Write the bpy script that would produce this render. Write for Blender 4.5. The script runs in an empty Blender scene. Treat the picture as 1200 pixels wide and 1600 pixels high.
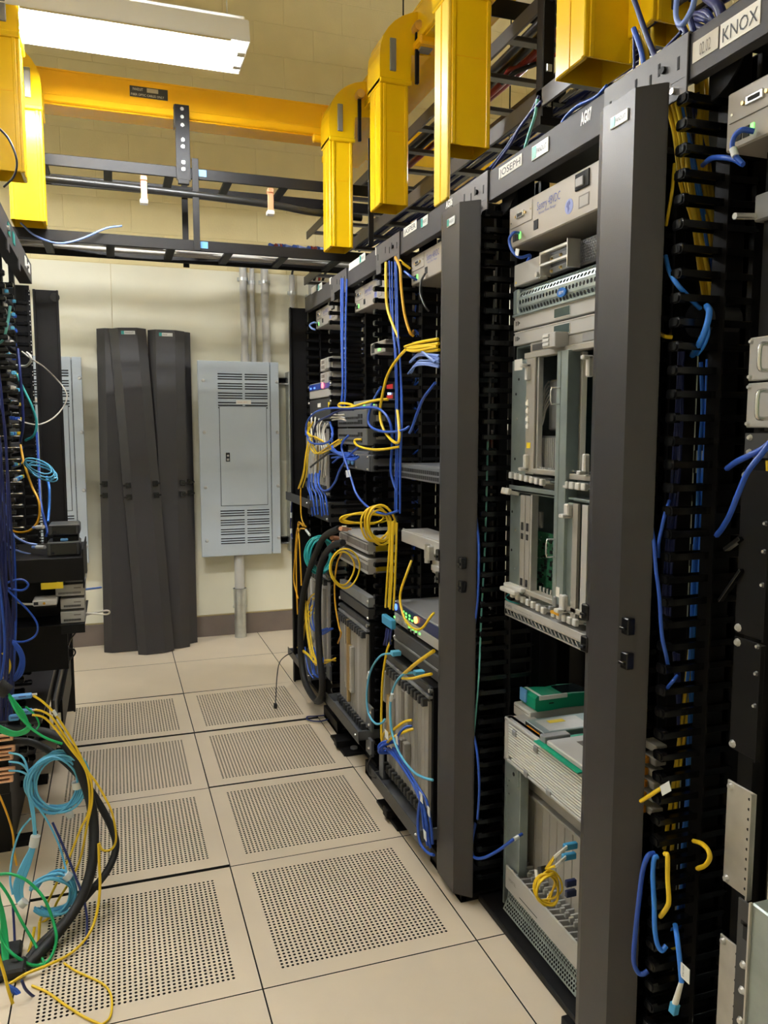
import bpy, math, random
from mathutils import Vector, Matrix
random.seed(7)
S = bpy.context.scene
COL = S.collection
V = Vector

# ------------------------------------------------------------------ camera
F_PX, YAW, PITCH = 1235.0, 0.329, 0.1046
CAM = V((-0.3195, -1.907, 1.4435))
_f = V((math.sin(YAW)*math.cos(PITCH), math.cos(YAW)*math.cos(PITCH), -math.sin(PITCH)))
_r = V((math.cos(YAW), -math.sin(YAW), 0.0))
_d = _f.cross(_r)
cd = bpy.data.cameras.new('camera'); cam = bpy.data.objects.new('camera', cd); COL.objects.link(cam)
cd.sensor_fit = 'VERTICAL'; cd.sensor_height = 24.0; cd.lens = F_PX*24.0/1600.0
cd.clip_start = 0.05
cam.matrix_world = Matrix(((_r.x, -_d.x, -_f.x, CAM.x), (_r.y, -_d.y, -_f.y, CAM.y), (_r.z, -_d.z, -_f.z, CAM.z), (0, 0, 0, 1)))
S.camera = cam

# ------------------------------------------------------------------ light, world, exposure
S.view_settings.view_transform = 'Standard'
S.view_settings.look = 'None'
S.view_settings.gamma = 1.0
S.view_settings.use_curve_mapping = False
S.view_settings.exposure = 0.72
TUBE_POWER = 92.0           # emission strength of the fluorescent tubes
TUBE_POWER_NEAR = 47.0       # tubes over the near end, set dimmer to balance the light
TUBE_COL = (0.955, 0.985, 1.02, 1)
w = bpy.data.worlds.new('world'); S.world = w; w.use_nodes = True
w.node_tree.nodes['Background'].inputs[0].default_value = (1.0, 0.9, 0.7, 1)
w.node_tree.nodes['Background'].inputs[1].default_value = 0.02

# ------------------------------------------------------------------ measuring helpers: where a sight line meets a plane of the room
def _ray(u, v): return (_r*((u-600)/F_PX) + _d*((v-800)/F_PX) + _f)
def onX(u, v, X):
    d = _ray(u, v); return CAM + d*((X-CAM.x)/d.x)
def onY(u, v, Y):
    d = _ray(u, v); return CAM + d*((Y-CAM.y)/d.y)
def onZ(u, v, Z):
    d = _ray(u, v); return CAM + d*((Z-CAM.z)/d.z)

# ------------------------------------------------------------------ materials
MATS = {}
def mat(name, col, rough=0.5, metal=0.0, var=0.0, scale=8.0, bump=0.0, bscale=60.0, emit=None, spec=0.5, scuff=None):
    m = bpy.data.materials.new(name); m.use_nodes = True
    nt = m.node_tree; b = nt.nodes['Principled BSDF']
    b.inputs['Base Color'].default_value = (*col, 1); b.inputs['Roughness'].default_value = rough
    b.inputs['Metallic'].default_value = metal; b.inputs['Specular IOR Level'].default_value = spec
    tc = None
    if var or bump or scuff:
        tc = nt.nodes.new('ShaderNodeTexCoord')
    if var or scuff:
        n = nt.nodes.new('ShaderNodeTexNoise'); n.inputs['Scale'].default_value = scale; n.inputs['Detail'].default_value = 6
        nt.links.new(tc.outputs['Object'], n.inputs['Vector'])
        r = nt.nodes.new('ShaderNodeValToRGB')
        if scuff:
            r.color_ramp.elements[0].position = 0.62; r.color_ramp.elements[1].position = 0.78
            r.color_ramp.elements[0].color = (*col, 1); r.color_ramp.elements[1].color = (*scuff, 1)
        else:
            r.color_ramp.elements[0].position = 0.3; r.color_ramp.elements[1].position = 0.7
            r.color_ramp.elements[0].color = (*[c*(1-var) for c in col], 1)
            r.color_ramp.elements[1].color = (*[min(1, c*(1+var)) for c in col], 1)
        nt.links.new(n.outputs['Fac'], r.inputs['Fac']); nt.links.new(r.outputs['Color'], b.inputs['Base Color'])
    if bump:
        n2 = nt.nodes.new('ShaderNodeTexNoise'); n2.inputs['Scale'].default_value = bscale; n2.inputs['Detail'].default_value = 4
        nt.links.new(tc.outputs['Object'], n2.inputs['Vector'])
        bp = nt.nodes.new('ShaderNodeBump'); bp.inputs['Strength'].default_value = bump; bp.inputs['Distance'].default_value = 0.002
        nt.links.new(n2.outputs['Fac'], bp.inputs['Height']); nt.links.new(bp.outputs['Normal'], b.inputs['Normal'])
    if emit:
        b.inputs['Emission Color'].default_value = (*emit[0], 1); b.inputs['Emission Strength'].default_value = emit[1]
    MATS[name] = m
mat('tile', (0.69, 0.585, 0.445), 0.45, var=0.05, scale=3.0, bump=0.03, bscale=300)
mat('dark_void', (0.012, 0.012, 0.012), 0.9)
mat('mortar', (0.75, 0.64, 0.36), 0.85)
mat('wall_paint', (0.80, 0.765, 0.60), 0.6, var=0.035, scale=2.5, bump=0.15, bscale=25)
mat('block_paint', (0.75, 0.64, 0.35), 0.7, var=0.05, scale=4, bump=0.4, bscale=90)
mat('ceiling_paint', (0.80, 0.77, 0.66), 0.9, var=0.05)
mat('vinyl_base', (0.16, 0.125, 0.105), 0.5, var=0.08)
mat('panel_gray', (0.46, 0.51, 0.55), 0.42, var=0.03, scale=5, bump=0.05, bscale=200)
mat('slot_dark', (0.01, 0.01, 0.011), 0.8)
mat('conduit_gray', (0.50, 0.49, 0.46), 0.5, var=0.05)
mat('galvanized', (0.62, 0.64, 0.62), 0.38, 0.85, var=0.15, scale=18)
mat('zinc', (0.36, 0.42, 0.41), 0.38, 0.7, var=0.14, scale=14)
mat('steel', (0.75, 0.75, 0.74), 0.25, 0.75)
mat('screw_zinc', (0.62, 0.61, 0.59), 0.35, 0.5)
mat('globe_blue', (0.20, 0.24, 0.50), 0.5)
mat('aluminium', (0.62, 0.60, 0.56), 0.42, 0.7, var=0.1, scale=20)
mat('charcoal', (0.027, 0.0245, 0.026), 0.42, var=0.06, scale=10, bump=0.08, bscale=350)
mat('charcoal_scuffed', (0.026, 0.0235, 0.0253), 0.42, scale=9, bump=0.08, bscale=350, scuff=(0.032, 0.029, 0.029))
mat('bracket_gray', (0.085, 0.08, 0.083), 0.5, var=0.05, scale=10, bump=0.08, bscale=350)
mat('header_gray', (0.055, 0.052, 0.055), 0.55, var=0.05, scale=10, bump=0.08, bscale=350, spec=0.25)
mat('black_metal', (0.006, 0.0056, 0.006), 0.5, var=0.1, scale=12, spec=0.18)
mat('black_paint', (0.006, 0.005, 0.005), 0.5, var=0.1, scale=12, spec=0.3)
mat('rail_lit', (0.05, 0.047, 0.05), 0.4, var=0.05)  # lighter copy of black_paint, lamp glare put into the colour
mat('black_plastic', (0.0045, 0.0045, 0.005), 0.25)
mat('rubber', (0.006, 0.006, 0.007), 0.6, bump=0.3, bscale=400)
mat('yellow_duct', (0.90, 0.56, 0.006), 0.22, var=0.03, scale=4)
mat('yellow_gloss', (0.92, 0.62, 0.05), 0.33, spec=1.0)  # paler, glossier copy of yellow_duct; lamp glare put into this one cover
mat('orange_duct', (0.95, 0.50, 0.005), 0.25, var=0.03, scale=4)
mat('beige_box', (0.34, 0.305, 0.26), 0.45, var=0.02, bump=0.05, bscale=300)
mat('light_gray', (0.42, 0.405, 0.38), 0.45, var=0.03)
mat('white_plastic', (0.62, 0.60, 0.56), 0.45)
mat('card_gray', (0.31, 0.29, 0.255), 0.42, var=0.04)
mat('mid_gray', (0.22, 0.22, 0.22), 0.45, var=0.05)
mat('dark_gray', (0.045, 0.045, 0.047), 0.45, var=0.05)
mat('gear_gray', (0.12, 0.125, 0.135), 0.45, var=0.05)
mat('pcb_green', (0.03, 0.15, 0.075), 0.4, var=0.6, scale=70)
mat('pcb_dark', (0.006, 0.022, 0.02), 0.35, var=0.3, scale=50)
mat('tester_green', (0.0, 0.29, 0.16), 0.42, var=0.05)
mat('lcd', (0.03, 0.055, 0.055), 0.15)
mat('lcd_screen', (0.012, 0.02, 0.022), 0.12)
mat('badge_white', (0.78, 0.80, 0.78), 0.35)
mat('badge_teal', (0.02, 0.36, 0.32), 0.35)
mat('ink', (0.02, 0.02, 0.025), 0.6)
mat('ink_gray', (0.16, 0.14, 0.12), 0.6)
mat('ink_blue', (0.06, 0.08, 0.28), 0.5)
mat('ink_white', (0.85, 0.84, 0.8), 0.5)
mat('paper', (0.80, 0.77, 0.70), 0.7, var=0.02)
mat('tape_tan', (0.55, 0.51, 0.42), 0.6)
mat('warn_yellow', (0.85, 0.62, 0.02), 0.5)
mat('sign_black', (0.03, 0.03, 0.035), 0.45)
mat('copper', (0.72, 0.36, 0.20), 0.42, 0.35, var=0.08)
mat('copper_tan', (0.80, 0.42, 0.24), 0.5, 0.0, var=0.08)
mat('brass', (0.75, 0.55, 0.25), 0.3, 0.9)
mat('cable_blue', (0.020, 0.085, 0.46), 0.38)
mat('cable_bright_blue', (0.03, 0.21, 0.78), 0.38)
mat('cable_navy', (0.012, 0.022, 0.13), 0.42)
mat('cable_pale_blue', (0.20, 0.30, 0.66), 0.4)
mat('cable_yellow', (0.84, 0.56, 0.015), 0.38)
mat('cable_orange', (0.72, 0.36, 0.012), 0.4)
mat('cable_aqua', (0.12, 0.47, 0.72), 0.38)
mat('cable_teal', (0.02, 0.33, 0.33), 0.4)
mat('cable_mint', (0.16, 0.52, 0.48), 0.4)
mat('cable_green', (0.008, 0.40, 0.12), 0.38)
mat('cable_white', (0.70, 0.66, 0.58), 0.45)
mat('cable_gray', (0.42, 0.40, 0.37), 0.5)
mat('cable_black', (0.012, 0.012, 0.012), 0.35)
mat('cable_red', (0.30, 0.03, 0.02), 0.4)
mat('clip_blue', (0.13, 0.35, 0.72), 0.4)
mat('logo_blue', (0.02, 0.14, 0.48), 0.3)
mat('blue_tag', (0.05, 0.30, 0.55), 0.5)
mat('red_box', (0.45, 0.015, 0.012), 0.4)
mat('glass_amber', (0.65, 0.25, 0.01), 0.3)
mat('tube_light', (0.9, 0.9, 0.85), 0.4, emit=(TUBE_COL[:3], TUBE_POWER))
mat('tube_light_near', (0.9, 0.9, 0.85), 0.4, emit=(TUBE_COL[:3], TUBE_POWER_NEAR))
mat('reflector_white', (0.82, 0.80, 0.74), 0.4)
mat('led_green', (0.1, 0.9, 0.1), 0.3, emit=((0.15, 1.0, 0.12), 1.6))
mat('led_blue', (0.1, 0.2, 0.9), 0.3, emit=((0.08, 0.2, 1.0), 1.6))
mat('led_red', (0.9, 0.1, 0.1), 0.3, emit=((1.0, 0.10, 0.10), 3.0))
mat('led_amber', (0.9, 0.4, 0.1), 0.3, emit=((1.0, 0.28, 0.05), 5.0))
mat('led_pale', (0.5, 0.6, 0.9), 0.3, emit=((0.35, 0.5, 1.0), 1.6))
mat('face_blue', (0.02, 0.05, 0.28), 0.35)
mat('face_navy', (0.012, 0.02, 0.08), 0.35)

# ------------------------------------------------------------------ mesh builder
class MB:
    def __init__(s): s.v = []; s.f = []; s.mi = []; s.sm = []
    def add(s, vs, fs, mi=0, smooth=False):
        o = len(s.v); s.v += [tuple(p) for p in vs]
        for f in fs: s.f.append(tuple(i+o for i in f)); s.mi.append(mi); s.sm.append(smooth)
        return s
    def quad(s, a, b, c, d, mi=0): return s.add([a, b, c, d], [(0, 1, 2, 3)], mi)
    def box(s, x0, x1, y0, y1, z0, z1, mi=0, b=0.0):
        if x0 > x1: x0, x1 = x1, x0
        if y0 > y1: y0, y1 = y1, y0
        if z0 > z1: z0, z1 = z1, z0
        c = V(((x0+x1)/2, (y0+y1)/2, (z0+z1)/2))
        return s.obox(c, V(((x1-x0)/2, 0, 0)), V((0, (y1-y0)/2, 0)), V((0, 0, (z1-z0)/2)), mi, b)
    def obox(s, c, ax, ay, az, mi=0, b=0.0):
        c = V(c); ax = V(ax); ay = V(ay); az = V(az)
        if b <= 0:
            vs = [c+ax*i+ay*j+az*k for i in (-1, 1) for j in (-1, 1) for k in (-1, 1)]
            return s.add(vs, [(0, 1, 3, 2), (4, 6, 7, 5), (0, 4, 5, 1), (2, 3, 7, 6), (0, 2, 6, 4), (1, 5, 7, 3)], mi)
        L = [ax.length, ay.length, az.length]; b = min(b, 0.45*min(L))
        k = [(l-b)/l for l in L]; vs = []; idx = {}
        for i in (-1, 1):
            for j in (-1, 1):
                for q in (-1, 1):
                    for a in range(3):
                        t = [k[0]*i, k[1]*j, k[2]*q]; t[a] = (i, j, q)[a]
                        idx[(i, j, q, a)] = len(vs); vs.append(c+ax*t[0]+ay*t[1]+az*t[2])
        fs = []
        for sgn in (-1, 1):
            fs.append([idx[(sgn, j, q, 0)] for j, q in ((-1, -1), (1, -1), (1, 1), (-1, 1))])
            fs.append([idx[(i, sgn, q, 1)] for i, q in ((-1, -1), (-1, 1), (1, 1), (1, -1))])
            fs.append([idx[(i, j, sgn, 2)] for i, j in ((-1, -1), (1, -1), (1, 1), (-1, 1))])
        fs = [f if (n % 6) >= 3 else f[::-1] for n, f in enumerate(fs)]
        for a, bb in ((0, 1), (0, 2), (1, 2)):
            cc = 3-a-bb
            for p in (-1, 1):
                for q in (-1, 1):
                    def key(r, which):
                        t = [0, 0, 0]; t[a] = p; t[bb] = q; t[cc] = r; return idx[(t[0], t[1], t[2], which)]
                    fs.append([key(-1, a), key(1, a), key(1, bb), key(-1, bb)])
        for i in (-1, 1):
            for j in (-1, 1):
                for q in (-1, 1): fs.append([idx[(i, j, q, n)] for n in range(3)])
        out = []
        for f in fs:                                   # outward winding
            p = [vs[n] for n in f]; nrm = (p[1]-p[0]).cross(p[2]-p[0]); m = sum(p, V((0, 0, 0)))/len(p)-c
            out.append(f if nrm.dot(m) > 0 else f[::-1])
        return s.add(vs, out, mi)
    def cyl(s, p, q, r, n=10, mi=0, r2=None, caps=True, smooth=True):
        p = V(p); q = V(q); d = (q-p).normalized(); r2 = r if r2 is None else r2
        a = d.orthogonal().normalized(); b = d.cross(a)
        vs = []
        for k in range(n):
            t = 2*math.pi*k/n; e = a*math.cos(t)+b*math.sin(t); vs += [p+e*r, q+e*r2]
        s.add(vs, [(2*k, 2*((k+1) % n), 2*((k+1) % n)+1, 2*k+1) for k in range(n)], mi, smooth)
        if caps: s.add(vs[0::2], [tuple(range(n))[::-1]], mi); s.add(vs[1::2], [tuple(range(n))], mi)
        return s
    def tube(s, pts, r, n=6, mi=0):
        pts = [V(p) for p in pts]; m = len(pts); rings = []; a = None
        for i in range(m):
            d = (pts[min(i+1, m-1)]-pts[max(i-1, 0)])
            if d.length < 1e-9: d = V((0, 0, 1))
            d.normalize()
            a = d.orthogonal() if a is None else a-d*a.dot(d)
            if a.length < 1e-6: a = d.orthogonal()
            a.normalize(); b = d.cross(a)
            rings.append([pts[i]+(a*math.cos(2*math.pi*k/n)+b*math.sin(2*math.pi*k/n))*r for k in range(n)])
        vs = [p for g in rings for p in g]
        fs = [(i*n+k, i*n+(k+1) % n, (i+1)*n+(k+1) % n, (i+1)*n+k) for i in range(m-1) for k in range(n)]
        s.add(vs, fs, mi, True)
        s.add(rings[0], [tuple(range(n))[::-1]], mi); s.add(rings[-1], [tuple(range(n))], mi)
        return s
    def prism(s, poly, fn, t0, t1, mi=0, caps=True):
        n = len(poly); vs = [fn(a, b, t0) for a, b in poly]+[fn(a, b, t1) for a, b in poly]
        fs = [(i, (i+1) % n, n+(i+1) % n, n+i) for i in range(n)]
        if caps: fs += [tuple(range(n))[::-1], tuple(range(n, 2*n))]
        return s.add(vs, fs, mi)
    def strip(s, line, fn, t0, t1, thick_fn=None, mi=0):    # open sheet swept between t0 and t1
        n = len(line); vs = [fn(a, b, t0) for a, b in line]+[fn(a, b, t1) for a, b in line]
        return s.add(vs, [(i, i+1, n+i+1, n+i) for i in range(n-1)], mi)
    def hexmesh(s, o, U, W, w, h, p, r, depth, mi=0, sides=6, wall=True):
        # a plate of width w (along unit U) and height h (along unit W) drilled with staggered holes, walls go down along N
        o = V(o); U = V(U).normalized(); W = V(W).normalized(); N = U.cross(W).normalized()*-depth
        rh = p*0.866; rows = int(h/rh); cols = int((w-p/2)/p); mw = (w-(cols+0.5)*p)/2; mh = (h-rows*rh)/2
        P = lambda a, b: o+U*a+W*b
        s.quad(P(0, 0), P(w, 0), P(w, mh), P(0, mh), mi); s.quad(P(0, h-mh), P(w, h-mh), P(w, h), P(0, h), mi)
        for j in range(rows):
            y0 = mh+j*rh; off = mw+(p/2 if j % 2 else 0); yc = y0+rh/2
            s.quad(P(0, y0), P(off, y0), P(off, y0+rh), P(0, y0+rh), mi)
            e = off+cols*p; s.quad(P(e, y0), P(w, y0), P(w, y0+rh), P(e, y0+rh), mi)
            for i in range(cols):
                xc = off+(i+0.5)*p
                outer = [(xc+p/2, yc), (xc+p/2, y0+rh), (xc-p/2, y0+rh), (xc-p/2, yc), (xc-p/2, y0), (xc+p/2, y0)]
                inner = [(xc+r*math.cos(k*math.pi/3), yc+r*math.sin(k*math.pi/3)) for k in range(6)]
                vs = [P(*q) for q in outer]+[P(*q) for q in inner]
                fs = [(k, (k+1) % 6, 6+(k+1) % 6, 6+k) for k in range(6)]
                if wall:
                    vs += [P(*q)+N for q in inner]
                    fs += [(6+k, 6+(k+1) % 6, 12+(k+1) % 6, 12+k) for k in range(6)]
                s.add(vs, fs, mi)
        return s
    def gridmesh(s, o, U, W, w, h, p, r, depth, mi=0):
        # square rows of round holes
        o = V(o); U = V(U).normalized(); W = V(W).normalized(); N = U.cross(W).normalized()*-depth
        cols = int(w/p); rows = int(h/p); mw = (w-cols*p)/2; mh = (h-rows*p)/2; P = lambda a, b: o+U*a+W*b
        s.quad(P(0, 0), P(w, 0), P(w, mh), P(0, mh), mi); s.quad(P(0, h-mh), P(w, h-mh), P(w, h), P(0, h), mi)
        s.quad(P(0, mh), P(mw, mh), P(mw, h-mh), P(0, h-mh), mi); s.quad(P(w-mw, mh), P(w, mh), P(w, h-mh), P(w-mw, h-mh), mi)
        out = [(p/2, 0), (p/2, p/2), (0, p/2), (-p/2, p/2), (-p/2, 0), (-p/2, -p/2), (0, -p/2), (p/2, -p/2)]
        fs = [(k, (k+1) % 8, 8+(k+1) % 8, 8+k) for k in range(8)]+[(8+k, 8+(k+1) % 8, 16+(k+1) % 8, 16+k) for k in range(8)]
        for j in range(rows):
            for i in range(cols):
                xc = mw+(i+.5)*p; yc = mh+(j+.5)*p
                inn = [P(xc+r*math.cos(k*math.pi/4), yc+r*math.sin(k*math.pi/4)) for k in range(8)]
                s.add([P(xc+a, yc+b) for a, b in out]+inn, fs[:8], mi); s.add(inn+[q+N for q in inn], [(k, (k+1) % 8, 8+(k+1) % 8, 8+k) for k in range(8)], 1)  # hole walls use the dark second material, shade painted into them
        return s
    def xf(s, M): s.v = [tuple(M @ V(p)) for p in s.v]; return s

def spline(pts, k=6):
    pts = [V(p) for p in pts]
    if len(pts) < 3: return pts
    P = [pts[0]*2-pts[1]]+pts+[pts[-1]*2-pts[-2]]; out = []
    for i in range(1, len(P)-2):
        a, b, c, d = P[i-1], P[i], P[i+1], P[i+2]
        for j in range(k):
            t = j/k; out.append(0.5*((2*b)+(c-a)*t+(2*a-5*b+4*c-d)*t*t+(3*b-a-3*c+d)*t*t*t))
    out.append(pts[-1]); return out

ORG = {}
def props(o, label=None, cat=None, group=None, kind=None):
    if label: o['label'] = label
    if cat: o['category'] = cat
    if group: o['group'] = group
    if kind: o['kind'] = kind
    return o
def thing(name, label, cat, loc, group=None, kind=None):
    o = bpy.data.objects.new(name, None); COL.objects.link(o); o.empty_display_size = 0.05
    o.location = loc; ORG[o] = V(loc); return props(o, label, cat, group, kind)
def shell(name, loc=(0, 0, 0)):
    o = bpy.data.objects.new(name, None); COL.objects.link(o); o.location = loc; ORG[o] = V(loc); o['kind'] = 'structure'; return o
def obj(name, mb, mats, parent=None, label=None, cat=None, group=None, kind=None):
    if isinstance(mats, str): mats = [mats]
    me = bpy.data.meshes.new(name)
    if parent is not None: og = ORG[parent]
    else:
        xs, ys, zs = zip(*mb.v); og = V(((min(xs)+max(xs))/2, (min(ys)+max(ys))/2, min(zs)))
    me.from_pydata([(x-og.x, y-og.y, z-og.z) for x, y, z in mb.v], [], mb.f)
    for m in mats: me.materials.append(MATS[m])
    me.polygons.foreach_set('material_index', mb.mi); me.polygons.foreach_set('use_smooth', mb.sm); me.update()
    o = bpy.data.objects.new(name, me); COL.objects.link(o); ORG[o] = og.copy()
    if parent is not None: o.parent = parent
    else: o.location = og
    return props(o, label, cat, group, kind)
def inst(src, parent, delta):
    o = src.copy(); COL.objects.link(o); o.parent = parent; o.location = src.location+V(delta); ORG[o] = ORG[src]; return o
def bx(name, parent, mats, *a, b=0.0012, **k):
    return obj(name, MB().box(*a, b=b), mats, parent, **k)
def text(s, size, pos, right, up, m, parent, name='lettering', bold=0.0, width=None):
    c = bpy.data.curves.new('t', 'FONT'); c.body = s; c.size = size; c.align_x = 'LEFT'; c.offset = bold; c.resolution_u = 2
    o = bpy.data.objects.new('t', c); COL.objects.link(o); bpy.context.view_layer.update()
    dg = bpy.context.evaluated_depsgraph_get(); me = bpy.data.meshes.new_from_object(o.evaluated_get(dg))
    bpy.data.objects.remove(o)
    right = V(right).normalized(); up = V(up).normalized(); n = right.cross(up)
    sx = 1.0
    if width and len(me.vertices): sx = width/max(1e-6, max(q.co.x for q in me.vertices))
    og = ORG[parent]
    for q in me.vertices:
        p = V(pos)+right*q.co.x*sx+up*q.co.y+n*0.0004-og; q.co = p
    me.name = name; me.materials.clear(); me.materials.append(MATS[m]); me.update()
    t = bpy.data.objects.new(name, me); COL.objects.link(t); t.parent = parent; ORG[t] = og; return t
AX = ((0, -1, 0), (0, 0, 1))       # right, up of a face that looks at the aisle from the right row
AYF = ((1, 0, 0), (0, 0, 1))       # right, up of a face that looks at the camera

def cable(name, label, pts, r, m, group=None, cat='cable', n=6, k=6, smooth=True):
    return obj(name, MB().tube(spline(pts, k) if smooth else pts, r, n), m, None, label, cat, group)
def X_(*p, X): return [onX(u, v, X) for u, v in p]
def px(*p):                         # (u, v, 'X'|'Y'|'Z', value)
    g = {'X': onX, 'Y': onY, 'Z': onZ}; return [g[a](u, v, q) for u, v, a, q in p]
# ================================================================== SETTING
T = 0.6096
floor = shell('floor', (0, 0, 0))
G = 0.0020
tm = MB(); tm.quad((G, G, 0), (T-G, G, 0), (T-G, T-G, 0), (G, T-G, 0))
def skirt(m):
    for a, c in (((G, G), (T-G, G)), ((T-G, G), (T-G, T-G)), ((T-G, T-G), (G, T-G)), ((G, T-G), (G, G))):
        m.quad((a[0], a[1], 0), (a[0], a[1], -.03), (c[0], c[1], -.03), (c[0], c[1], 0), 1)
    m.quad((G, G, -.03), (G, T-G, -.03), (T-G, T-G, -.03), (T-G, G, -.03), 1) if m is tm else None
skirt(tm); src = obj('floor_tile', tm, ['tile', 'dark_void'], floor)
hm = MB(); e0, e1 = 0.054, T-0.054
hm.gridmesh((e0, e0, 0), (1, 0, 0), (0, 1, 0), e1-e0, e1-e0, 0.01365, 0.0042, 0.006)
for a in ((G, T-G, G, e0), (G, T-G, e1, T-G), (G, e0, e0, e1), (e1, T-G, e0, e1)):
    hm.quad((a[0], a[2], 0), (a[1], a[2], 0), (a[1], a[3], 0), (a[0], a[3], 0))
skirt(hm); perf = obj('perforated_tile', hm, ['tile', 'dark_void'], floor)
first = {}
for i in range(-4, 7):
    for j in range(-4, 6):
        s0 = perf if (i in (-1, 0) and 0 <= j <= 3) else src
        o = s0 if s0.name not in first else inst(s0, floor, (0, 0, 0))
        first[s0.name] = 1; o.location = (i*T, j*T, 0)
        if (i, j) == (0, 3): o.rotation_euler = (-0.013, -0.006, 0); o.location.z = 0.0055
        if (i, j) == (-1, 3): o.rotation_euler = (-0.015, 0.006, 0); o.location.z = 0.009
        if (i, j) == (-1, 1): o.rotation_euler = (-0.012, 0, 0); o.location.z = 0.0072
        if (i, j) == (0, 2): o.rotation_euler = (-0.006, 0, 0); o.location.z = 0.004
obj('subfloor', MB().box(-3, 4.4, -3, 4, -0.46, -0.42), 'dark_void', floor)

YB = 3.62
back = shell('wall_back', (0, YB, 0))
obj('backing', MB().box(-2.7, 3.9, YB-0.0095, YB+0.15, 0, 4.6), 'mortar', back)
BW, BH = 0.4064, 0.2032
blk = None
for r_ in range(11):
    for c_ in range(-1, 16):
        x0 = -2.6+c_*BW+(BW/2 if r_ % 2 else 0); z0 = 2.30+r_*BH
        if x0 < -2.75 or x0 > 3.7: continue
        if blk is None:
            blk = obj('concrete_block', MB().box(x0+.0018, x0+BW-.0018, YB-.012, YB+.05, z0+.0018, z0+BH-.0018, b=0.0018), 'block_paint', back); bx0, bz0 = x0, z0
        else: inst(blk, back, (x0-bx0, 0, z0-bz0))
for x0, x1 in ((-2.7, -1.52), (-1.52, -0.298), (-0.298, 0.921), (0.921, 2.14), (2.14, 3.36), (3.36, 3.85)):
    bx('plywood_panel', back, 'wall_paint', x0+.001, x1-.001, YB-.02, YB+.01, 0.155, 2.50, b=0.0015)
trim = obj('baseboard_back', MB().box(-2.7, 3.85, YB-.012, YB+.01, -0.01, 0.145, b=.003), 'vinyl_base', None, kind='structure')
obj('wall_right', MB().box(3.75, 3.9, -2.9, 3.7, -.4, 4.6), 'wall_paint', None, kind='structure')
obj('wall_left', MB().box(-2.8, -2.65, -2.9, 3.7, -.4, 4.6), 'wall_paint', None, kind='structure')
obj('wall_front', MB().box(-2.8, 3.9, -3.0, -2.85, -.4, 4.6), 'wall_paint', None, kind='structure')
obj('ceiling', MB().box(-2.8, 3.9, -3.0, 3.8, 4.5, 4.6), 'ceiling_paint', None, kind='structure')

# ================================================================== LAMPS
def light_fixture(label, cx, cy, z, L, along='x', group='hanging fluorescent strip lights', tube='tube_light'):
    # an open trough hung on wires; the two tubes are the only thing that gives off light
    t = thing('fluorescent_light', label, 'light fixture', (cx, cy, z), group)
    Q = (lambda a, b, c: V((cx+a, cy+b, z+c))) if along == 'x' else (lambda a, b, c: V((cx-b, cy+a, z+c)))
    h = L/2
    prof = [(-.14, 0), (-.118, .085), (-.082, .094), (.082, .094), (.118, .085), (.14, 0)]    # slots added beside the housing to send light up to the ceiling
    m = MB()
    for k, ((a0, b0), (a1, b1)) in enumerate(zip(prof[:-1], prof[1:])):
        if k == 2: continue
        m.quad(Q(-h, a0, b0), Q(h, a0, b0), Q(h, a1, b1), Q(-h, a1, b1))
        m.quad(Q(-h, a0*1.015, b0+.002), Q(-h, a1*1.015, b1+.002), Q(h, a1*1.015, b1+.002), Q(h, a0*1.015, b0+.002))
    obj('reflector', m, 'reflector_white', t)
    hm = MB(); c0, c1 = Q(-h, -.048, .085), Q(h, .048, .135); hm.box(c0.x, c1.x, c0.y, c1.y, c0.z, c1.z, b=.004)
    obj('housing', hm, 'reflector_white', t)
    for s in (-1, 1):
        m = MB(); pp = [Q(s*h, a, b) for a, b in prof]; pq = [Q(s*(h+.004), a, b) for a, b in prof]
        m.add(pp+pq, [tuple(range(6)), tuple(range(6, 12))]+[(k, (k+1) % 6, 6+(k+1) % 6, 6+k) for k in range(6)]); obj('end_plate', m, 'reflector_white', t)
    for s in (-1, 1):
        obj('lamp_tube', MB().cyl(Q(-h+.03, s*.055, .002), Q(h-.03, s*.055, .002), .016, 10), tube, t)
        for e in (-1, 1): a = Q(e*(h-.02), s*.055, .055); obj('lamp_holder', MB().box(a.x-.016, a.x+.016, a.y-.016, a.y+.016, a.z-.070, a.z+.04, b=.003), 'white_plastic', t)
    for e in (-1, 1): obj('hanging_wire', MB().cyl(Q(e*(h-.06), 0, .14), Q(e*(h-.06), .02, 4.5-z), .002, 5), 'steel', t)
    return t
light_fixture('bright fluorescent strip light hanging over the aisle in front of the back wall', -0.40, 1.335, 2.875, 1.22)
light_fixture('fluorescent strip light hanging over the near end of the aisle', -0.75, -0.35, 3.0, 1.22, tube='tube_light_near')
light_fixture('fluorescent strip light hanging over the passage behind the right racks', 2.5, 1.9, 2.95, 1.22)
light_fixture('unseen fluorescent strip light added at far left to fill the back wall', -2.0, 1.5, 2.95, 1.0)  # unseen fixture added as side fill for the back wall

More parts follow.
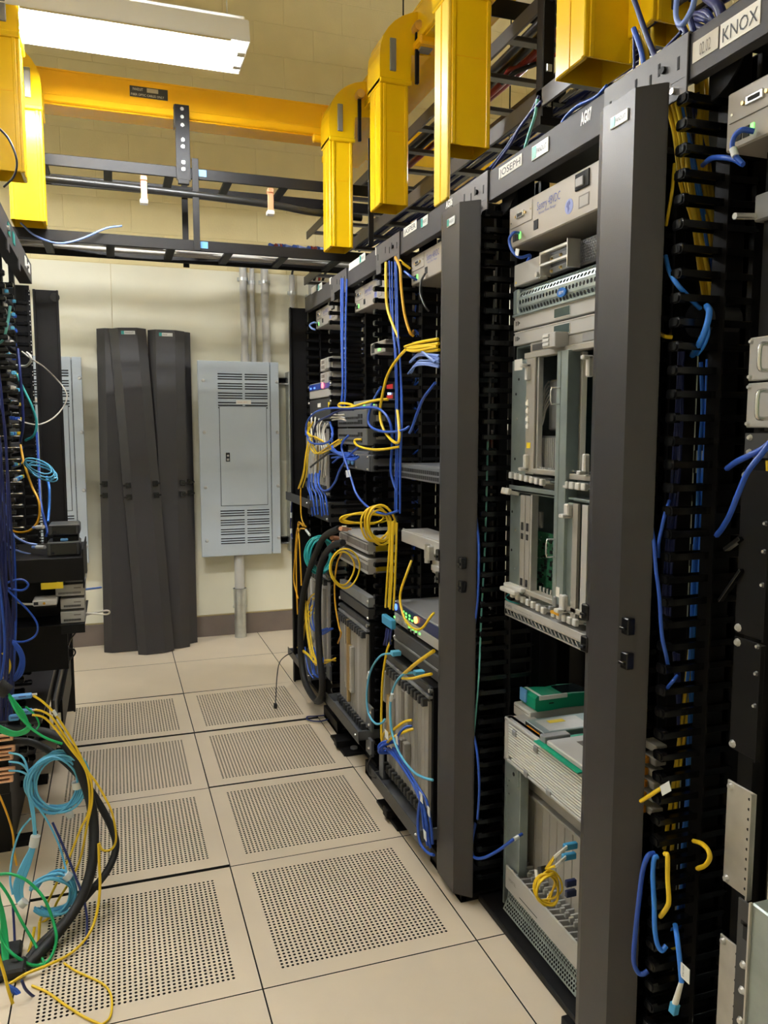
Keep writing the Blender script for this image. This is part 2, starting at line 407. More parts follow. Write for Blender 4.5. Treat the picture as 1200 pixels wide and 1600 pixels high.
# ================================================================== BACK WALL EQUIPMENT
def breaker_panel(label, x0, x1, z0, z1, y):
    t = thing('breaker_panel', label, 'electrical panel', ((x0+x1)/2, YB-.02, z0), 'grey electrical panels on the back wall')
    bx('box', t, 'panel_gray', x0+.012, x1-.012, y+.006, YB-.021, z0+.012, z1-.012, b=.003)
    xs = x1-.06
    bx('cover', t, 'panel_gray', x0, xs-.002, y, y+.014, z0, z1, b=.004)
    bx('hinge_strip', t, 'panel_gray', xs+.002, x1, y, y+.014, z0, z1, b=.004)
    bx('seam', t, 'slot_dark', xs-.003, xs+.003, y+.006, y+.013, z0+.02, z1-.02, b=0)
    w = x1-x0; xa, xb = x0+.24*w, x0+.55*w-.005; xc, xd = x0+.55*w+.012, x0+.855*w
    for (zt, sg) in ((z1-.085, -1), (z0+.31, -1)):
        for row in range(4):
            for (p, q) in ((xa, xb), (xc, xd)):
                m = MB()
                for k in range(3):
                    zz = zt-row*.063-k*.0165; m.box(p, q, y-.0012, y+.002, zz-.0045, zz+.0035, 0)
                    m.add([(p, y-.001, zz+.0065), (q, y-.001, zz+.0065), (q, y-.005, zz+.003), (p, y-.005, zz+.003)], [(0, 1, 2, 3)], 1)
                obj('louver', m, ['slot_dark', 'panel_gray'], t)
    dx0, dx1, dz0, dz1 = x0+.255*w, x0+.835*w, z0+.345, z1-.30
    bx('door_gap', t, 'slot_dark', dx0-.003, dx1+.003, y-.0006, y+.002, dz0-.003, dz1+.003, b=0)
    door = bx('door', t, 'panel_gray', dx0, dx1, y-.005, y+.002, dz0, dz1, b=.002)
    lz = (dz0+dz1)/2-.035
    lt = obj('latch', MB().box(dx0+.035, dx0+.062, y-.009, y-.004, lz, lz+.06, b=.002), 'slot_dark', door)
    obj('lock', MB().cyl((dx0+.0485, y-.009, lz+.04), (dx0+.0485, y-.012, lz+.04), .008, 10).box(dx0+.04, dx0+.057, y-.0105, y-.008, lz+.006, lz+.022, b=.001), 'steel', door)
    lb = bx('label_plate', t, 'paper', x0+.46*w, x0+.645*w, y-.003, y, z1-.283, z1-.257, b=.001)
    text('PANEL UPS 2', .012, (x0+.475*w, y-.0035, z1-.275), *AYF, 'copper', t)
    for sx in (x0+.035, x1-.014):
        for f in (.10, .36, .64, .915):
            zz = z1-(z1-z0)*f; obj('screw', MB().cyl((sx, y, zz), (sx, y-.008, zz), .012, 10, r2=.007), 'screw_zinc', t)
    return t
breaker_panel('grey breaker panel with louvers and door, right of the leaning covers', 0.221, 0.760, 0.583, 1.893, 3.472)
breaker_panel('grey breaker panel half hidden behind the left rack row', -1.03, -0.492, 0.583, 1.893, 3.472)

def conduit(label, pts, r, couplings=(), strap=None, group='grey conduits rising from the panel', m='conduit_gray'):
    t = thing('conduit', label, 'conduit', pts[-1], group)
    obj('pipe', MB().tube(spline(pts, 5), r, 14), m, t)
    for a, b in couplings:
        obj('coupling', MB().cyl(a, b, r*1.18, 14), m, t)
    if strap:
        c = V(strap); mm = MB().cyl(c-V((0, 0, .010)), c+V((0, 0, .010)), r*1.14, 14)
        mm.box(c.x-r*1.5, c.x+r*1.5, c.y+r*.4, c.y+r*.9, c.z-.012, c.z+.012, b=.001).cyl(c+V((.0, -r*1.1, 0)), c+V((0, -r*1.5, 0)), .008, 8)
        obj('strap', mm, 'galvanized', t)
for i, (u, vt, r, lab) in enumerate(((379, 415, .024, 'left'), (393, 420, .016, 'thin middle'), (413, 420, .026, 'right'))):
    p = onY(u, vt, 3.575); q = onY(u+4, 566, 3.535)
    conduit('%s grey conduit entering the top of the breaker panel' % lab, [(p.x, 3.572, p.z), (p.x+.001, 3.572, p.z-.25), (q.x, 3.54, 2.03), (q.x, 3.535, 1.88)], r, [((q.x, 3.535, 1.885), (q.x, 3.535, 1.95))], (p.x, 3.572, p.z-.09))
p = onY(456, 430, 3.57); CX = p.x
conduit('grey conduit running down to the wireway beside the right racks', [(CX, 3.57, p.z), (CX, 3.57, 2.2), (CX, 3.57, 1.84)], .019, (), (CX, 3.57, p.z-.12))
for lab, u in (('first', 488.5), ('second', 502)):
    p = onY(u, 440, 3.57)
    conduit('%s conduit with red and black wires above the far end of the right racks' % lab, [(p.x, 3.57, p.z), (p.x, 3.57, 2.2), (p.x, 3.57, 1.9)], .030, (), (p.x, 3.57, p.z-.10))
    for k, (m, dx) in enumerate((('cable_red', -.014), ('cable_black', .014))):
        cable('power_wire', '%s wire dropping from the ladder into the %s far conduit' % (('red', 'black')[k], lab), [(p.x+dx*.6, 3.57, p.z-.05), (p.x+dx, 3.57, p.z+.02), (p.x+dx*3, 3.4, p.z+.10), (p.x+dx*4, 2.9, 2.45)], .009, m, 'wires into the back wall conduits')
for u, m, lab in ((379, 'cable_blue', 'left'), (393, 'cable_black', 'thin middle'), (411, 'cable_blue', 'right'), (416, 'cable_navy', 'right'), (457, 'cable_black', 'wireway')):
    p = onY(u, 420 if u < 450 else 432, 3.572)
    cable('wire', '%s wire curving into the top of the %s conduit%s' % (m.split('_')[1], lab, ' on the navy side' if u == 416 else ''), [(p.x, 3.572, p.z-.04), (p.x, 3.572, p.z+.03), (p.x+.02, 3.45, p.z+.10), (p.x+.03, 3.0, 2.50), (p.x+.03, 2.25, 2.36)], .008, m, 'wires into the back wall conduits')
t = thing('wireway', 'tall galvanized wireway on the wall behind the far right rack', 'wireway', (CX, 3.55, .58))
bx('body', t, 'galvanized', CX-.05, CX+.05, 3.49, 3.599, .585, 1.835, b=.003)
bx('front_cover', t, 'galvanized', CX-.052, CX+.052, 3.482, 3.49, .60, 1.82, b=.002)
for z in (.62, 1.20, 1.80): obj('screw', MB().cyl((CX-.035, 3.482, z), (CX-.035, 3.477, z), .006, 8), 'steel', t)
for z, lab in ((1.775, 'upper'), (.665, 'lower')):
    t = thing('strut_channel', '%s black strut channel between breaker panel and wireway' % lab, 'strut', (.82, 3.59, z), 'strut channels beside the breaker panel')
    m = MB().box(.70, 1.3, 3.58, 3.5995, z-.02, z+.02).box(.70, 1.3, 3.545, 3.58, z+.014, z+.02).box(.70, 1.3, 3.545, 3.58, z-.02, z-.014)
    obj('channel', m, 'black_metal', t); bx('bright_lip', t, 'steel', .70, 1.3, 3.543, 3.546, z-.026, z-.016, b=0)
t = thing('conduit', 'thick galvanized conduit from the breaker panel down into the floor', 'conduit', (.478, 3.53, 0))
obj('pipe', MB().cyl((.478, 3.53, .29), (.478, 3.53, .60), .034, 18), 'conduit_gray', t)
obj('lower_pipe', MB().cyl((.478, 3.53, 0.0), (.478, 3.53, .215), .040, 18), 'galvanized', t)
obj('coupling', MB().cyl((.478, 3.53, .21), (.478, 3.53, .345), .043, 18).cyl((.478, 3.53, .335), (.478, 3.53, .345), .047, 18).cyl((.478, 3.53, .21), (.478, 3.53, .222), .047, 18), 'galvanized', t)

# --- vertical manager covers leaning against the wall
def cover_profile(w):
    # right half to left half, y towards the viewer is negative
    h = w/2; return [(-h, .0), (-h, -.012), (-h+.05, -.045), (h-.06, -.045), (h, -.012), (h, .0)]
def cover_mesh(w, L, th=.003):
    pr = cover_profile(w); m = MB()
    for k in range(len(pr)-1):
        (a, b), (c, d) = pr[k], pr[k+1]
        m.quad((a, b, 0), (c, d, 0), (c, d, L), (a, b, L)); m.quad((a*.985, b+th, 0), (a*.985, b+th, L), (c*.985, d+th, L), (c*.985, d+th, 0))
    top = [(a, b, L) for a, b in pr]; m.add(top, [tuple(range(6))]); m.add([(a, b, 0) for a, b in pr], [tuple(range(6))[::-1]])
    return m
def leaning_cover(label, bot, top, w, badge, roll=0.0):
    t = thing('cable_manager_cover', label, 'cover', bot, 'charcoal covers leaning on the back wall')
    bot = V(bot); top = V(top); L = (top-bot).length; zz = (top-bot)/L; xx = V((1, 0, 0)); xx = (xx-zz*xx.dot(zz)).normalized()
    yy = zz.cross(xx)
    M = Matrix(((xx.x, yy.x, zz.x, bot.x), (xx.y, yy.y, zz.y, bot.y), (xx.z, yy.z, zz.z, bot.z), (0, 0, 0, 1))) @ Matrix.Rotation(roll, 4, 'Z')
    obj('panel', cover_mesh(w, L).xf(M), 'charcoal_scuffed', t)
    for s in (-1, 1):
        for z in (1.00, 1.075):
            m = MB().box(s*(w/2-.045), s*(w/2-.012), -.046, -.012, z, z+.035, b=.002).box(s*(w/2-.030), s*(w/2+.002), -.05, -.02, z+.012, z+.022, b=.002)
            obj('latch', m.xf(M), 'black_plastic', t)
    if badge:
        b = obj('badge', MB().box(-.045, .04, -.0475, -.045, L-.042, L-.020, b=.0008).xf(M), 'badge_white', t)
        obj('badge_mark', MB().box(-.045, -.027, -.0485, -.0472, L-.042, L-.020).xf(M), 'badge_teal', b)
        o = V((-.022, -.0485, L-.036)); text('PANDUIT', .0125, M @ o, xx, zz, 'ink', b)
leaning_cover('leftmost charcoal cover, standing upright behind the slanted one', (-.285, 3.43, 0), (-.262, 3.575, 2.08), .27, False)
leaning_cover('charcoal cover leaning at a slant over its left neighbour, with badge', (-.10, 3.315, 0), (-.208, 3.51, 2.08), .225, True, 0.06)
leaning_cover('upright charcoal cover with badge, right of the slanted one', (.005, 3.40, 0), (.032, 3.53, 2.08), .23, True, -0.05)
leaning_cover('narrow strip of charcoal cover showing behind the right upright one', (.058, 3.49, 0), (.068, 3.575, 2.08), .24, False)

# ================================================================== OVERHEAD LADDERS, RUNNERS
def ladder(label, along, a0, a1, c0, c1, z, step=0.27, group=None, rail=(.010, .042), m='black_paint', ph=.12):
    t = thing('cable_ladder', label, 'cable ladder', ((a0+a1)/2, (c0+c1)/2, z) if along == 'x' else ((c0+c1)/2, (a0+a1)/2, z), group)
    def B(mm, p0, p1, q0, q1, z0, z1, b=.002):
        return mm.box(p0, p1, q0, q1, z0, z1, b=b) if along == 'x' else mm.box(q0, q1, p0, p1, z0, z1, b=b)
    for c in (c0, c1): obj('rail', B(MB(), a0, a1, c-rail[0]/2, c+rail[0]/2, z, z+rail[1]), m, t)
    a = a0+ph; src = None
    while a < a1:
        if src is None: src = obj('rung', B(MB(), a, a+.038, min(c0, c1)+.005, max(c0, c1)-.005, z+.004, z+.020), m, t); s0 = a
        else: inst(src, t, (a-s0, 0, 0) if along == 'x' else (0, a-s0, 0))
        a += step
    return t
ladder('lower black ladder crossing the aisle with cables lying on it', 'x', -1.25, 1.25, 2.0, 2.30, 2.275, group='ladders crossing the aisle', rail=(.010, .050))
ladder('upper black ladder crossing the aisle above the cable filled one', 'x', -1.25, 1.25, 2.0, 2.30, 2.60, group='ladders crossing the aisle', rail=(.010, .050))
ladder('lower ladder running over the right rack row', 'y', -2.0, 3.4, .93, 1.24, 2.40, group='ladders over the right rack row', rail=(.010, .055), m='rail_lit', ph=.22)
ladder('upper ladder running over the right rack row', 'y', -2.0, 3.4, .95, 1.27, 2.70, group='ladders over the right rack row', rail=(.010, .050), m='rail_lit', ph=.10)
ladder('far ladder with cables near the back wall', 'x', .3, 2.2, 2.75, 3.10, 2.44, group='ladders crossing the aisle', ph=.05, step=.3)
ladder('ladder running over the left rack row', 'y', -1.0, 3.4, -1.25, -.95, 2.40, group='ladders over the left rack row')
def hanger(label, x0, x1, y, z0, z1, bolts=(), name='hanger_bar'):
    t = thing(name, label, 'bracket', ((x0+x1)/2, y, z0))
    bx('bar', t, 'black_paint', x0, x1, y-.006, y, z0, z1)
    for b in bolts: obj('bolt', MB().cyl(((x0+x1)/2, y-.006, b), ((x0+x1)/2, y-.010, b), .0085, 10), 'steel', t)
    return t
t = hanger('black bolted hanger carrying the yellow runner off the upper ladder', -.002, .062, 1.985, 2.585, 2.92, (2.90, 2.865, 2.83, 2.765, 2.735, 2.665, 2.635))
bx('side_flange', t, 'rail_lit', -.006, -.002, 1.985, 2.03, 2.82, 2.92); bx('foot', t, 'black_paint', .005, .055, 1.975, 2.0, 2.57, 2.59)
hanger('front black bar tying the two aisle ladders together', .068, .098, 1.985, 2.275, 2.69)
hanger('rear black bar tying the two aisle ladders together', .048, .078, 2.325, 2.26, 2.70)
for z, lab in ((2.615, 'upper'), (2.290, 'lower')):
    obj('tape_flag', MB().box(.10, .135, 1.993, 1.9945, z, z+.03), 'clip_blue', None, 'small blue tape flag on the %s aisle ladder rail' % lab, 'tape', 'blue tape flags on the ladders')
obj('threaded_rod', MB().cyl((.945, .30, 2.36), (.945, .30, 4.5), .006, 6), 'black_metal', None, 'thin rod hanging the right ladders', 'rod')
t = thing('hanger_post', 'black square post hanging down to the right ladders', 'post', (.945, .30, 2.36))
bx('tube', t, 'black_metal', .925, .965, .28, .32, 2.36, 3.4, b=.003); bx('foot', t, 'black_metal', .915, .985, .27, .33, 2.345, 2.37)
bx('side_plate', t, 'black_metal', .965, 1.01, .285, .315, 2.42, 2.50)
for z in (2.40, 2.50): obj('nut', MB().box(.935, .953, .272, .281, z, z+.022, b=.002), 'steel', t)
hanger('dark bar crossing above the right ladders', 0.90, 1.9, .60, 2.80, 2.86)
hanger('black strap hanging from the right ladder behind the second yellow drop', .738, .762, 1.40, 2.22, 2.66)

# --- yellow fibre runner
def runner(label, along, a0, a1, c0, c1, z0, z1, m='yellow_duct', lip=.014):
    t = thing('fiber_runner', label, 'cable duct', ((a0+a1)/2, (c0+c1)/2, z0) if along == 'x' else ((c0+c1)/2, (a0+a1)/2, z0), 'yellow fibre runners overhead')
    def B(p0, p1, q0, q1, y0, y1, b=.003):
        return MB().box(p0, p1, q0, q1, y0, y1, b=b) if along == 'x' else MB().box(q0, q1, p0, p1, y0, y1, b=b)
    for n, c in (('side_wall', c0), ('side_wall', c1)): obj(n, B(a0, a1, c-.004, c+.004, z0, z1), m, t)
    obj('base', B(a0, a1, c0, c1, z0, z0+.006), m, t)
    s = -1 if c0 < c1 else 1
    obj('bottom_rib', B(a0, a1, c0+s*lip, c0, z0+.006, z0+.040, .006), m, t)
    obj('top_lip', B(a0, a1, c0+s*.006, c0+.006, z1-.010, z1, .003), m, t)
    return t
t = runner('yellow runner crossing the aisle below the light, with a warning sticker', 'x', -1.1, .83, 2.03, 2.15, 2.868, 3.022, 'orange_duct', .022)
sg = obj('sticker', MB().box(-.195, -.028, 2.0245, 2.0262, 2.945, 2.992), 'sign_black', t)
text('PANDUIT', .017, (-.182, 2.024, 2.973), *AYF, 'ink_white', sg, width=.045)
obj('sticker_patch', MB().box(-.120, -.070, 2.0235, 2.0247, 2.970, 2.988), 'tape_tan', sg)
text('FIBER OPTIC CABLES ONLY', .014, (-.190, 2.024, 2.951), *AYF, 'ink_white', sg, width=.145)
bx('joint_plate', t, 'orange_duct', .70, .76, 2.010, 2.03, 2.875, 2.985, b=.006); bx('joint_plate', t, 'orange_duct', .65, .76, 2.000, 2.03, 2.835, 2.872, b=.010)
t = runner('yellow runner along the right rack row above the drops', 'y', -2.0, 2.6, .86, 1.06, 2.93, 3.08)
for y in (1.05, -.2): bx('coupler', t, 'orange_duct', .835, 1.08, y, y+.10, 2.905, 2.94, b=.008); bx('coupler_latch', t, 'mid_gray', .85, .90, y+.03, y+.075, 2.899, 2.907)
t = runner('far yellow runner low behind the right racks', 'x', 1.35, 3.4, 3.2, 3.45, 3.27, 3.40)
for x in (1.6, 2.4, 3.2): obj('hanging_rod', MB().cyl((x, 3.32, 3.27), (x, 3.32, 4.5), .005, 6), 'black_metal', t)
runner('yellow runner over the passage behind the right racks', 'y', -.6, 3.1, 1.75, 2.0, 2.44, 2.56)
runner('yellow runner along the left rack row above the drops', 'y', -.6, 2.6, -.98, -.78, 2.93, 3.08)

def spout(label, x0, x1, y0, z0, dy=.14, side=1, cover_drop=0.0, m='yellow_duct', extra=None):
    # a vertical drop: duct with lips, snap on cover that faces the aisle, curved elbow over the top and its latch
    t = thing('fiber_drop', label, 'cable duct', ((x0+x1)/2, y0+dy/2, z0), 'yellow fibre drops above the racks')
    zt = 2.88; y1 = y0+dy
    fa, fb = (x0, x1) if side > 0 else (x1, x0)          # fa: edge on the aisle side
    m1 = MB().box(x0, x1, y0, y0+.004, z0, zt, b=.0015).box(x0, x1, y1-.004, y1, z0, zt, b=.0015).box(fb-.002*side, fb+.002*side, y0+.004, y1-.004, z0, zt)
    obj('channel', m1, m, t)
    for e in (fa+.012*side, fb-.010*side): obj('lip', MB().box(e-.006, e+.006, y0-.005, y0+.001, z0, zt, b=.002), m, t)
    obj('cover', MB().box(fa-.004*side, fa+.010*side, y0+.010, y1-.004, z0-cover_drop+.0, zt, b=.003).box(fa-.008*side, fa+.004*side, y0-.002, y0+.014, z0-cover_drop, zt, b=.003), m if not extra else extra, t)
    obj('cover_rib', MB().box(fa-.006*side, fa, (y0+y1)/2-.003, (y0+y1)/2+.003, z0-cover_drop, zt, b=.001), 'orange_duct', t)
    # elbow: quarter arc in the x-z plane bending away from the aisle
    R0, n = .20, 8; cx, cz = fa+side*R0, zt
    outer = [(cx-side*(R0+.010)*math.cos(k*math.pi/2/n), cz+(R0*.9)*math.sin(k*math.pi/2/n)) for k in range(n+1)]
    poly = outer+[(cx, cz+.02), (fb+side*.010, cz+.01), (fb+side*.006, cz-.10), (fa-side*.010, cz-.10)]
    if side < 0: poly = poly[::-1]
    obj('elbow', MB().prism(poly, lambda a, b, q: (a, q, b), y0-.008, y1+.006), m, t)
    obj('elbow_band', MB().box(min(fa, fb)-.010, max(fa, fb)+.012, y0-.013, y1+.010, zt-.105, zt-.085, b=.004), m, t)
    obj('latch', MB().box(fa+.030*side, fa+.055*side, y0-.016, y0-.007, zt-.06, zt+.06, b=.003), 'mid_gray', t)
    for zz in (2.60,): obj('seam', MB().box(min(fa, fb)+.02, max(fa, fb)-.02, y0-.0008, y0, zz, zz+.002), 'orange_duct', t)
    br = MB().box(fb+.02*side, fb+.035*side, y0-.03, y0-.015, 2.78, 2.99, b=.002)
    obj('stay', br, 'black_metal', t); obj('stay_bolt', MB().cyl((fb+.0275*side, y0-.05, 2.985), (fb+.0275*side, y0-.0, 2.985), .02, 8), 'brass', t)
    return t
spout('far yellow drop on the right row, in front of the back wall', .685, .79, 1.80, 2.30)
spout('second yellow drop from the back on the right row', .71, .82, 1.137, 2.325)
spout('third yellow drop, with a long shiny cover hanging lower than its duct', .71, .85, .475, 2.335, dy=.12, cover_drop=.165, extra='yellow_gloss')
spout('near right yellow drop cut by the top of the photo', .765, .90, -.205, 2.315)
spout('small yellow drop behind the near right one', .88, .99, -.30, 2.37, dy=.10)
spout('far yellow drop on the left row', -.695, -.565, 1.86, 2.325, side=-1)
spout('middle yellow drop on the left row', -.70, -.585, 1.21, 2.335, side=-1)
spout('near yellow drop on the left row at the edge of the photo', -.70, -.600, .50, 2.45, side=-1)

# --- things hung from the aisle ladders
cable('power_cable', 'thick glossy black cable slung under the upper aisle ladder', [(-1.2, 1.99, 2.545), (-.6, 1.99, 2.54), (0, 1.99, 2.530), (.45, 1.99, 2.515), (.62, 1.99, 2.50), (.9, 2.02, 2.50)], .017, 'cable_black', n=12)
for x, lab in ((-.148, 'left'), (.432, 'right')):
    t = thing('cable_clamp', '%s copper coloured clamp holding the thick black cable' % lab, 'clamp', (x, 1.98, 2.46), 'copper clamps on the thick black cable')
    bx('strap', t, 'copper', x-.014, x+.014, 1.968, 1.976, 2.475, 2.582, b=.002); bx('lower_jaw', t, 'paper', x-.019, x+.016, 1.955, 1.995, 2.462, 2.482, b=.003)
    bx('upper_jaw', t, 'copper', x-.015, x+.015, 1.96, 2.0, 2.565, 2.585, b=.003)
random.seed(3)
m = MB()
for k in range(14):
    y = 2.05+.2*random.random(); z = 2.297+.020*random.random()
    m.tube(spline([(-1.2, y, z), (-.7, y+.05*random.uniform(-1, 1), z+.006), (-.2, y+.04*random.uniform(-1, 1), z-.002), (.3, y+.05*random.uniform(-1, 1), z), (.9, y, z)], 5), .0085, 6)
obj('gray_cable_bundle', m, 'cable_gray', None, 'pale grey cables lying along the lower aisle ladder', 'cables', kind='stuff')
m = MB()
for k in range(10):
    y = 2.28+.02*random.uniform(-1, 1); z = 2.335+.018*random.random()
    m.tube(spline([(.10, y, z-.02), (.3, y, z), (.55, y+.02*random.uniform(-1, 1), z+.003), (.9, y+.02, z+.003), (1.2, y, z)], 5), .006, 5)
obj('blue_cable_bundle', m, 'cable_blue', None, 'blue cables bunched on the lower aisle ladder by the far yellow drop', 'cables', kind='stuff')
cable('network_cable', 'loose pale blue cable drooping off the left end of the aisle ladder', px((32, 348, 'Y', 1.97), (55, 368, 'Y', 1.97), (90, 380, 'Y', 1.96), (125, 374, 'Y', 1.96), (165, 357, 'Y', 1.98), (190, 353, 'Y', 2.02)), .0045, 'cable_pale_blue')
cable('network_cable', 'thin black cable looping down over the middle left yellow drop', px((-6, 196, 'Y', 1.16), (14, 218, 'Y', 1.15), (26, 250, 'Y', 1.15), (22, 275, 'Y', 1.16), (6, 292, 'Y', 1.2)), .004, 'cable_black')
random.seed(5)
for nm, mm, cnt, lab in (('blue', 'cable_blue', 7, 'blue'), ('red', 'cable_red', 4, 'dark red'), ('white', 'cable_pale_blue', 5, 'pale blue')):
    m = MB()
    for k in range(cnt):
        a = random.uniform(-.12, .12); p = onY(478+random.uniform(-40, 40), 335, 2.9)
        m.tube(spline([(p.x-.10, 2.75, 2.50), (p.x, 2.85, 2.49+.02*random.random()), (p.x+.10, 3.0, 2.475), (p.x+.20+a, 3.15, 2.48), (p.x+.35+a, 3.5, 2.55)], 4), .012, 6)
    obj(nm+'_cable_bundle', m, mm, None, '%s cables on the far ladder near the back wall' % lab, 'cables', kind='stuff')
# ================================================================== RIGHT RACK ROW
def finger_mesh(x0, x1, y, z, s=1):
    # one cable finger: a tray on a stalk with a rounded, lipped tip towards the aisle
    m = MB()
    m.box(x0+.012, x1, y-.014, y+.014, z-.002, z+.002)
    for e in (-1, 1): m.box(x0+.012, x1-.006, y+e*.0135-.0015, y+e*.0135+.0015, z-.0068, z+.0068, b=.0008)
    pts = [(-.0155, -.005), (-.011, -.0095), (.011, -.0095), (.0155, -.005), (.0155, .005), (.011, .0095), (-.011, .0095), (-.0155, .005)]
    m.prism(pts, lambda a, b, q: (q, y+a, z+b), x0+.003, x0+.015)
    m.prism([(a*.75, b*.75) for a, b in pts], lambda a, b, q: (q, y+a, z+b), x0, x0+.003)
    return m
PITCH = 0.0445
def fingers(parent, x0, x1, y, z0, n, pitch=PITCH):
    src = obj('finger', finger_mesh(x0, x1, y, z0), 'black_plastic', parent)
    for k in range(1, n): inst(src, parent, (0, 0, k*pitch))
def plate_text(parent, s, u0, u1, v0, X, h, plate='paper', ink='ink', name='name_plate', pad=.12, bold=0.0):
    a = onX(u0, v0, X); b = onX(u1, v0, X)
    ya, yb = a.y, b.y; zc = a.z
    pl = obj(name, MB().box(X-.0012, X, yb, ya, zc-h/2, zc+h/2), plate, parent)
    wd = abs(ya-yb)
    if s: text(s, h*.85, (X-.0014, ya-wd*pad*.5, zc-h*.32), *AX, ink, pl, width=wd*(1-pad))
    return pl
def badge(parent, yc, zc, X, w=.062, h=.026):
    b = obj('badge', MB().box(X-.003, X, yc-w/2, yc+w/2, zc-h/2, zc+h/2, b=.001), 'badge_white', parent)
    obj('badge_mark', MB().box(X-.0036, X-.0028, yc+w*.22, yc+w*.47, zc-h*.42, zc+h*.42), 'badge_teal', b)
    text('PANDUIT', h*.52, (X-.0036, yc+w*.18, zc-h*.2), *AX, 'ink', b, width=w*.6)
    return b
CHAR = 'charcoal'
def manager(label, y0, y1, door=None, open_from=None, moons=(), ncol=45, cols=(1, 1), depth=.86):
    t = thing('cable_manager', label, 'cable manager', (.85, (y0+y1)/2, 0), 'vertical cable managers of the right rack row')
    for y in (y0+.012, y1-.012):
        obj('side_post', MB().box(depth, depth+.035, y-.012, y+.012, .02, 2.15, b=.002).box(depth, depth+.004, y-.022, y+.022, .02, 2.15), 'black_metal', t)
    zt = open_from or 2.06
    zs = [.05]+[z for mz in moons for z in (mz-.026, mz+.026)]+[zt]
    for a, b in zip(zs[0::2], zs[1::2]): obj('spine', MB().box(.955, .96, y0+.01, y1-.01, a, b), 'black_metal', t)
    for mz in moons:
        ym = y0+.86*(y1-y0)
        obj('spine', MB().box(.955, .96, y0+.01, ym-.028, mz-.026, mz+.026), 'black_metal', t); obj('spine', MB().box(.955, .96, ym+.028, y1-.01, mz-.026, mz+.026), 'black_metal', t)
    if open_from:
        z = open_from
        while z < 2.05: obj('strut', MB().box(.955, .96, y0+.01, y1-.01, z, z+.014), 'black_metal', t); z += .178
    obj('base_plate', MB().box(.64, 1.0, y0+.004, y1-.004, 0, .022, b=.002).box(.64, .66, y0+.004, y1-.004, .0, .06, b=.002), 'black_metal', t)
    # header bracket: plate with a tab at each end and slots
    br = obj('header_bracket', MB().box(.694, .698, y0-.004, y1+.004, 2.085, 2.162, b=.001).box(.694, .698, y0-.004, y0+.052, 2.052, 2.086, b=.001).box(.694, .698, y1-.052, y1+.004, 2.052, 2.086, b=.001).box(.698, .76, y0-.004, y1+.004, 2.158, 2.162), 'bracket_gray', t)
    for k, f in enumerate((.08, .30, .40, .58, .92)):
        y = y0+f*(y1-y0); obj('slot', MB().box(.6932, .695, y-.003, y+.003, 2.105+.01*(k % 2), 2.128+.01*(k % 2)), 'slot_dark', br)
    y = y0+.24*(y1-y0); obj('bolt', MB().cyl((.694, y, 2.12), (.688, y, 2.12), .007, 8), 'black_metal', br)
    obj('tab_bolt', MB().cyl((.694, y0+.03, 2.07), (.688, y0+.03, 2.07), .006, 8), 'steel', br)
    if cols[0]: fingers(t, .682, depth, y0-.006, .085, ncol)
    if cols[1]: fingers(t, .705 if door else .682, depth, y1-(.012 if door else .002), .085, ncol)
    if door:
        # faceted cover: near lip, near slope, flat, far slope, far lip (x, y)
        pr = door; m = MB(); zb, ztp = .028, 2.075
        for (a, b), (c, d) in zip(pr[:-1], pr[1:]):
            m.quad((a, b, zb), (a, b, ztp), (c, d, ztp), (c, d, zb)); m.quad((a+.003, b, zb), (c+.003, d, zb), (c+.003, d, ztp), (a+.003, b, ztp))
        m.add([(a, b, ztp) for a, b in pr], [tuple(range(len(pr)))]); m.add([(a, b, zb) for a, b in pr], [tuple(range(len(pr)))])
        d_ = obj('cover', m, 'charcoal_scuffed', t)
        for z in (.968, 1.038):
            for q, (x, y) in enumerate((((pr[1][0]+pr[2][0])/2-.003, (pr[1][1]+pr[2][1])/2), (pr[4][0]-.004, pr[4][1]-.006))):
                obj('latch', MB().box(x-.006, x+.012, y-.012, y+.012, z, z+.034, b=.002).box(x-.012, x+.006, y-.008, y+.008, z+.010, z+.016, b=.001), 'black_plastic', d_)
        yc = (pr[2][1]+pr[3][1])/2; xc = pr[2][0]
        badge(d_, yc-.005, 2.035, xc, .055, .022)
    return t
# cover outlines seen from above
cv1 = [(.664, -.636), (.648, -.622), (.622, -.597), (.622, -.495), (.629, -.473), (.668, -.425)]
cv2 = [(.664, .150), (.648, .165), (.620, .190), (.620, .310), (.627, .336), (.664, .36)]
M1 = manager('nearest cable manager, between the racks marked KNOX and JOSEPH, with the large near cover', -.645, -.392, cv1, None, (1.149, 1.368))
M2 = manager('cable manager with charcoal cover between the racks marked JOSEPH and JASPER', .172, .430, cv2, 1.15)
M3 = manager('uncovered cable manager just beyond the second charcoal cover', .894, 1.155)
M4 = manager('uncovered cable manager next to the farthest right rack', 1.588, 1.850)
t = thing('cable_manager', 'end manager of the right row, its black door swung open', 'cable manager', (.80, 2.52, 0), 'vertical cable managers of the right rack row')
obj('door', MB().box(.618, .712, 2.415, 2.420, .012, 2.10).box(.610, .620, 2.395, 2.425, .012, 2.10, b=.002), 'black_metal', t)
obj('side_post', MB().box(.72, .90, 2.43, 2.46, .02, 2.15, b=.003), 'black_metal', t); obj('spine', MB().box(.90, .905, 2.43, 2.66, .02, 2.1), 'black_metal', t)
fingers(t, .70, .86, 2.400, .10, 44)

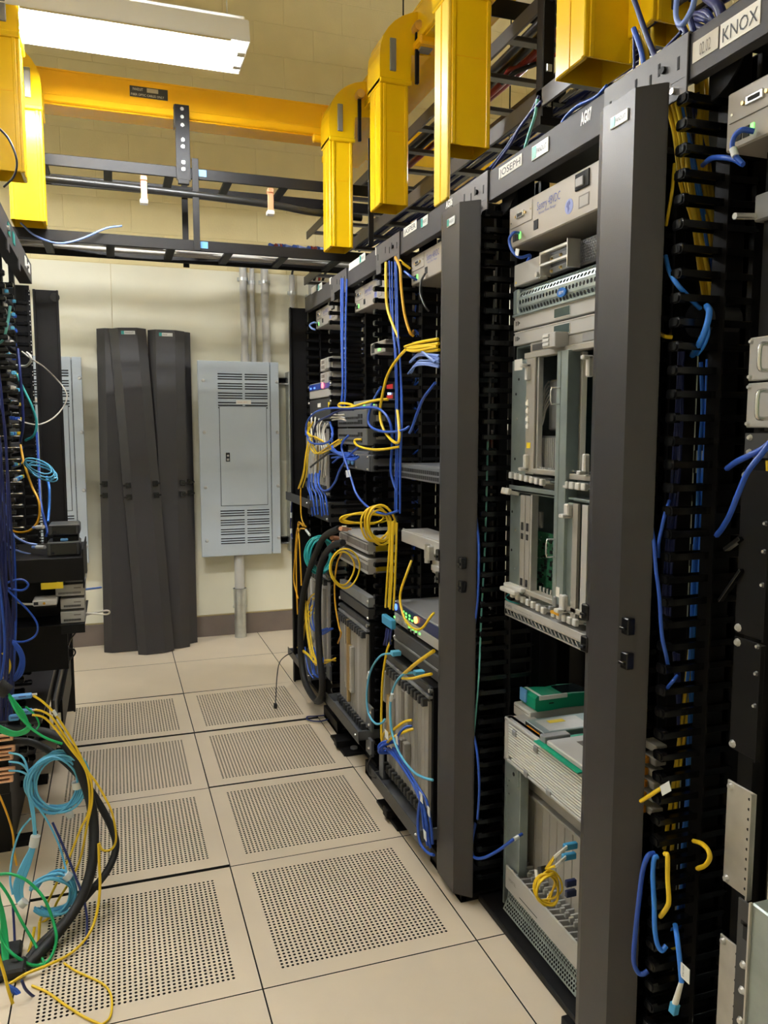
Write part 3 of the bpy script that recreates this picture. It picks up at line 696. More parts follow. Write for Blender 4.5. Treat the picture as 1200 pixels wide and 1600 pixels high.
t_ = MB().box(.80, .955, -.398, -.394, .03, 2.1); obj('dark_screen', t_, 'black_metal', M1)  # black sheet added to darken the manager against the bright shells
def rack(label, y0, y1, rear=(.02, 2.10), posts=True):
    t = thing('equipment_rack', label, 'rack', (.95, (y0+y1)/2, 0), 'black open racks of the right row')
    for x in (.775, 1.16):
        for y, s in ((y0+.010, 1), (y1-.010, -1)):
            obj('post', MB().box(x, x+.004, y-.010, y+.022 if s > 0 else y+.010, .02, 2.15).box(x, x+.07, y-.012*s-.002, y-.012*s+.002, .02, 2.15) if s > 0 else
                MB().box(x, x+.004, y-.022, y+.010, .02, 2.15).box(x, x+.07, y+.010, y+.014, .02, 2.15), 'black_metal', t)
    obj('header', MB().box(.700, .704, y0-.006, y1+.006, 2.078, 2.158, b=.001).box(.700, .78, y0-.006, y1+.006, 2.154, 2.158).box(.704, .725, y0-.006, y1+.006, 2.078, 2.081), 'header_gray', t)
    obj('top_plate', MB().box(.705, 1.2, y0, y1, 2.148, 2.153), 'black_metal', t)
    obj('base', MB().box(.695, 1.22, y0+.002, y1-.002, 0, .020, b=.003), 'black_metal', t)
    obj('rear_blackout', MB().box(1.225, 1.23, y0-.02, y1+.02, rear[0], rear[1]), 'black_paint', t)  # added black sheet keeps the bright room out of empty slots
    return t
R0 = rack('nearest rack at the right edge, its header marked KNOX', -1.25, -.645)
R1 = rack('rack marked JOSEPH between the two charcoal covers', -.392, .172)
R2 = rack('rack marked JASPER just beyond the second charcoal cover', .430, .894)
R3 = rack('second rack from the back wall in the right row', 1.155, 1.588)
R4 = rack('farthest rack of the right row, next to the back wall', 1.850, 2.410)
XH = .6998
plate_text(R1, 'JOSEPH', 780, 815.5, 272, XH, .030); badge(R1, onX(845, 233, XH).y, onX(845, 233, XH).z, XH, .080, .034)
q = onX(908, 196, XH); text('AG07', .036, (XH-.0006, q.y, q.z), *AX, 'ink_white', R1, bold=.0015, width=.042)
plate_text(R0, 'KNOX', 1126, 1187, 58, XH, .040, pad=.10); plate_text(R0, '02.02', 1083, 1122, 84, XH, .036, 'tape_tan', 'ink_gray', pad=.55)
plate_text(R2, 'JASPER', 631, 651, 364, XH, .030); badge(R2, onX(664, 346, XH).y, onX(664, 346, XH).z, XH, .062, .032)
q = onX(697, 326, .6935); text('AG06', .030, (.6932, q.y, q.z), *AX, 'ink_white', M2, bold=.001, width=.05)
plate_text(R3, 'JUPITER'[:0], 545.5, 562, 418, XH, .030); badge(R3, onX(567, 403, XH).y, onX(567, 403, XH).z, XH, .075, .032)
plate_text(R3, None, 587, 591, 393, XH, .030)
plate_text(R4, None, 486.5, 494.5, 455, XH, .032); badge(R4, onX(500.5, 448, XH).y, onX(500.5, 448, XH).z, XH, .075, .032); plate_text(R4, None, 515, 518.5, 440, XH, .03)
# dark rounded gusset plates under the header ends
for R_, y in ((R0, -.69), (R1, .128)):
    m = MB(); pts = [(.0, 0), (.0, -.085)]+[(.0+.095*math.sin(k*math.pi/12), -.085+.085*(1-math.cos(k*math.pi/12))) for k in range(1, 7)]
    m.prism(pts, lambda a, b, q: (.735+q, y-.02-a+.05, 2.14+b*1.2), 0, .004); obj('gusset', m, 'black_metal', R_)

def equip(name, label, cat, x, yl, yr, z0, z1, depth=.42, m='beige_box', b=.003, group=None, ears=None):
    t = thing(name, label, cat, (x+depth/2, (yl+yr)/2, z0), group)
    obj('case', MB().box(x, x+depth, yr, yl, z0, z1, b=b), m, t)
    if ears:
        for y, s in ((yl, 1), (yr, -1)):
            obj('ear', MB().box(.768, .7735, y-.001, y+s*.034, z0+.004, z1-.004), ears, t)
    return t
def screws(parent, x, pts, r=.005, m='steel'):
    for y, z in pts: obj('screw', MB().cyl((x, y, z), (x-.005, y, z), r, 8, r2=r*.6), m, parent)
def fr(yl, yr, z0, z1):            # fractions across (from the viewer's left) and up the front
    return lambda a, b: (yl+(yr-yl)*a, z0+(z1-z0)*b)

def sentry(label, x, yl, yr, z0, z1):
    t = equip('power_manager', label, 'power unit', x, yl, yr, z0, z1, .36, 'beige_box', .003, 'beige power units under the right headers', 'black_metal')
    P = fr(yl, yr, z0, z1)
    def pl(n, a0, b0, a1, b1, d, m, b=.0008, parent=t):
        (ya, za), (yb, zb) = P(a0, b0), P(a1, b1); return obj(n, MB().box(x-d, x+.0005, yb, ya, za, zb, b=b), m, parent)
    pl('connector_plate', .02, .47, .29, .95, .0016, 'beige_box')
    pl('plate_edge', .02, .462, .29, .47, .0017, 'ink_gray', 0)
    c = pl('serial_port', .11, .63, .20, .78, .006, 'steel', .002); pl('port_pins', .125, .67, .185, .74, .0066, 'slot_dark', 0, c)
    for a in (.095, .215): y, z = P(a, .70); obj('screw', MB().cyl((x, y, z), (x-.006, y, z), .0035, 6), 'brass', t)
    for a, bb in ((.035, .60), (.275, .72)): y, z = P(a, bb); obj('screw', MB().cyl((x-.0016, y, z), (x-.003, y, z), .0025, 6), 'steel', t)
    for a in (.055, .095): pl('network_jack', a, .12, a+.032, .30, .0015, 'slot_dark', 0)
    pl('status_led', .135, .14, .152, .30, .002, 'led_green', 0)
    pl('sensor_jack', .31, .18, .36, .40, .0015, 'slot_dark', 0)
    s_ = pl('switch_bezel', .755, .58, .885, .93, .004, 'slot_dark', .001); pl('switch_rocker', .775, .62, .85, .82, .009, 'mid_gray', .002, s_)
    (y, z) = P(.345, .60); text('Sentry 48VDC', .030, (x-.0004, y, z), *AX, 'ink_blue', t, width=.112)
    (y, z) = P(.365, .49); text('Remote Power Manager', .010, (x-.0004, y, z), *AX, 'ink_blue', t, width=.085)
    (y, z) = P(.69, .34); g_ = obj('globe_logo', MB().cyl((x+.001, y, z), (x-.0006, y, z), .018, 18), 'globe_blue', t)
    obj('globe_land', MB().prism([(-.004, -.014), (.002, -.006), (-.001, .001), (.006, .006), (.001, .014), (-.008, .010), (-.011, .002), (-.006, -.003)], lambda a, b, q: (x-.0010+q, y-a, z+b), 0, .0005), 'ink_blue', g_)
    pl('rating_plate', .785, .18, .885, .45, .0006, 'ink_gray', 0); pl('rating_text', .795, .21, .875, .42, .0009, 'card_gray', 0)
    return t
sentry('beige power unit under the JOSEPH header', .735, .112, -.330, 1.938, 2.046)
sentry('beige power unit under the KNOX header at the right edge', .735, -.709, -1.15, 1.934, 2.034)
sentry('beige power unit under the JASPER header, partly behind the second cover', .735, .872, .435, 1.965, 2.066)
sentry('beige power unit in the second rack from the back', .735, 1.590, 1.155, 1.965, 2.066)
sentry('beige power unit in the farthest right rack', .730, 2.292, 1.865, 1.975, 2.070)

# ------------------------------------------------------------------ rack marked JOSEPH
Y_ = lambda u, v, X=.75: onX(u, v, X).y
Z_ = lambda u, v, X=.75: onX(u, v, X).z
YL = .103; YR = -.335
t = equip('power_shelf', 'small grey power tray with open handles above the mesh bezel', 'power supply', .775, YL, YR, 1.838, 1.900, .36, 'dark_gray', .002)
obj('blank_plate', MB().box(.748, .776, Y_(843, 430), YL, 1.835, 1.893, b=.002), 'light_gray', t)
ya, yb = Y_(846, 430), Y_(891, 430)
for zz in (1.838, 1.868): 
    obj('handle', MB().box(.742, .752, yb, ya, zz+.022, zz+.030, b=.002).box(.742, .775, yb, yb+.006, zz, zz+.030, b=.001).box(.742, .775, ya-.006, ya, zz, zz+.030, b=.001), 'aluminium', t)
    obj('module_face', MB().box(.766, .776, yb+.012, ya-.012, zz+.004, zz+.020, b=.001), 'mid_gray', t); screws(t, .766, [((ya+yb)/2, zz+.012), (ya-.025, zz+.010)], .005, 'brass')
obj('end_flange', MB().box(.738, .775, yb-.004, yb-.001, 1.836, 1.904), 'aluminium', t); obj('thumb_screw', MB().cyl((.748, ya+.004, 1.843), (.735, ya+.004, 1.843), .007, 8), 'aluminium', t)
obj('warning_mark', MB().prism([(-.004, 0), (.004, 0), (0, .007)], lambda a, b, q: (.7475-q, YL-.012+a, 1.842+b), 0, .0004), 'warn_yellow', t)
obj('mesh_cover', MB().hexmesh((.771, yb-.008, 1.845), (0, -1, 0), (0, 0, 1), .13, .052, .0075, .0028, .001), 'dark_gray', t)

t = equip('server', 'server with curved hexagon mesh bezel and round blue badge', 'server', .775, YL, YR, 1.752, 1.832, .38, 'dark_gray', .002)
# bezel: rounded top edge, hexagon mesh front
prof = [(.752, 1.756), (.745, 1.775), (.745, 1.800), (.752, 1.815), (.768, 1.828)]
for k, ((xa, za), (xb, zb)) in enumerate(zip(prof[:-1], prof[1:])):
    L = math.hypot(xb-xa, zb-za)
    obj('bezel_mesh', MB().hexmesh((xa, YL-.03, za), (0, -1, 0), (xb-xa, 0, zb-za), .405, L, .0155, .0062, .0015), 'zinc', t)
obj('bezel_frame', MB().box(.744, .775, YL-.032, YL, 1.754, 1.826, b=.006).box(.744, .752, YR, YL, 1.752, 1.758, b=.001), 'zinc', t)
yc, zc = Y_(879, 457, .742), Z_(879, 457, .742)
bd = obj('badge', MB().prism([(.020*math.cos(k*math.pi/8), .0115*math.sin(k*math.pi/8)) for k in range(16)], lambda a, b, q: (.742-q, yc+a, zc+b), 0, .004), 'logo_blue', t)
text('IBM', .011, (.7375, yc+.011, zc-.004), *AX, 'ink_white', bd, width=.022)
for i, (z0, z1, lab, m) in enumerate(((1.718, 1.756, 'upper', 'lcd'), (1.676, 1.714, 'lower', 'lcd'))):
    z0, z1 = z0-.002, z1-.004
    t = equip('rack_appliance', '%s of the two flat light grey units with a dark window' % lab, 'rack unit', .752, YL, YR, z0, z1, .38, 'light_gray', .002, 'flat grey units with dark windows', 'light_gray')
    obj('top_lip', MB().box(.750, .756, YR, YL, z1-.0015, z1+.0005), 'white_plastic', t)
    ya, yb = Y_(866, 480), Y_(890, 480); zm = (z0+z1)/2
    wn = obj('window_frame', MB().box(.7505, .7525, yb-.002, ya+.002, zm-.0125, zm+.0125), 'white_plastic', t); obj('window', MB().box(.750, .752, yb, ya, zm-.011, zm+.011), m, t)
    for a in (.008, .018): obj('indicator', MB().box(.7512, .7525, YL-a-.003, YL-a, zm-.006, zm+.006), 'slot_dark', t)
    obj('indicator', MB().prism([(-.003, -.004), (.003, 0), (-.003, .004)], lambda a, b, q: (.7514+q, YL-.028-a, zm+b), 0, .001), 'slot_dark', t); screws(t, .768, [(YL+.014, zm)])

def lever(parent, x, y, z, L=.09, w=.010, tilt=-.25, m='white_plastic'):
    # an ejector lever lying towards the aisle
    ax = V((math.cos(tilt), 0, math.sin(tilt))); n = V((-math.sin(tilt), 0, math.cos(tilt))); c = V((x, y, z))
    mm = MB().obox(c-ax*L/2, ax*(L/2), V((0, w/2, 0)), n*.005, b=.002).obox(c-ax*(L*.96), ax*.006, V((0, w*.62, 0)), n*.009, b=.002)
    return obj('lever', mm, m, parent)
def ejector(parent, x, y, z, up=True, w=.014, h=.05, m='white_plastic'):
    s = 1 if up else -1
    mm = MB().box(x-.012, x+.004, y-w/2, y+w/2, z, z+s*h, b=.003).box(x-.026, x, y-w/2, y+w/2, z, z+s*.010, b=.003)
    return obj('ejector', mm, m, parent)

# upper and lower card cage
t = thing('card_cage', 'upper open card cage with zinc frame and exposed modules in the JOSEPH rack', 'chassis', (.95, -.12, 1.30), 'open card cages in the JOSEPH rack')
UC = t
def P1(u, v, X=.75): q = onX(u, v, X); return q.y, q.z
y = lambda u: onX(u, 640, .75).y
z0, z1 = 1.305, 1.672
obj('shell', MB().box(.76, 1.15, YL-.004, YL, z0, z1).box(.76, 1.15, YR, YR+.004, z0, z1).box(.76, 1.15, YR, YL, z1-.004, z1).box(.76, 1.15, YR, YL, z0, z0+.004).box(1.146, 1.15, YR, YL, z0, z1), 'zinc', t)
obj('backplane', MB().box(1.05, 1.06, YR+.01, YL-.01, z0+.01, z1-.01), 'pcb_dark', t)
fl = obj('left_flange', MB().box(.748, .752, y(823), y(800.5), z0+.012, z1-.04, b=.001), 'zinc', t)
for zz in (1.32, 1.36, 1.47, 1.54, 1.58): obj('hole', MB().cyl((.748, y(806+(zz*100) % 9), zz), (.7475, y(806+(zz*100) % 9), zz), .004, 8), 'steel' if int(zz*100) % 2 else 'slot_dark', fl)
obj('serial_sticker', MB().box(.7472, .748, y(816), y(804), 1.605, 1.635), 'paper', t)
obj('top_rail', MB().box(.745, .77, YR, y(820), 1.632, 1.648, b=.002), 'card_gray', t)
obj('fan_header', MB().box(.755, .78, YR, y(824), 1.648, 1.674, b=.002), 'card_gray', t)
obj('header_grille', MB().box(.7535, .756, y(850), y(828), 1.652, 1.668), 'dark_gray', t)
obj('header_knob', MB().cyl((.755, y(857), 1.660), (.745, y(857), 1.660), .007, 10), 'copper', t)
sw = obj('alarm_box', MB().box(.715, .755, y(884), y(864), 1.645, 1.682, b=.002), 'light_gray', t)
for k in range(3): obj('button', MB().box(.712, .716, y(875), y(865.5), 1.650+k*.0105, 1.657+k*.0105, b=.001), 'white_plastic', sw)
obj('display_module', MB().box(.752, .756, y(926), y(906), 1.652, 1.672), 'mid_gray', t)
obj('card_front', MB().box(.746, .752, y(837), y(823.5), 1.322, 1.632, b=.001), 'card_gray', t)
for e in (1.618, 1.330): ejector(t, .746, y(828), e, up=(e < 1.5), w=.014, h=.045 if e < 1.5 else .045)
for k, vv in enumerate((629, 641, 654, 665)):
    q = onX(823, vv, .742); obj('knob', MB().prism([(-.008, -.006), (.006, -.009), (.006, .003), (.001, .008), (-.003, .003), (-.008, .002)], lambda a, b, w_: (.742+w_, q.y-a, q.z+b), 0, .008), 'paper', t)
obj('caution_sticker', MB().box(.7452, .7462, y(832), y(826), 1.392, 1.407), 'warn_yellow', t)
obj('module_frame', MB().box(.752, .765, y(840), y(837.5), 1.322, 1.632), 'aluminium', t)
yd = lambda u, X: onX(u, 640, X).y
obj('power_module', MB().box(.80, .98, yd(885, .80), yd(857, .80), 1.44, 1.575, b=.004), 'mid_gray', t)
hs = obj('heat_sink', MB().box(.785, .96, yd(880, .785), yd(841, .785), 1.330, 1.425, b=.002), 'mid_gray', t)
for k in range(11): yy = yd(848, .775)-(yd(848, .775)-yd(878, .775))*k/10; obj('fin', MB().box(.775, .786, yy-.0014, yy+.0014, 1.334, 1.42), 'light_gray', hs)
for k in range(6):
    a = onX(842, 620+k*8+(4 if k > 2 else 0), .775); e = onX(858, 596+k*7, .80)
    obj('wire', MB().tube(spline([a, (a.x+.003, a.y-.015, a.z+.003), ((a.x+e.x)/2, (a.y+e.y)/2-.006, (a.z+e.z)/2+.006), e], 4), .0022, 5), 'aluminium', t)
obj('center_strip', MB().box(.735, .741, y(882.5), y(877), 1.0, 1.636, b=.001), 'zinc', t)
obj('center_post', MB().box(.735, .77, y(894), y(883.5), 1.0, 1.636, b=.001), 'zinc', t)
q = onX(883, 645, .735); obj('bail_handle', MB().tube([(.735, y(882), 1.545), (.712, y(882), 1.545), (.710, y(882), 1.535), (.710, y(882), 1.515), (.712, y(882), 1.505), (.735, y(882), 1.505)], .0022, 6), 'steel', t)
q = onX(883, 855, .735); obj('bail_handle', MB().tube([(.735, y(880), 1.165), (.712, y(880), 1.165), (.710, y(880), 1.155), (.710, y(880), 1.13), (.712, y(880), 1.12), (.735, y(880), 1.12)], .0022, 6), 'steel', t)
obj('card_guide', MB().box(.775, .79, yd(908, .775), yd(904.5, .775), 1.325, 1.632), 'paper', t); obj('dark_card', MB().box(.80, 1.0, yd(903, .8), yd(897, .8), 1.325, 1.632), 'pcb_dark', t)
ejector(t, .746, y(924), 1.615, up=False, w=.014, h=.05) ; ejector(t, .746, y(922), 1.335, up=True, w=.014, h=.05)
obj('bottom_rail', MB().box(.745, .77, y(876), y(824), 1.324, 1.338, b=.002).box(.745, .77, YR, y(894), 1.320, 1.334, b=.002), 'card_gray', t)
m = MB()
for k in range(24): yy = y(842)-(y(842)-y(926))*k/23; m.box(.752, .757, yy-.002, yy+.002, 1.338, 1.343)
obj('guide_teeth', m, 'steel', t)
for k in range(7): lever(t, .738+.075, y(806+k*8.2)+.002, 1.311-.0015*k, .075, .013, -.04)
for k in range(4): lever(t, .738+.075, y(893+k*9.5), 1.303, .075, .015, -.04)
obj('shelf_lip', MB().box(.746, .80, y(873), YL+.002, 1.278, 1.282).box(.744, .748, y(873), YL+.002, 1.274, 1.286, b=.001).box(.746, .80, YR, y(893), 1.270, 1.275, b=.001), 'zinc', t)

t = thing('card_cage', 'lower open card cage with a green circuit board in the JOSEPH rack', 'chassis', (.95, -.12, .93), 'open card cages in the JOSEPH rack')
z0, z1 = .965, 1.268
obj('shell', MB().box(.76, 1.15, YL-.004, YL, z0, z1).box(.76, 1.15, YR, YR+.004, z0, z1).box(.76, 1.15, YR, YL, z1-.003, z1).box(.76, 1.15, YR, YL, z0, z0+.004).box(1.146, 1.15, YR, YL, z0, z1), 'zinc', t)
obj('backplane', MB().box(1.05, 1.06, YR+.01, YL-.01, z0+.01, z1-.01), 'pcb_dark', t)
y2 = lambda u: onX(u, 850, .75).y
fl = obj('left_flange', MB().box(.748, .752, y2(814), YL, z0+.012, z1-.01, b=.001), 'zinc', t)
for k, zz in enumerate((1.0, 1.05, 1.10, 1.16, 1.21)): obj('hole', MB().cyl((.748, YL-.012-.02*(k % 2), zz), (.7475, YL-.012-.02*(k % 2), zz), .004, 8), 'steel' if k % 2 else 'slot_dark', fl)
for k in range(4): lever(t, .752, YL-.012-k*.010, 1.262, .035, .009)
for a, b in ((814.5, 821.5), (822.5, 829.5)):
    c = obj('card_front', MB().box(.745, .752, y2(b), y2(a), .985, 1.262, b=.001), 'card_gray', t)
    for zz, h in ((1.165, .022), (1.140, .016), (1.01, .02)): obj('port', MB().box(.7442, .7455, y2(b-1.8), y2(a+1.8), zz, zz+h), 'slot_dark', c)
obj('module_frame', MB().box(.746, .765, y2(832.5), y2(829.8), .975, 1.266), 'aluminium', t)
y4 = lambda u: onX(u, 850, .80).y
pc = obj('circuit_board', MB().box(.80, .803, y4(870), y4(834), .985, 1.16), 'pcb_green', t)
random.seed(11); m = MB()
for k in range(46):
    yy = random.uniform(y4(868), y4(838)); zz = random.uniform(.995, 1.15); a = random.uniform(.002, .006); m.box(.797, .801, yy-a, yy+a, zz-a*.8, zz+a*.8)
obj('chips', m, 'slot_dark', pc, kind='stuff')
m = MB()
for k in range(30):
    yy = random.uniform(y4(868), y4(837)); zz = random.uniform(.995, 1.15); m.box(.798, .801, yy-.0015, yy+.0015, zz-.001, zz+.001)
obj('solder_points', m, 'aluminium', pc, kind='stuff')
obj('socket', MB().box(.795, .803, y4(847), y4(835), 1.17, 1.215, b=.001).box(.793, .797, y4(845), y4(840), 1.176, 1.21), ['aluminium'], t)
obj('strip_card', MB().box(.745, .752, y2(897), y2(887), .985, 1.262), 'zinc', t); obj('strip_card', MB().box(.742, .750, y2(906), y2(898), .975, 1.262), 'card_gray', t); obj('strip_card', MB().box(.745, .752, y2(920), y2(911), .985, 1.262), 'light_gray', t)
ejector(t, .742, y2(893), 1.225, up=True, w=.02, h=.035); ejector(t, .742, y2(889), .985, up=True, w=.022, h=.045); ejector(t, .742, y2(878), .985, up=True, w=.012, h=.035, m='mid_gray')
obj('barcode_sticker', MB().box(.734, .7352, y2(884), y2(879), 1.02, 1.045), 'paper', t)
obj('orange_sticker', MB().box(.7335, .735, y2(884), y2(871), .972, .982), 'cable_orange', t)
obj('bottom_rail', MB().box(.742, .77, YR, y2(824), .990, 1.004, b=.002), 'card_gray', t)
m = MB()
for k in range(6): yy = y2(836)-(y2(836)-y2(864))*k/5; m.cyl((.77, yy, 1.004), (.77, yy, 1.018), .004, 6)
obj('guide_pins', m, 'steel', t)
obj('eject_pair', MB().box(.728, .752, y2(826), YL-.002, .994, 1.006, b=.003).box(.715, .735, y2(822), YL-.004, .984, .996, b=.003), 'white_plastic', t)
for k in range(7): lever(t, .738+.08, y2(807+k*8.2), .974-.0015*k, .080, .012, -.03)
for k in range(5): lever(t, .738+.08, y2(873+k*8.5), .968, .08, .013, -.03)
obj('ground_wire', MB().tube(spline([(.75, YL-.004, .972), (.735, YL-.006, .962), (.733, YL-.03, .956), (.75, YL-.06, .953)], 4), .002, 5), 'cable_teal', t)
tr = obj('label_tray', MB().box(.738, .84, YR, YL+.002, .944, .948).box(.736, .740, YR, YL+.002, .932, .952, b=.001), 'light_gray', t)
text('NORTEL', .010, (.7356, YL-.008, .937), *AX, 'ink', tr, width=.036); text('Optical Multiservice Edge 6500', .006, (.7356, YL-.056, .938), *AX, 'ink_gray', tr, width=.10)
obj('vent_strip', MB().box(.742, .80, YR, YL+.002, .908, .911), 'zinc', t)
m = MB()
for k in range(22): yy = YL-.004-k*.0200; m.obox((.740, yy-.006, .9205), V((.0012, 0, 0)), V((0, .006, .0055)), V((0, -.0012, .0012)))
m.box(.738, .742, YR, YL+.002, .909, .913).box(.738, .742, YR, YL+.002, .928, .932)
obj('vent_lattice', m, 'aluminium', t)

# low chassis with louvred bezel and the things lying on it
t = thing('chassis', 'low grey chassis with rows of cards and a perforated bottom in the JOSEPH rack', 'chassis', (.95, -.12, .02))
obj('shell', MB().box(.812, 1.16, YR, YL-.005, .03, .590, b=.002).box(.742, .812, YL-.012, YL-.005, .03, .59).box(.742, .812, YR, YR+.004, .03, .59).box(.745, .812, YR, YL-.005, .584, .590), 'zinc', t)
y3 = lambda u, v=1300: onX(u, v, .75).y
fl = obj('left_flange', MB().box(.745, .772, y3(814), YL-.010, .155, .470, b=.001), 'zinc', t)
obj('hook_plate', MB().box(.740, .746, y3(812), YL-.014, .425, .475, b=.006), 'zinc', fl); obj('hook_hole', MB().cyl((.740, y3(806), .455), (.739, y3(806), .455), .006, 10), 'slot_dark', fl)
for zz in (.38, .40, .42, .30, .27): obj('hole', MB().cyl((.745, YL-.018-.01*((zz*50) % 2), zz), (.7443, YL-.018-.01*((zz*50) % 2), zz), .0028, 6), 'steel', fl)
yc0, yc1 = onX(815, 1300, .80).y, -.335; nC = 11
for k in range(nC):
    a = yc0-(yc0-yc1)*k/nC; b_ = yc0-(yc0-yc1)*(k+1)/nC
    c = obj('card_front', MB().box(.800, .812, b_+.0012, a-.0012, .125, .385, b=.0015), 'card_gray', t)
    if k == 0:
        for zz in (.375, .350): obj('port', MB().box(.798, .801, a-.014, a-.004, zz-.03, zz-.018), 'slot_dark', c)
        obj('yellow_mark', MB().box(.798, .801, a-.014, a-.003, .195, .212), 'warn_yellow', c)
obj('upper_cards', MB().box(.798, .812, yc1, yc0+.006, .398, .49, b=.002), 'card_gray', t)
obj('card_ledge', MB().box(.785, .812, yc1, yc0+.008, .385, .394, b=.002), 'card_gray', t)
m = MB()
for k in range(19): yy = yc0-.004-k*.022; m.box(.775, .800, yy-.003, yy+.003, .125, .175, b=.002).box(.768, .782, yy-.008, yy-.001, .158, .172, b=.002)
obj('latches', m, 'light_gray', t)
for k in range(16):
    yy = YL-.035-k*.0255; obj('fin', MB().obox((.768, yy, .148), V((.026, 0, -.003)), V((0, .003, 0)), V((0, 0, .012)), b=.001), 'light_gray', t)
tr = obj('fiber_tray', MB().box(.734, .740, yc1, YL-.034, .096, .166, b=.002).box(.740, .81, yc1, YL-.034, .104, .108), 'light_gray', t)
text('NORTEL', .013, (.7336, YL-.055, .130), *AX, 'ink_gray', tr, width=.045); obj('slit', MB().box(.7335, .735, YL-.22, YL-.12, .112, .114), 'slot_dark', tr)
obj('perforated_front', MB().hexmesh((.742, YL-.034, .062), (0, -1, 0), (.004, 0, .040), .39, .038, .0105, .0042, .0012), 'zinc', t)
obj('perforated_base', MB().hexmesh((.728, YL-.034, .030), (0, -1, 0), (.014, 0, .032), .39, .034, .0105, .0042, .0012), 'zinc', t)
obj('dark_liner', MB().box(.755, .812, yc1, YL-.034, .028, .10), 'slot_dark', t)
# louvred bezel
BZ = thing('louvred_bezel', 'light grey louvred bezel standing across the low chassis', 'bezel', (.72, -.14, .49))
zb0, zb1 = .492, .620
obj('back_plate', MB().box(.735, .742, YR, YL+.002-.04, zb0+.004, zb1-.004), 'slot_dark', BZ); obj('top_cover', MB().box(.735, .80, YR, YL-.04, zb1-.006, zb1), 'light_gray', BZ)
obj('frame', MB().box(.722, .748, YR, YL-.034, zb1-.010, zb1, b=.003).box(.722, .748, YR, YL-.034, zb0, zb0+.010, b=.003).box(.722, .748, YL-.058, YL-.034, zb0, zb1, b=.004), 'light_gray', BZ)
ns = 13
for k in range(ns):
    zz = zb0+.012+(zb1-zb0-.024)*(k+.5)/ns; obj('slat', MB().box(.723, .735, YR, YL-.058-(.02 if k < 1 else 0), zz-.0025, zz+.0025, b=.0008), 'white_plastic', BZ)
for u_, zz in ((.02, .592), (-.10, .592), (-.05, .502), (-.17, .502)): obj('catch', MB().box(.720, .735, u_-.022, u_, zz-.010, zz+.008, b=.002), 'mid_gray', BZ)
ZT = .590
t = thing('white_box', 'flat white box under the green tester', 'box', (.93, -.12, ZT))
obj('body', MB().box(.785, 1.12, .035, .132, ZT+.008, ZT+.045, b=.003), 'white_plastic', t); obj('lid_seam', MB().box(.7842, .785, .04, .128, ZT+.036, ZT+.0372), 'ink_gray', t); obj('foot', MB().box(.80, 1.1, .04, .12, ZT, ZT+.0085), 'ink_gray', t)
t = thing('power_supply', 'silver power supply with a yellow label lying before the white box', 'power supply', (.76, -.08, ZT))
obj('case', MB().box(.748, 1.05, -.108, -.008, ZT, ZT+.042, b=.002), 'zinc', t)
obj('black_face', MB().box(.7465, .749, -.106, -.010, ZT+.022, ZT+.040), 'slot_dark', t)
obj('terminal_strip', MB().box(.7455, .747, -.090, -.020, ZT+.028, ZT+.033), 'glass_amber', t)
for k in range(7): obj('terminal_fin', MB().box(.744, .749, -.028-k*.0115, -.023-k*.0115, ZT+.003, ZT+.020), 'screw_zinc', t)
obj('yellow_label', MB().box(.800, .850, -.052, -.032, ZT+.0420, ZT+.0428), 'warn_yellow', t); obj('white_label', MB().box(.77, .90, -.100, -.020, ZT+.0416, ZT+.0424), 'aluminium', t)
t = thing('circuit_card', 'green edged circuit card with a grey module at the front of the bezel top', 'circuit card', (.72, -.22, zb1))
obj('board', MB().box(.708, .95, -.335, -.125, zb1+.0005, zb1+.0035), 'tester_green', t); obj('module', MB().box(.722, .95, -.335, -.165, zb1+.0035, zb1+.018, b=.003), 'light_gray', t)
obj('connector', MB().box(.722, .80, -.158, -.130, zb1+.0035, zb1+.022, b=.002), 'mid_gray', t); obj('module_label', MB().box(.79, .84, -.24, -.20, zb1+.0178, zb1+.0186), 'ink_gray', t)
# green cable tester
zt = ZT+.0455
t = thing('cable_tester', 'green handheld cable tester lying on the flat white box', 'tester', (.86, -.05, zt))
prof = [(0, .006), (.008, .0), (.05, 0), (.09, .003), (.14, .002), (.18, 0), (.192, .006), (.192, .028), (.18, .040), (.12, .043), (.08, .040), (.045, .044), (.006, .046), (0, .038)]
obj('body', MB().prism(prof, lambda a, b, q: (.800+a, q, zt+b), .030, .115), 'tester_green', t)
obj('bumper', MB().box(.794, .801, .078, .113, zt+.012, zt+.050, b=.002), 'clip_blue', t)
obj('screen', MB().box(.895, .975, .040, .105, zt+.0405, zt+.0440), 'lcd_screen', t)
obj('white_tape', MB().box(.812, .905, .0285, .034, zt+.033, zt+.0455, b=.001), 'badge_white', t); obj('tape_band', MB().box(.812, .820, .030, .115, zt+.045, zt+.0468), 'badge_white', t)
obj('side_slot', MB().box(.845, .860, .029, .0305, zt+.020, zt+.023), 'slot_dark', t)

# ------------------------------------------------------------------ KNOX rack edge
t = thing('router_chassis', 'beige framed chassis with bail handles at the right edge', 'chassis', (.95, -.95, 1.44))
obj('body', MB().box(.80, 1.15, -1.2, -.765, 1.44, 1.61), 'dark_gray', t)
for k, (a, b) in enumerate(((1.530, 1.607), (1.446, 1.526))):
    p_ = obj('beige_panel', MB().box(.775, .80, -1.2, -.745, a, b, b=.002), 'light_gray', t)
    hy = -.797; obj('bail_handle', MB().tube(spline([(.775, hy, b-.016), (.756, hy, b-.016), (.750, hy, b-.024), (.750, hy, a+.024), (.756, hy, a+.016), (.775, hy, a+.016)], 3), .0040, 8), 'steel', p_)
    obj('dark_inner', MB().box(.772, .776, -1.2, -.812, a+.012, b-.012), 'pcb_green', p_)
    screws(p_, .775, [(-.751, b-.007), (-.751, a+.007)], .005, 'screw_zinc')
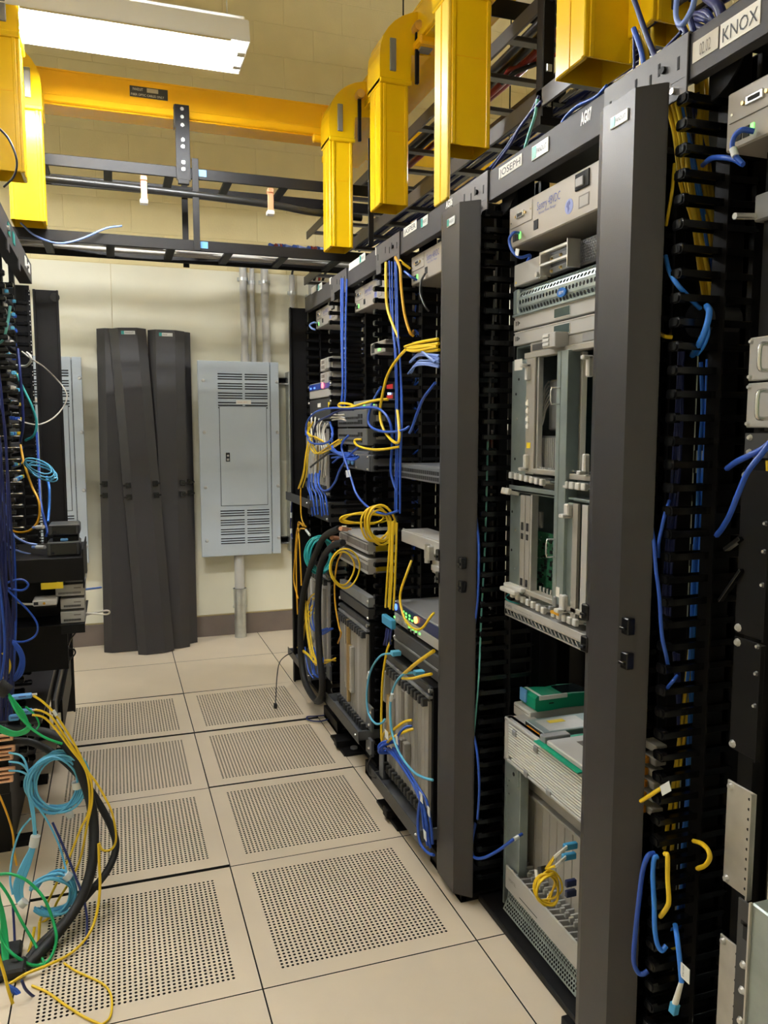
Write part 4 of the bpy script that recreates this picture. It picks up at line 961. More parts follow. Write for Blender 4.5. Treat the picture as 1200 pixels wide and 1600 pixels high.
t = thing('rack_unit', 'black shelf unit below the beige framed chassis at the right edge', 'rack unit', (.95, -.95, 1.39))
obj('case', MB().box(.78, 1.1, -1.2, -.772, 1.388, 1.438, b=.002), 'black_metal', t); obj('ear', MB().box(.776, .78, -.80, -.745, 1.392, 1.436), 'dark_gray', t); screws(t, .776, [(-.757, 1.428), (-.757, 1.402)], .006, 'screw_zinc')
t = thing('rack_unit', 'dark sloping grey unit with a bright screw, under the KNOX power unit', 'rack unit', (.95, -.95, 1.80))
obj('case', MB().box(.79, 1.1, -1.2, -.725, 1.815, 1.862, b=.003), 'mid_gray', t); obj('thumb_screw', MB().cyl((.79, -.728, 1.825), (.745, -.728, 1.822), .006, 10), 'steel', t)
t = thing('rack_unit', 'beige unit with small black switches below the KNOX power unit', 'rack unit', (.95, -.98, 1.88))
obj('case', MB().box(.745, 1.1, -1.2, -.800, 1.890, 1.934, b=.002), 'beige_box', t)
for yy in (-.822, -.85): obj('switch', MB().box(.742, .746, yy-.008, yy, 1.898, 1.922), 'slot_dark', t)
obj('front_rail', MB().box(.802, .806, -.775, -.742, .03, 2.12).box(.802, .85, -.742, -.738, .03, 2.12), 'black_metal', R0)
# mounting rail with brackets
for i, (z0, z1, m, y1, lab) in enumerate(((1.068, 1.37, 'black_metal', -.832, 'black mounting bracket high above the pale plates on the KNOX rack'), (.845, 1.060, 'black_metal', -.828, 'black mounting bracket directly above the upper pale plate'), (.578, .782, 'aluminium', -.824, 'upper pale aluminium bracket plate on the KNOX rack'), (.20, .470, 'aluminium', -.812, 'lower pale aluminium bracket plate on the KNOX rack'))):
    t = thing('bracket_plate', lab, 'bracket', (.77, -.75, z0), 'bracket plates on the KNOX rack')
    obj('plate', MB().box(.764, .768, y1, -.754, z0, z1, b=.001).box(.755, .764, y1, y1+.004, z0, z1), m, t)
    screws(t, .764, [(-.763, z1-.010), (-.763, z0+.010)], .008, 'screw_zinc')
    if m == 'aluminium':
        for k in range(10): zz = z0+.015+(z1-z0-.03)*k/9; obj('hole', MB().cyl((.764, y1+.014, zz), (.7634, y1+.014, zz), .003, 6), 'slot_dark', t)
    else: screws(t, .764, [(y1+.016, z0+.10), (y1+.016, z0+.16), (y1+.016, z0+.21)], .005)
t = thing('steel_chassis', 'bluish grey steel chassis low at the right edge', 'chassis', (.95, -.95, .03))
obj('body', MB().box(.735, 1.15, -1.2, -.855, .03, .600, b=.003), 'zinc', t); obj('side_flange', MB().box(.738, .742, -.855, -.822, .03, .590, b=.001), 'dark_gray', t); obj('bright_edge', MB().box(.730, .736, -.859, -.855, .03, .600), 'aluminium', t)
screws(t, .738, [(-.842, .47), (-.842, .42), (-.842, .36), (-.842, .30), (-.842, .24)], .008, 'screw_zinc')
obj('notch', MB().box(.7365, .739, -.850, -.838, .52, .55).box(.7365, .739, -.850, -.832, .545, .552), 'slot_dark', t)
t = thing('finger_clip', 'black broken clip sticking out of the nearest cable manager', 'clip', (.78, -.67, .98)); 
obj('arm', MB().obox(onX(1142, 915, .76), (onX(1158, 888, .76)-onX(1124, 937, .76))*.5, V((.006, 0, 0)), V((0, .002, .002)), b=.001), 'black_plastic', t); obj('hook', MB().obox(onX(1146, 850, .76), (onX(1158, 842, .76)-onX(1134, 860, .76))*.5, V((.006, 0, 0)), V((0, .003, .003)), b=.001), 'black_plastic', t)
# ------------------------------------------------------------------ routers with upright cards
def router(label, x, yl, yr, z0, z1, n, body='black_metal', top=.05, card='card_gray', tall=(), lat='dark_gray', sideface=None):
    t = equip('router', label, 'router', x+.012, yl, yr, z0, z1, .40, body, .003, 'routers with upright cards')
    w_ = (yl-yr-.02)/n
    for k in range(n):
        a = yl-.010-k*w_; b_ = a-w_
        c = obj('card', MB().box(x, x+.014, b_+.0010, a-.0010, z0+.045, z1-top, b=.001), card if k % 5 != 3 else 'light_gray', t)
        for zz, s in ((z1-top-.004, 1), (z0+.049, -1)):
            obj('ejector', MB().box(x-.020, x+.006, b_+w_*.25, a-w_*.25, zz-.016, zz+.014, b=.003), lat, c)
        if k in tall:
            obj('connector', MB().box(x-.016, x, b_+.003, a-.003, z0+(z1-z0)*.28, z1-(z1-z0)*.30, b=.002), 'brass' if k % 2 else 'aluminium', c)
    obj('top_rail', MB().box(x-.004, x+.012, yr, yl, z1-top+.010, z1-top+.022, b=.002), 'mid_gray', t)
    obj('bottom_rail', MB().box(x-.006, x+.012, yr, yl, z0+.018, z0+.030, b=.002), 'mid_gray', t)
    obj('blank_cover', MB().box(x+.002, x+.014, yr+.004, yl-.004, z1-top+.024, z1-.002, b=.002), 'dark_gray', t)
    for y in (yl-.005, yr+.005):
        for zz in (z1-.012, z0+.02): obj('screw', MB().cyl((x+.012, y, zz), (x-.002, y, zz), .007, 8), 'steel', t)
    return t
def conn(parent, x, yl, yr, z0, z1, d=.03, m='card_gray', name='connector_block'):
    return obj(name, MB().box(x-d, x, yr, yl, z0, z1, b=.003), m, parent)
# rack marked JASPER
t = router('big router with tall grey cards in the JASPER rack', .635, .865, .425, .115, .600, 13, tall=(1, 2))
for a, b, z0, z1, m in ((.845, .815, .42, .54, 'card_gray'), (.842, .815, .26, .35, 'card_gray'), (.64, .61, .42, .53, 'ink_gray'), (.605, .575, .42, .535, 'card_gray'), (.66, .635, .25, .345, 'ink_gray'), (.625, .595, .25, .345, 'card_gray')): conn(t, .635, a, b, z0, z1, .022, m)
t = equip('alarm_unit', 'blue fronted unit with green lamps and one glowing amber lamp', 'rack unit', .672, .865, .425, .715, .800, .35, 'mid_gray', .003, None, None)
fc = obj('blue_face', MB().box(.668, .673, .428, .862, .756, .795, b=.001), 'face_navy', t); obj('grey_face', MB().box(.668, .673, .428, .862, .719, .754, b=.001), 'light_gray', t)
obj('blue_button', MB().cyl((.668, .842, .778), (.665, .842, .778), .012, 12), 'led_blue', t)
for k, (yy, zz) in enumerate(((.775, .778), (.762, .778), (.735, .776), (.735, .764), (.70, .776), (.70, .764), (.672, .764), (.86, .735), (.70, .735), (.665, .735), (.635, .735), (.60, .735))):
    obj('green_lamp', MB().box(.666, .669, yy-.006, yy+.006, zz-.003, zz+.003), 'led_green', t)
obj('amber_lamp', MB().cyl((.669, .634, .776), (.663, .634, .776), .012, 12), 'led_amber', t)
for k in range(4): obj('round_port', MB().cyl((.669, .815-k*.033, .735), (.664, .815-k*.033, .735), .008, 10), 'aluminium', t)
for k in range(3): obj('toggle', MB().box(.660, .669, .695-k*.035, .700-k*.035, .722, .730), 'slot_dark', t)
screws(t, .672, [(.868, .79)], .008)
t = equip('blank_panel', 'dark blank panel between the lamp unit and the big router in the JASPER rack', 'rack unit', .668, .868, .425, .610, .700, .3, 'dark_gray', .003); screws(t, .668, [(.86, .66), (.86, .69)], .007); obj('rib', MB().box(.664, .668, .43, .86, .648, .656, b=.001), 'mid_gray', t)
t = thing('slide_rail', 'grey server slide rail pulled forward in the JASPER rack', 'rail', (.7, .65, 1.02))
obj('outer_rail', MB().obox((.70, .66, 1.045), V((0, .205, 0)), V((.004, 0, 0)), V((0, 0, .022)), b=.002), 'light_gray', t); obj('inner_rail', MB().obox((.712, .66, 1.043), V((0, .20, 0)), V((.006, 0, 0)), V((0, 0, .010)), b=.002), 'aluminium', t)
obj('top_channel', MB().box(.706, .80, .46, .86, 1.065, 1.070).box(.70, .706, .46, .865, 1.052, 1.072, b=.001), 'light_gray', t)
obj('end_clip', MB().box(.675, .72, .545, .585, 1.0, 1.05, b=.004).cyl((.68, .565, 1.055), (.68, .565, .99), .010, 8), 'aluminium', t)
t = thing('slide_rail', 'lower grey server slide rail end with a latch in the JASPER rack', 'rail', (.72, .60, .95)); obj('rail', MB().box(.70, .712, .43, .57, .955, 1.0, b=.002), 'aluminium', t); obj('latch', MB().box(.692, .70, .48, .56, .965, .985, b=.002), 'light_gray', t)
t = equip('network_switch', 'dark grey switch with two rows of ports in the JASPER rack', 'switch', .662, .855, .415, 1.268, 1.318, .40, 'gear_gray', .002)
for k in range(24):
    yy = .848-k*.0178
    for zz in (1.275, 1.294): obj('port', MB().box(.6612, .6635, yy-.0135, yy, zz, zz+.0125), 'slot_dark', t)
obj('top_vents', MB().hexmesh((.668, .85, 1.3185), (0, -1, 0), (1, 0, 0), .43, .03, .012, .0035, .001), 'mid_gray', t)
t = equip('server', 'pale unit behind the second cover, seen through the cable fingers', 'server', .80, .60, .445, 1.48, 1.72, .35, 'beige_box', .004); obj('vent', MB().box(.90, .92, .4435, .446, 1.52, 1.68).box(.97, .99, .4435, .446, 1.52, 1.68), 'ink_gray', t)
t = equip('server', 'lower pale unit behind the second cover, seen through the cable fingers', 'server', .80, .60, .445, 1.19, 1.44, .35, 'light_gray', .004); obj('red_label', MB().box(.84, .855, .4435, .446, 1.36, 1.41), 'red_box', t)
t = equip('network_switch', 'thin switch with a green lamp behind the second cover', 'switch', .79, .60, .44, 1.735, 1.775, .35, 'mid_gray', .002); obj('green_lamp', MB().box(.787, .80, .4385, .441, 1.75, 1.757), 'led_green', t)
t = equip('firewall', 'red fronted unit with a pale screen in the second rack from the back', 'rack unit', .80, 1.30, .93+.24, 1.565, 1.63, .30, 'dark_gray', .003)
obj('red_front', MB().box(.790, .80, 1.165, 1.31, 1.572, 1.586).box(.790, .80, 1.165, 1.31, 1.612, 1.630), 'red_box', t); obj('lit_screen', MB().box(.793, .7985, 1.275, 1.305, 1.588, 1.608), 'led_pale', t)
# second rack from the back
t = router('router with tall grey cards and brass connectors in the second rack from the back', .655, 1.600, 1.165, .14, .640, 12, tall=(4, 5, 6))
for a, b, z0, z1, m in ((1.46, 1.44, .30, .58, 'aluminium'), (1.425, 1.41, .22, .60, 'brass'), (1.44, 1.425, .48, .58, 'ink_gray')): conn(t, .655, a, b, z0, z1, .016, m)
for zz in (.655, .705): bx('blank_strip', t, 'mid_gray' if zz > .7 else 'dark_gray', .660, .69, 1.165, 1.60, zz, zz+.042)
screws(t, .66, [(1.168, .73), (1.168, .66), (1.598, .66)], .008)
bx('mount_plate', t, 'gear_gray', .648, .66, 1.09, 1.165, .20, .30); bx('mount_plate', t, 'gear_gray', .648, .66, 1.09, 1.165, .09, .16); screws(t, .648, [(1.10, .28), (1.14, .28), (1.12, .22), (1.12, .12)], .007)
for i, (z0, z1, lab) in enumerate(((.84, .905, 'lower'), (.925, .985, 'upper'))):
    t = equip('rack_appliance', '%s of the two white units with vented fronts under the coiled yellow cable' % lab, 'rack unit', .665, 1.625, 1.185, z0, z1, .36, 'light_gray', .002, 'white vented units')
    for k in range(20): yy = 1.61-k*.0215; obj('vent', MB().box(.6638, .666, yy-.016, yy, z0+.014, z0+.040), 'ink_gray', t)
    obj('stripe', MB().box(.6636, .666, 1.187, 1.622, z1-.012, z1-.009), 'ink', t); obj('yellow_label', MB().box(.70, .755, 1.1838, 1.186, z0+.012, z0+.036), 'warn_yellow', t); obj('ear', MB().box(.772, .776, 1.145, 1.185, z0, z1-.006), 'light_gray', t)
for i, (z0, z1, lab) in enumerate(((1.452, 1.525, 'upper'), (1.376, 1.446, 'lower'))):
    t = equip('network_switch', '%s of the dark grey switches with four ports and white plugs' % lab, 'switch', .66, 1.62, 1.18, z0, z1, .40, 'gear_gray', .003, 'dark grey switches')
    for k in range(9): obj('vent', MB().box(.6588, .661, 1.60-k*.034, 1.572-k*.034+0.0, z0+.012, z0+.022).box(.6588, .661, 1.60-k*.034, 1.572-k*.034, z0+.034, z0+.044), 'slot_dark', t)
    for k in range(4): obj('port', MB().box(.6584, .661, 1.275-(k % 2)*.035, 1.30-(k % 2)*.035, z0+.012+(k//2)*.024, z0+.030+(k//2)*.024), 'slot_dark', t)
    obj('white_tag', MB().box(.70, .74, 1.1788, 1.1802, z0+.025, z0+.048), 'paper', t)
t = equip('network_switch', 'third dark grey switch at the bottom of the stack', 'switch', .68, 1.52, 1.17, 1.32, 1.372, .38, 'dark_gray', .003); obj('handle', MB().box(.672, .68, 1.2, 1.5, 1.335, 1.35, b=.002), 'gear_gray', t)
t = equip('network_switch', 'slim switch with green lamps on top of the dark grey stack', 'switch', .70, 1.50, 1.165, 1.53, 1.565, .38, 'mid_gray', .002)
for k in (0, 1): obj('green_lamp', MB().box(.697, .701, 1.33-k*.13, 1.345-k*.13, 1.542, 1.55), 'led_green', t)
t = equip('fan_tray', 'grey unit with three round blue hubs in the second rack from the back', 'rack unit', .672, 1.565, 1.16, 1.27, 1.338, .36, 'gear_gray', .003)
for k in range(3): 
    yy = 1.52-k*.06; f_ = obj('fan_recess', MB().box(.668, .673, yy-.024, yy+.024, 1.28, 1.328), 'slot_dark', t); obj('hub', MB().cyl((.669, yy, 1.304), (.662, yy, 1.304), .016, 12), 'clip_blue', f_)
obj('front_plate', MB().box(.664, .672, 1.163, 1.36, 1.272, 1.336, b=.004), 'gear_gray', t); screws(t, .664, [(1.34, 1.33), (1.18, 1.33), (1.34, 1.28), (1.18, 1.28)], .004)
t = equip('modem', 'small white unit with a green lamp high in the second rack from the back', 'modem', .735, 1.36, 1.165, 1.755, 1.805, .25, 'beige_box', .003)
obj('dark_window', MB().box(.7335, .736, 1.305, 1.345, 1.763, 1.797), 'slot_dark', t); obj('green_lamp', MB().box(.7332, .736, 1.225, 1.255, 1.766, 1.774), 'led_green', t)
for yy in (1.285, 1.245): obj('jack', MB().box(.7332, .736, yy-.007, yy+.007, 1.778, 1.795), 'slot_dark', t)
# farthest rack
for i, (z0, lab) in enumerate(((1.735, 'upper'), (1.665, 'lower'))):
    t = equip('rack_appliance', '%s of the two stacked grey units with bulging modules high in the farthest rack' % lab, 'rack unit', .70, 2.09, 1.86, z0, z0+.062, .34, 'light_gray', .003, 'stacked grey units')
    for k in range(2):
        for q in range(2): obj('vent', MB().box(.6985, .701, 2.03-k*.04, 2.065-k*.04, z0+.012+q*.024, z0+.028+q*.024), 'ink_gray', t)
    for k in range(2): obj('module', MB().box(.685, .70, 1.87+k*.045, 1.91+k*.045, z0+.002, z0+.058, b=.004), 'card_gray', t)
t = equip('alarm_unit', 'blue topped unit with a glowing red lamp in the farthest right rack', 'rack unit', .69, 2.29, 1.86, 1.602, 1.680, .36, 'light_gray', .003)
obj('blue_face', MB().box(.686, .691, 1.865, 2.285, 1.644, 1.676, b=.001), 'face_blue', t); obj('red_lamp', MB().cyl((.687, 1.985, 1.660), (.680, 1.985, 1.660), .014, 12), 'led_red', t)
for yy in (2.24, 2.16): obj('blue_lamp', MB().box(.684, .687, yy-.014, yy+.014, 1.652, 1.660), 'led_blue', t)
screws(t, .69, [(2.30, 1.665), (1.852, 1.665)], .008)
t = equip('blank_panel', 'dark panel with a small white tag under the blue topped unit', 'rack unit', .69, 2.29, 1.86, 1.49, 1.595, .36, 'dark_gray', .003); obj('tag', MB().box(.6885, .6905, 2.05, 2.11, 1.555, 1.575), 'paper', t); obj('yellow_tag', MB().box(.6885, .6905, 1.87, 1.90, 1.545, 1.575), 'warn_yellow', t); screws(t, .69, [(2.30, 1.58), (2.30, 1.50), (1.85, 1.58), (1.85, 1.50)], .008)
for i, (z0, z1, lab, n) in enumerate(((1.10, 1.485, 'upper white carded router, crowded with cables, in the farthest right rack', 9), (.18, .72, 'lower white carded router behind the black hose in the farthest right rack', 9))):
    t = router(lab, .675, 2.285, 1.865, z0, z1, n, tall=(2, 5), card='light_gray', top=.04)
    for k in range(7): conn(t, .675, 2.26-k*.055, 2.24-k*.055, z0+.08+.03*(k % 3), z1-.08, .014, 'white_plastic' if k % 2 else 'card_gray')
bx('mount_plate', t, 'gear_gray', .66, .672, 1.80, 1.865, .20, .27); 
t = equip('fan_tray', 'dark tray with screws under the upper white carded router', 'rack unit', .67, 2.28, 1.84, .985, 1.085, .36, 'dark_gray', .004); screws(t, .67, [(1.86, 1.07), (1.90, 1.07), (1.86, 1.0), (1.95, 1.06)], .008)
# cable trays; the black in empty rack space is the added rear sheet
def tray(label, x0, x1, ya, yb, z, lipz=.045, group='cable trays in front of the right racks'):
    t = thing('cable_tray', label, 'tray', ((x0+x1)/2, (ya+yb)/2, z), group)
    obj('shelf', MB().box(x0+.003, x1, ya, yb, z, z+.003), 'gear_gray', t); obj('front_bar', MB().box(x0, x0+.004, ya-.02, yb+.02, z-.006, z+lipz, b=.0015), 'dark_gray', t)
    for y in (ya, yb-.004): obj('side_plate', MB().box(x0+.004, x1, y, y+.004, z, z+lipz*.9, b=.001), 'gear_gray', t)
    screws(t, x0, [(ya+.02, z+.02)], .005); obj('spool', MB().cyl((x0+.03, ya+.03, z+.003), (x0+.03, ya+.03, z+.02), .012, 10), 'mid_gray', t)
    return t
tray('dark cable tray under the big JASPER router with blue cables over it', .585, .70, .395, .875, .090)
tray('dark cable tray under the second rack from the back', .600, .70, 1.135, 1.63, .150)
tray('narrow black cable bar sticking out at mid height of the farthest rack', .590, .68, 1.93, 2.45, 1.055, .04)
tray('narrow black cable bar sticking out low on the farthest rack', .590, .68, 1.93, 2.45, .165, .035)
for lab, y, z in (('nearer', .74, .01), ('farther', 1.43, .012)):
    t = thing('floor_bracket', '%s black foot bracket on the floor under the right rack trays' % lab, 'bracket', (.62, y, 0), 'black foot brackets'); obj('plate', MB().box(.60, .70, y-.10, y+.14, 0.001, .014, b=.003), 'black_metal', t); obj('arm', MB().box(.585, .66, y-.03, y+.02, .014, .05, b=.004), 'black_metal', t)
    for k in (-.05, .05): obj('cap', MB().cyl((.66, y+k, .014), (.66, y+k, .022), .016, 12), 'mid_gray', t)
obj('fiber_guide', MB().box(.600, .606, .80, .845, .13, .25, b=.003), 'gear_gray', None, 'upright grey guide plate with a white label beside the yellow cables', 'guide plate')

# ================================================================== LEFT RACK ROW
XL = -.635
t = thing('equipment_rack', 'left rack seen edge on, full of patch panels and cables', 'rack', (-.85, 1.55, 0), 'black racks of the left row')
obj('header', MB().box(XL-.004, XL, .55, 1.98, 2.08, 2.165, b=.001).box(XL-.10, XL-.004, .55, 1.98, 2.161, 2.165).box(XL-.05, XL-.004, .55, 1.98, 2.08, 2.084), 'header_gray', t)
for y in (1.16, 1.30, 1.72, 1.86): obj('header_plate', MB().box(XL, XL+.003, y-.028, y+.028, 2.105, 2.145), 'paper' if y > 1.5 else 'badge_teal', t)
obj('header_notch', MB().box(XL-.004, XL+.001, 1.44, 1.50, 2.045, 2.09, b=.001), 'header_gray', t); obj('header_notch', MB().box(XL-.004, XL+.001, 1.10, 1.16, 2.045, 2.09, b=.001), 'header_gray', t)
for y in (1.02, 1.50, 1.92): obj('post', MB().box(-.72, -.70, y-.02, y+.02, 0.01, 2.16), 'black_metal', t)
obj('rear_blackout', MB().box(-1.16, -1.15, .95, 2.0, .02, 2.12), 'black_metal', t); obj('base', MB().box(-1.15, -.70, .95, 2.0, 0, .02), 'black_metal', t)
for y in (1.12, 1.78): obj('top_bolt', MB().cyl((XL, y, 2.12), (XL+.008, y, 2.12), .010, 8), 'steel', t)
t = thing('cable_manager', 'end cable manager of the left row, its black inside facing the viewer', 'cable manager', (-.62, 2.3, 0))
obj('door', MB().box(-.650, -.548, 2.300, 2.304, .012, 2.108).box(-.556, -.546, 2.285, 2.304, .012, 2.108, b=.002).box(-.660, -.648, 2.285, 2.31, .012, 2.108, b=.002), 'black_paint', t)
obj('clip', MB().cyl((-.562, 2.298, 2.075), (-.562, 2.290, 2.075), .022, 12), 'black_plastic', t)
obj('side_panel', MB().box(-.95, -.652, 2.022, 2.03, .01, 2.08), 'black_paint', t)
m = MB()
for k in range(90):
    zz = .75+k*.0148
    if k % 3 != 2: m.box(-.6535, -.6500, 2.012, 2.016, zz, zz+.005)
obj('hole_strip', MB().box(-.668, -.648, 2.016, 2.020, .02, 2.06), 'black_metal', t); obj('rail_holes', m, 'aluminium', t, kind='stuff')
fm = finger_mesh(-.655, -.83, 1.985, .12); 
def fingers_left(parent, y, n, z0=.12, xt=-.652):
    m = finger_mesh(0, .17, 0, 0); m.v = [(xt-a, y+b, z0+c) for a, b, c in m.v]; src = obj('finger', m, 'black_plastic', parent)
    for k in range(1, n): inst(src, parent, (0, 0, k*PITCH))
fingers_left(t, 1.93, 43)
t = thing('cable_manager', 'inner cable manager of the left row behind the hanging blue cables', 'cable manager', (-.75, 1.35, 0))
obj('spine', MB().box(-.90, -.895, 1.22, 1.48, .05, 2.06), 'black_metal', t); fingers_left(t, 1.22, 43, xt=-.66); fingers_left(t, 1.47, 43, xt=-.66)
random.seed(21)
LEFT_RACK = [o for o in bpy.data.objects if o.get('label', '').startswith('left rack seen')][0]
patch_cols = ('cable_yellow', 'cable_aqua', 'cable_white', 'cable_blue')
for k in range(13):
    z = 1.22+k*.062
    t = obj('patch_panel', MB().box(-.76, -.705, 1.50, 1.90, z, z+.043, b=.002), 'dark_gray', LEFT_RACK)
    for q in range(7):
        if random.random() < .3: continue
        yy = 1.53+q*.052; c = random.choice(patch_cols); obj('plug', MB().box(-.705, -.690, yy, yy+.010, z+.012, z+.026, b=.002), c, t)
random.seed(31)
for nm, mm, cnt in (('blue', 'cable_blue', 5), ('navy', 'cable_navy', 12)):
    m = MB()
    for k in range(cnt):
        y = random.uniform(.66, .90); x = -.655+random.uniform(-.03, .012)
        zt = random.uniform(1.25, 1.75); m.tube(spline([(x-.03, y+.05, zt), (x+.006, y, zt-.15), (x+random.uniform(-.01, .012), y+random.uniform(-.05, .05), 1.05), (x, y+random.uniform(-.05, .08), .80), (x-.02, y+random.uniform(-.05, .1), random.uniform(.30, .65))], 5), .0042, 5)
    obj(nm+'_cable_bundle', m, mm, None, '%s cables hanging in a thick curtain down the left rack front' % nm, 'cables', kind='stuff')
LE = 'loose cables at the left rack'
cable('patch_cable', 'teal cable arching down the left rack front past the black end panel', px((26, 585, 'Y', 1.55), (38, 610, 'Y', 1.52), (50, 635, 'Y', 1.5), (57, 660, 'Y', 1.5), (53, 680, 'Y', 1.5), (40, 688, 'Y', 1.55)), .005, 'cable_teal', LE)
cable('patch_cable', 'mint cable hanging at the top left edge of the photo', px((16, 478, 'Y', 1.3), (11, 510, 'Y', 1.3), (4, 532, 'Y', 1.3), (-8, 538, 'Y', 1.3)), .005, 'cable_mint', LE)
cable('patch_cable', 'ochre cable curving down from the left patch panels to the shelf', px((32, 695, 'Y', 1.45), (38, 725, 'Y', 1.4), (50, 760, 'Y', 1.35), (61, 785, 'Y', 1.3), (60, 812, 'Y', 1.3), (48, 828, 'Y', 1.3), (30, 832, 'Y', 1.35), (12, 826, 'Y', 1.4)), .0045, 'cable_orange', LE)
cable('patch_cable', 'white cable crossing the black end panel and looping back dark', px((34, 549, 'Y', 1.6), (48, 560, 'Y', 1.6), (68, 573, 'Y', 1.7), (90, 594, 'Y', 1.9), (103, 612, 'Y', 1.9), (104, 625, 'Y', 1.9), (96, 640, 'Y', 1.9), (82, 654, 'Y', 1.8), (62, 663, 'Y', 1.7), (42, 661, 'Y', 1.6), (28, 655, 'Y', 1.6)), .003, 'cable_white', LE)
cable('patch_cable', 'short thick white cable loop above the white crossing cable', px((26, 571, 'Y', 1.6), (40, 572, 'Y', 1.55), (48, 564, 'Y', 1.5), (47, 556, 'Y', 1.5), (42, 551, 'Y', 1.55)), .005, 'cable_white', LE)
cable('patch_cable', 'navy cable hanging straight down the left rack front', px((28, 545, 'Y', 1.45), (31, 580, 'Y', 1.42), (35, 630, 'Y', 1.42), (36, 665, 'Y', 1.42), (32, 690, 'Y', 1.45)), .0055, 'cable_navy', LE)
cable('patch_cable', 'bright blue cable hanging from the aqua coil to the black boxes', px((73, 745, 'Y', 1.45), (77, 762, 'Y', 1.4), (77, 790, 'Y', 1.35), (75, 815, 'Y', 1.3)), .005, 'cable_bright_blue', LE)
cable('patch_cable', 'blue cable running from the aqua coil down behind the shelf boxes', px((57, 675, 'Y', 1.6), (60, 720, 'Y', 1.55), (63, 780, 'Y', 1.45), (70, 815, 'Y', 1.35), (74, 830, 'Y', 1.3), (72, 838, 'Y', 1.3)), .005, 'cable_blue', LE)
m = MB()
for k in range(5):
    c = onY(60+k*1.5, 728+k*3, 1.35); rx, rz = .045+.006*(k % 3), .022+.006*(k % 2)
    m.tube([(c.x+rx*math.cos(a*.35)*1.0+rz*.15*math.sin(a*.35), c.y+.012*math.sin(a*.7)+k*.006, c.z+rz*math.sin(a*.35)-.42*rx*math.cos(a*.35)*1.1) for a in range(19)], .0028, 5)
obj('aqua_coil', m, 'cable_aqua', None, 'small tangled aqua coil hanging at the left rack before the black end panel', 'cable coil')
for lab, p in (('pale blue cable from the shelf box plug to the left edge, upper', ((10, 818), (24, 838), (42, 848), (58, 851))), ('pale blue cable from the left edge along the shelf, lower', ((1, 840), (16, 855), (32, 862), (48, 866)))):
    cable('patch_cable', lab, px(*[(u, v, 'Y', 1.1) for u, v in p]), .004, 'cable_pale_blue', LE)
# shelves and boxes
t = thing('rack_shelf', 'black shelf sticking out of the left rack under the two black boxes', 'shelf', (-.54, 1.08, .94)); 
sx1 = onY(131, 870, 1.0).x
obj('plate', MB().box(-.74, sx1, .96, 1.36, 1.003, 1.007), 'black_metal', t); obj('front_lip', MB().box(-.74, sx1, .955, .96, .928, 1.007, b=.002), 'black_metal', t); obj('end_tab', MB().box(sx1-.004, sx1, .955, 1.30, .90, 1.035, b=.002), 'black_metal', t)
obj('yellow_label', MB().box(onY(63, 895, .95).x, onY(98, 895, .95).x, .948, .9545, .905, .9265), 'warn_yellow', t)
for lab, u0, u1, v0, v1, y in (('upper', 75.5, 124, 819, 837.5, 1.02), ('lower', 73.5, 125, 846, 869, 1.0)):
    a = onY(u0, v1, y); b = onY(u1, v0, y)
    t = thing('mini_computer', '%s of the two small black boxes on the left shelf' % lab, 'computer', ((a.x+b.x)/2, y+.06, a.z), 'black mini computers on the left shelf')
    z0 = 1.007 if lab == 'lower' else a.z
    obj('case', MB().box(a.x, b.x, y, y+.12, z0, b.z, b=.005), 'dark_gray', t); obj('front_panel', MB().box(a.x+.012, b.x-.012, y-.0015, y+.002, z0+.006, b.z-.006, b=.001), 'black_plastic', t); obj('top_edge', MB().box(a.x+.004, b.x-.004, y-.001, y+.004, b.z-.003, b.z), 'mid_gray', t)
    obj('power_button', MB().cyl((a.x+.02, y-.0015, z0+.012), (a.x+.02, y-.004, z0+.012), .004, 8), 'slot_dark', t)
a = onY(93, 833, 1.0)
obj('foot_block', MB().box(onY(82, 840, 1.02).x, onY(122, 840, 1.02).x, 1.03, 1.13, 1.0555, onY(100, 838, 1.02).z, b=.002), 'black_metal', None, 'dark spacer lying between the two black boxes', 'spacer')
obj('blue_plug', MB().box(onY(94, 842, 1.01).x, onY(106, 842, 1.01).x, 1.015, 1.03, 1.057, 1.066, b=.002), 'clip_blue', None, 'small blue plug between the two black boxes', 'plug')
for lab, p0, p1 in (('upper', (57, 824), (68, 823)), ('lower', (57, 855), (70, 855))):
    a, b = onY(*p0, 1.08), onY(*p1, 1.05); t = thing('network_plug', '%s clear network plug beside the black boxes' % lab, 'plug', a, 'network plugs on the left shelf')
    obj('body', MB().cyl(a, b, .007, 6), 'white_plastic', t); obj('boot', MB().cyl(a, a+(a-b)*.5, .005, 6), 'cable_pale_blue', t)
t = thing('rack_shelf', 'lower black shelf of the left rack carrying the grey boxes', 'shelf', (-.54, 1.08, .73)); sx2 = onY(134, 985, 1.0).x
zs = onY(110, 972, 1.0).z
obj('plate', MB().box(-.74, sx2, .965, 1.36, zs-.003, zs), 'black_metal', t); obj('front_lip', MB().box(onY(95, 980, .96).x, sx2, .96, .965, onY(110, 990, .96).z, zs, b=.001), 'black_metal', t); obj('back_plate', MB().box(-.74, -.50, 1.12, 1.13, zs-.2, .925), 'black_metal', t)
vs = (912, 932.5, 934, 952.5, 954, 971.5)
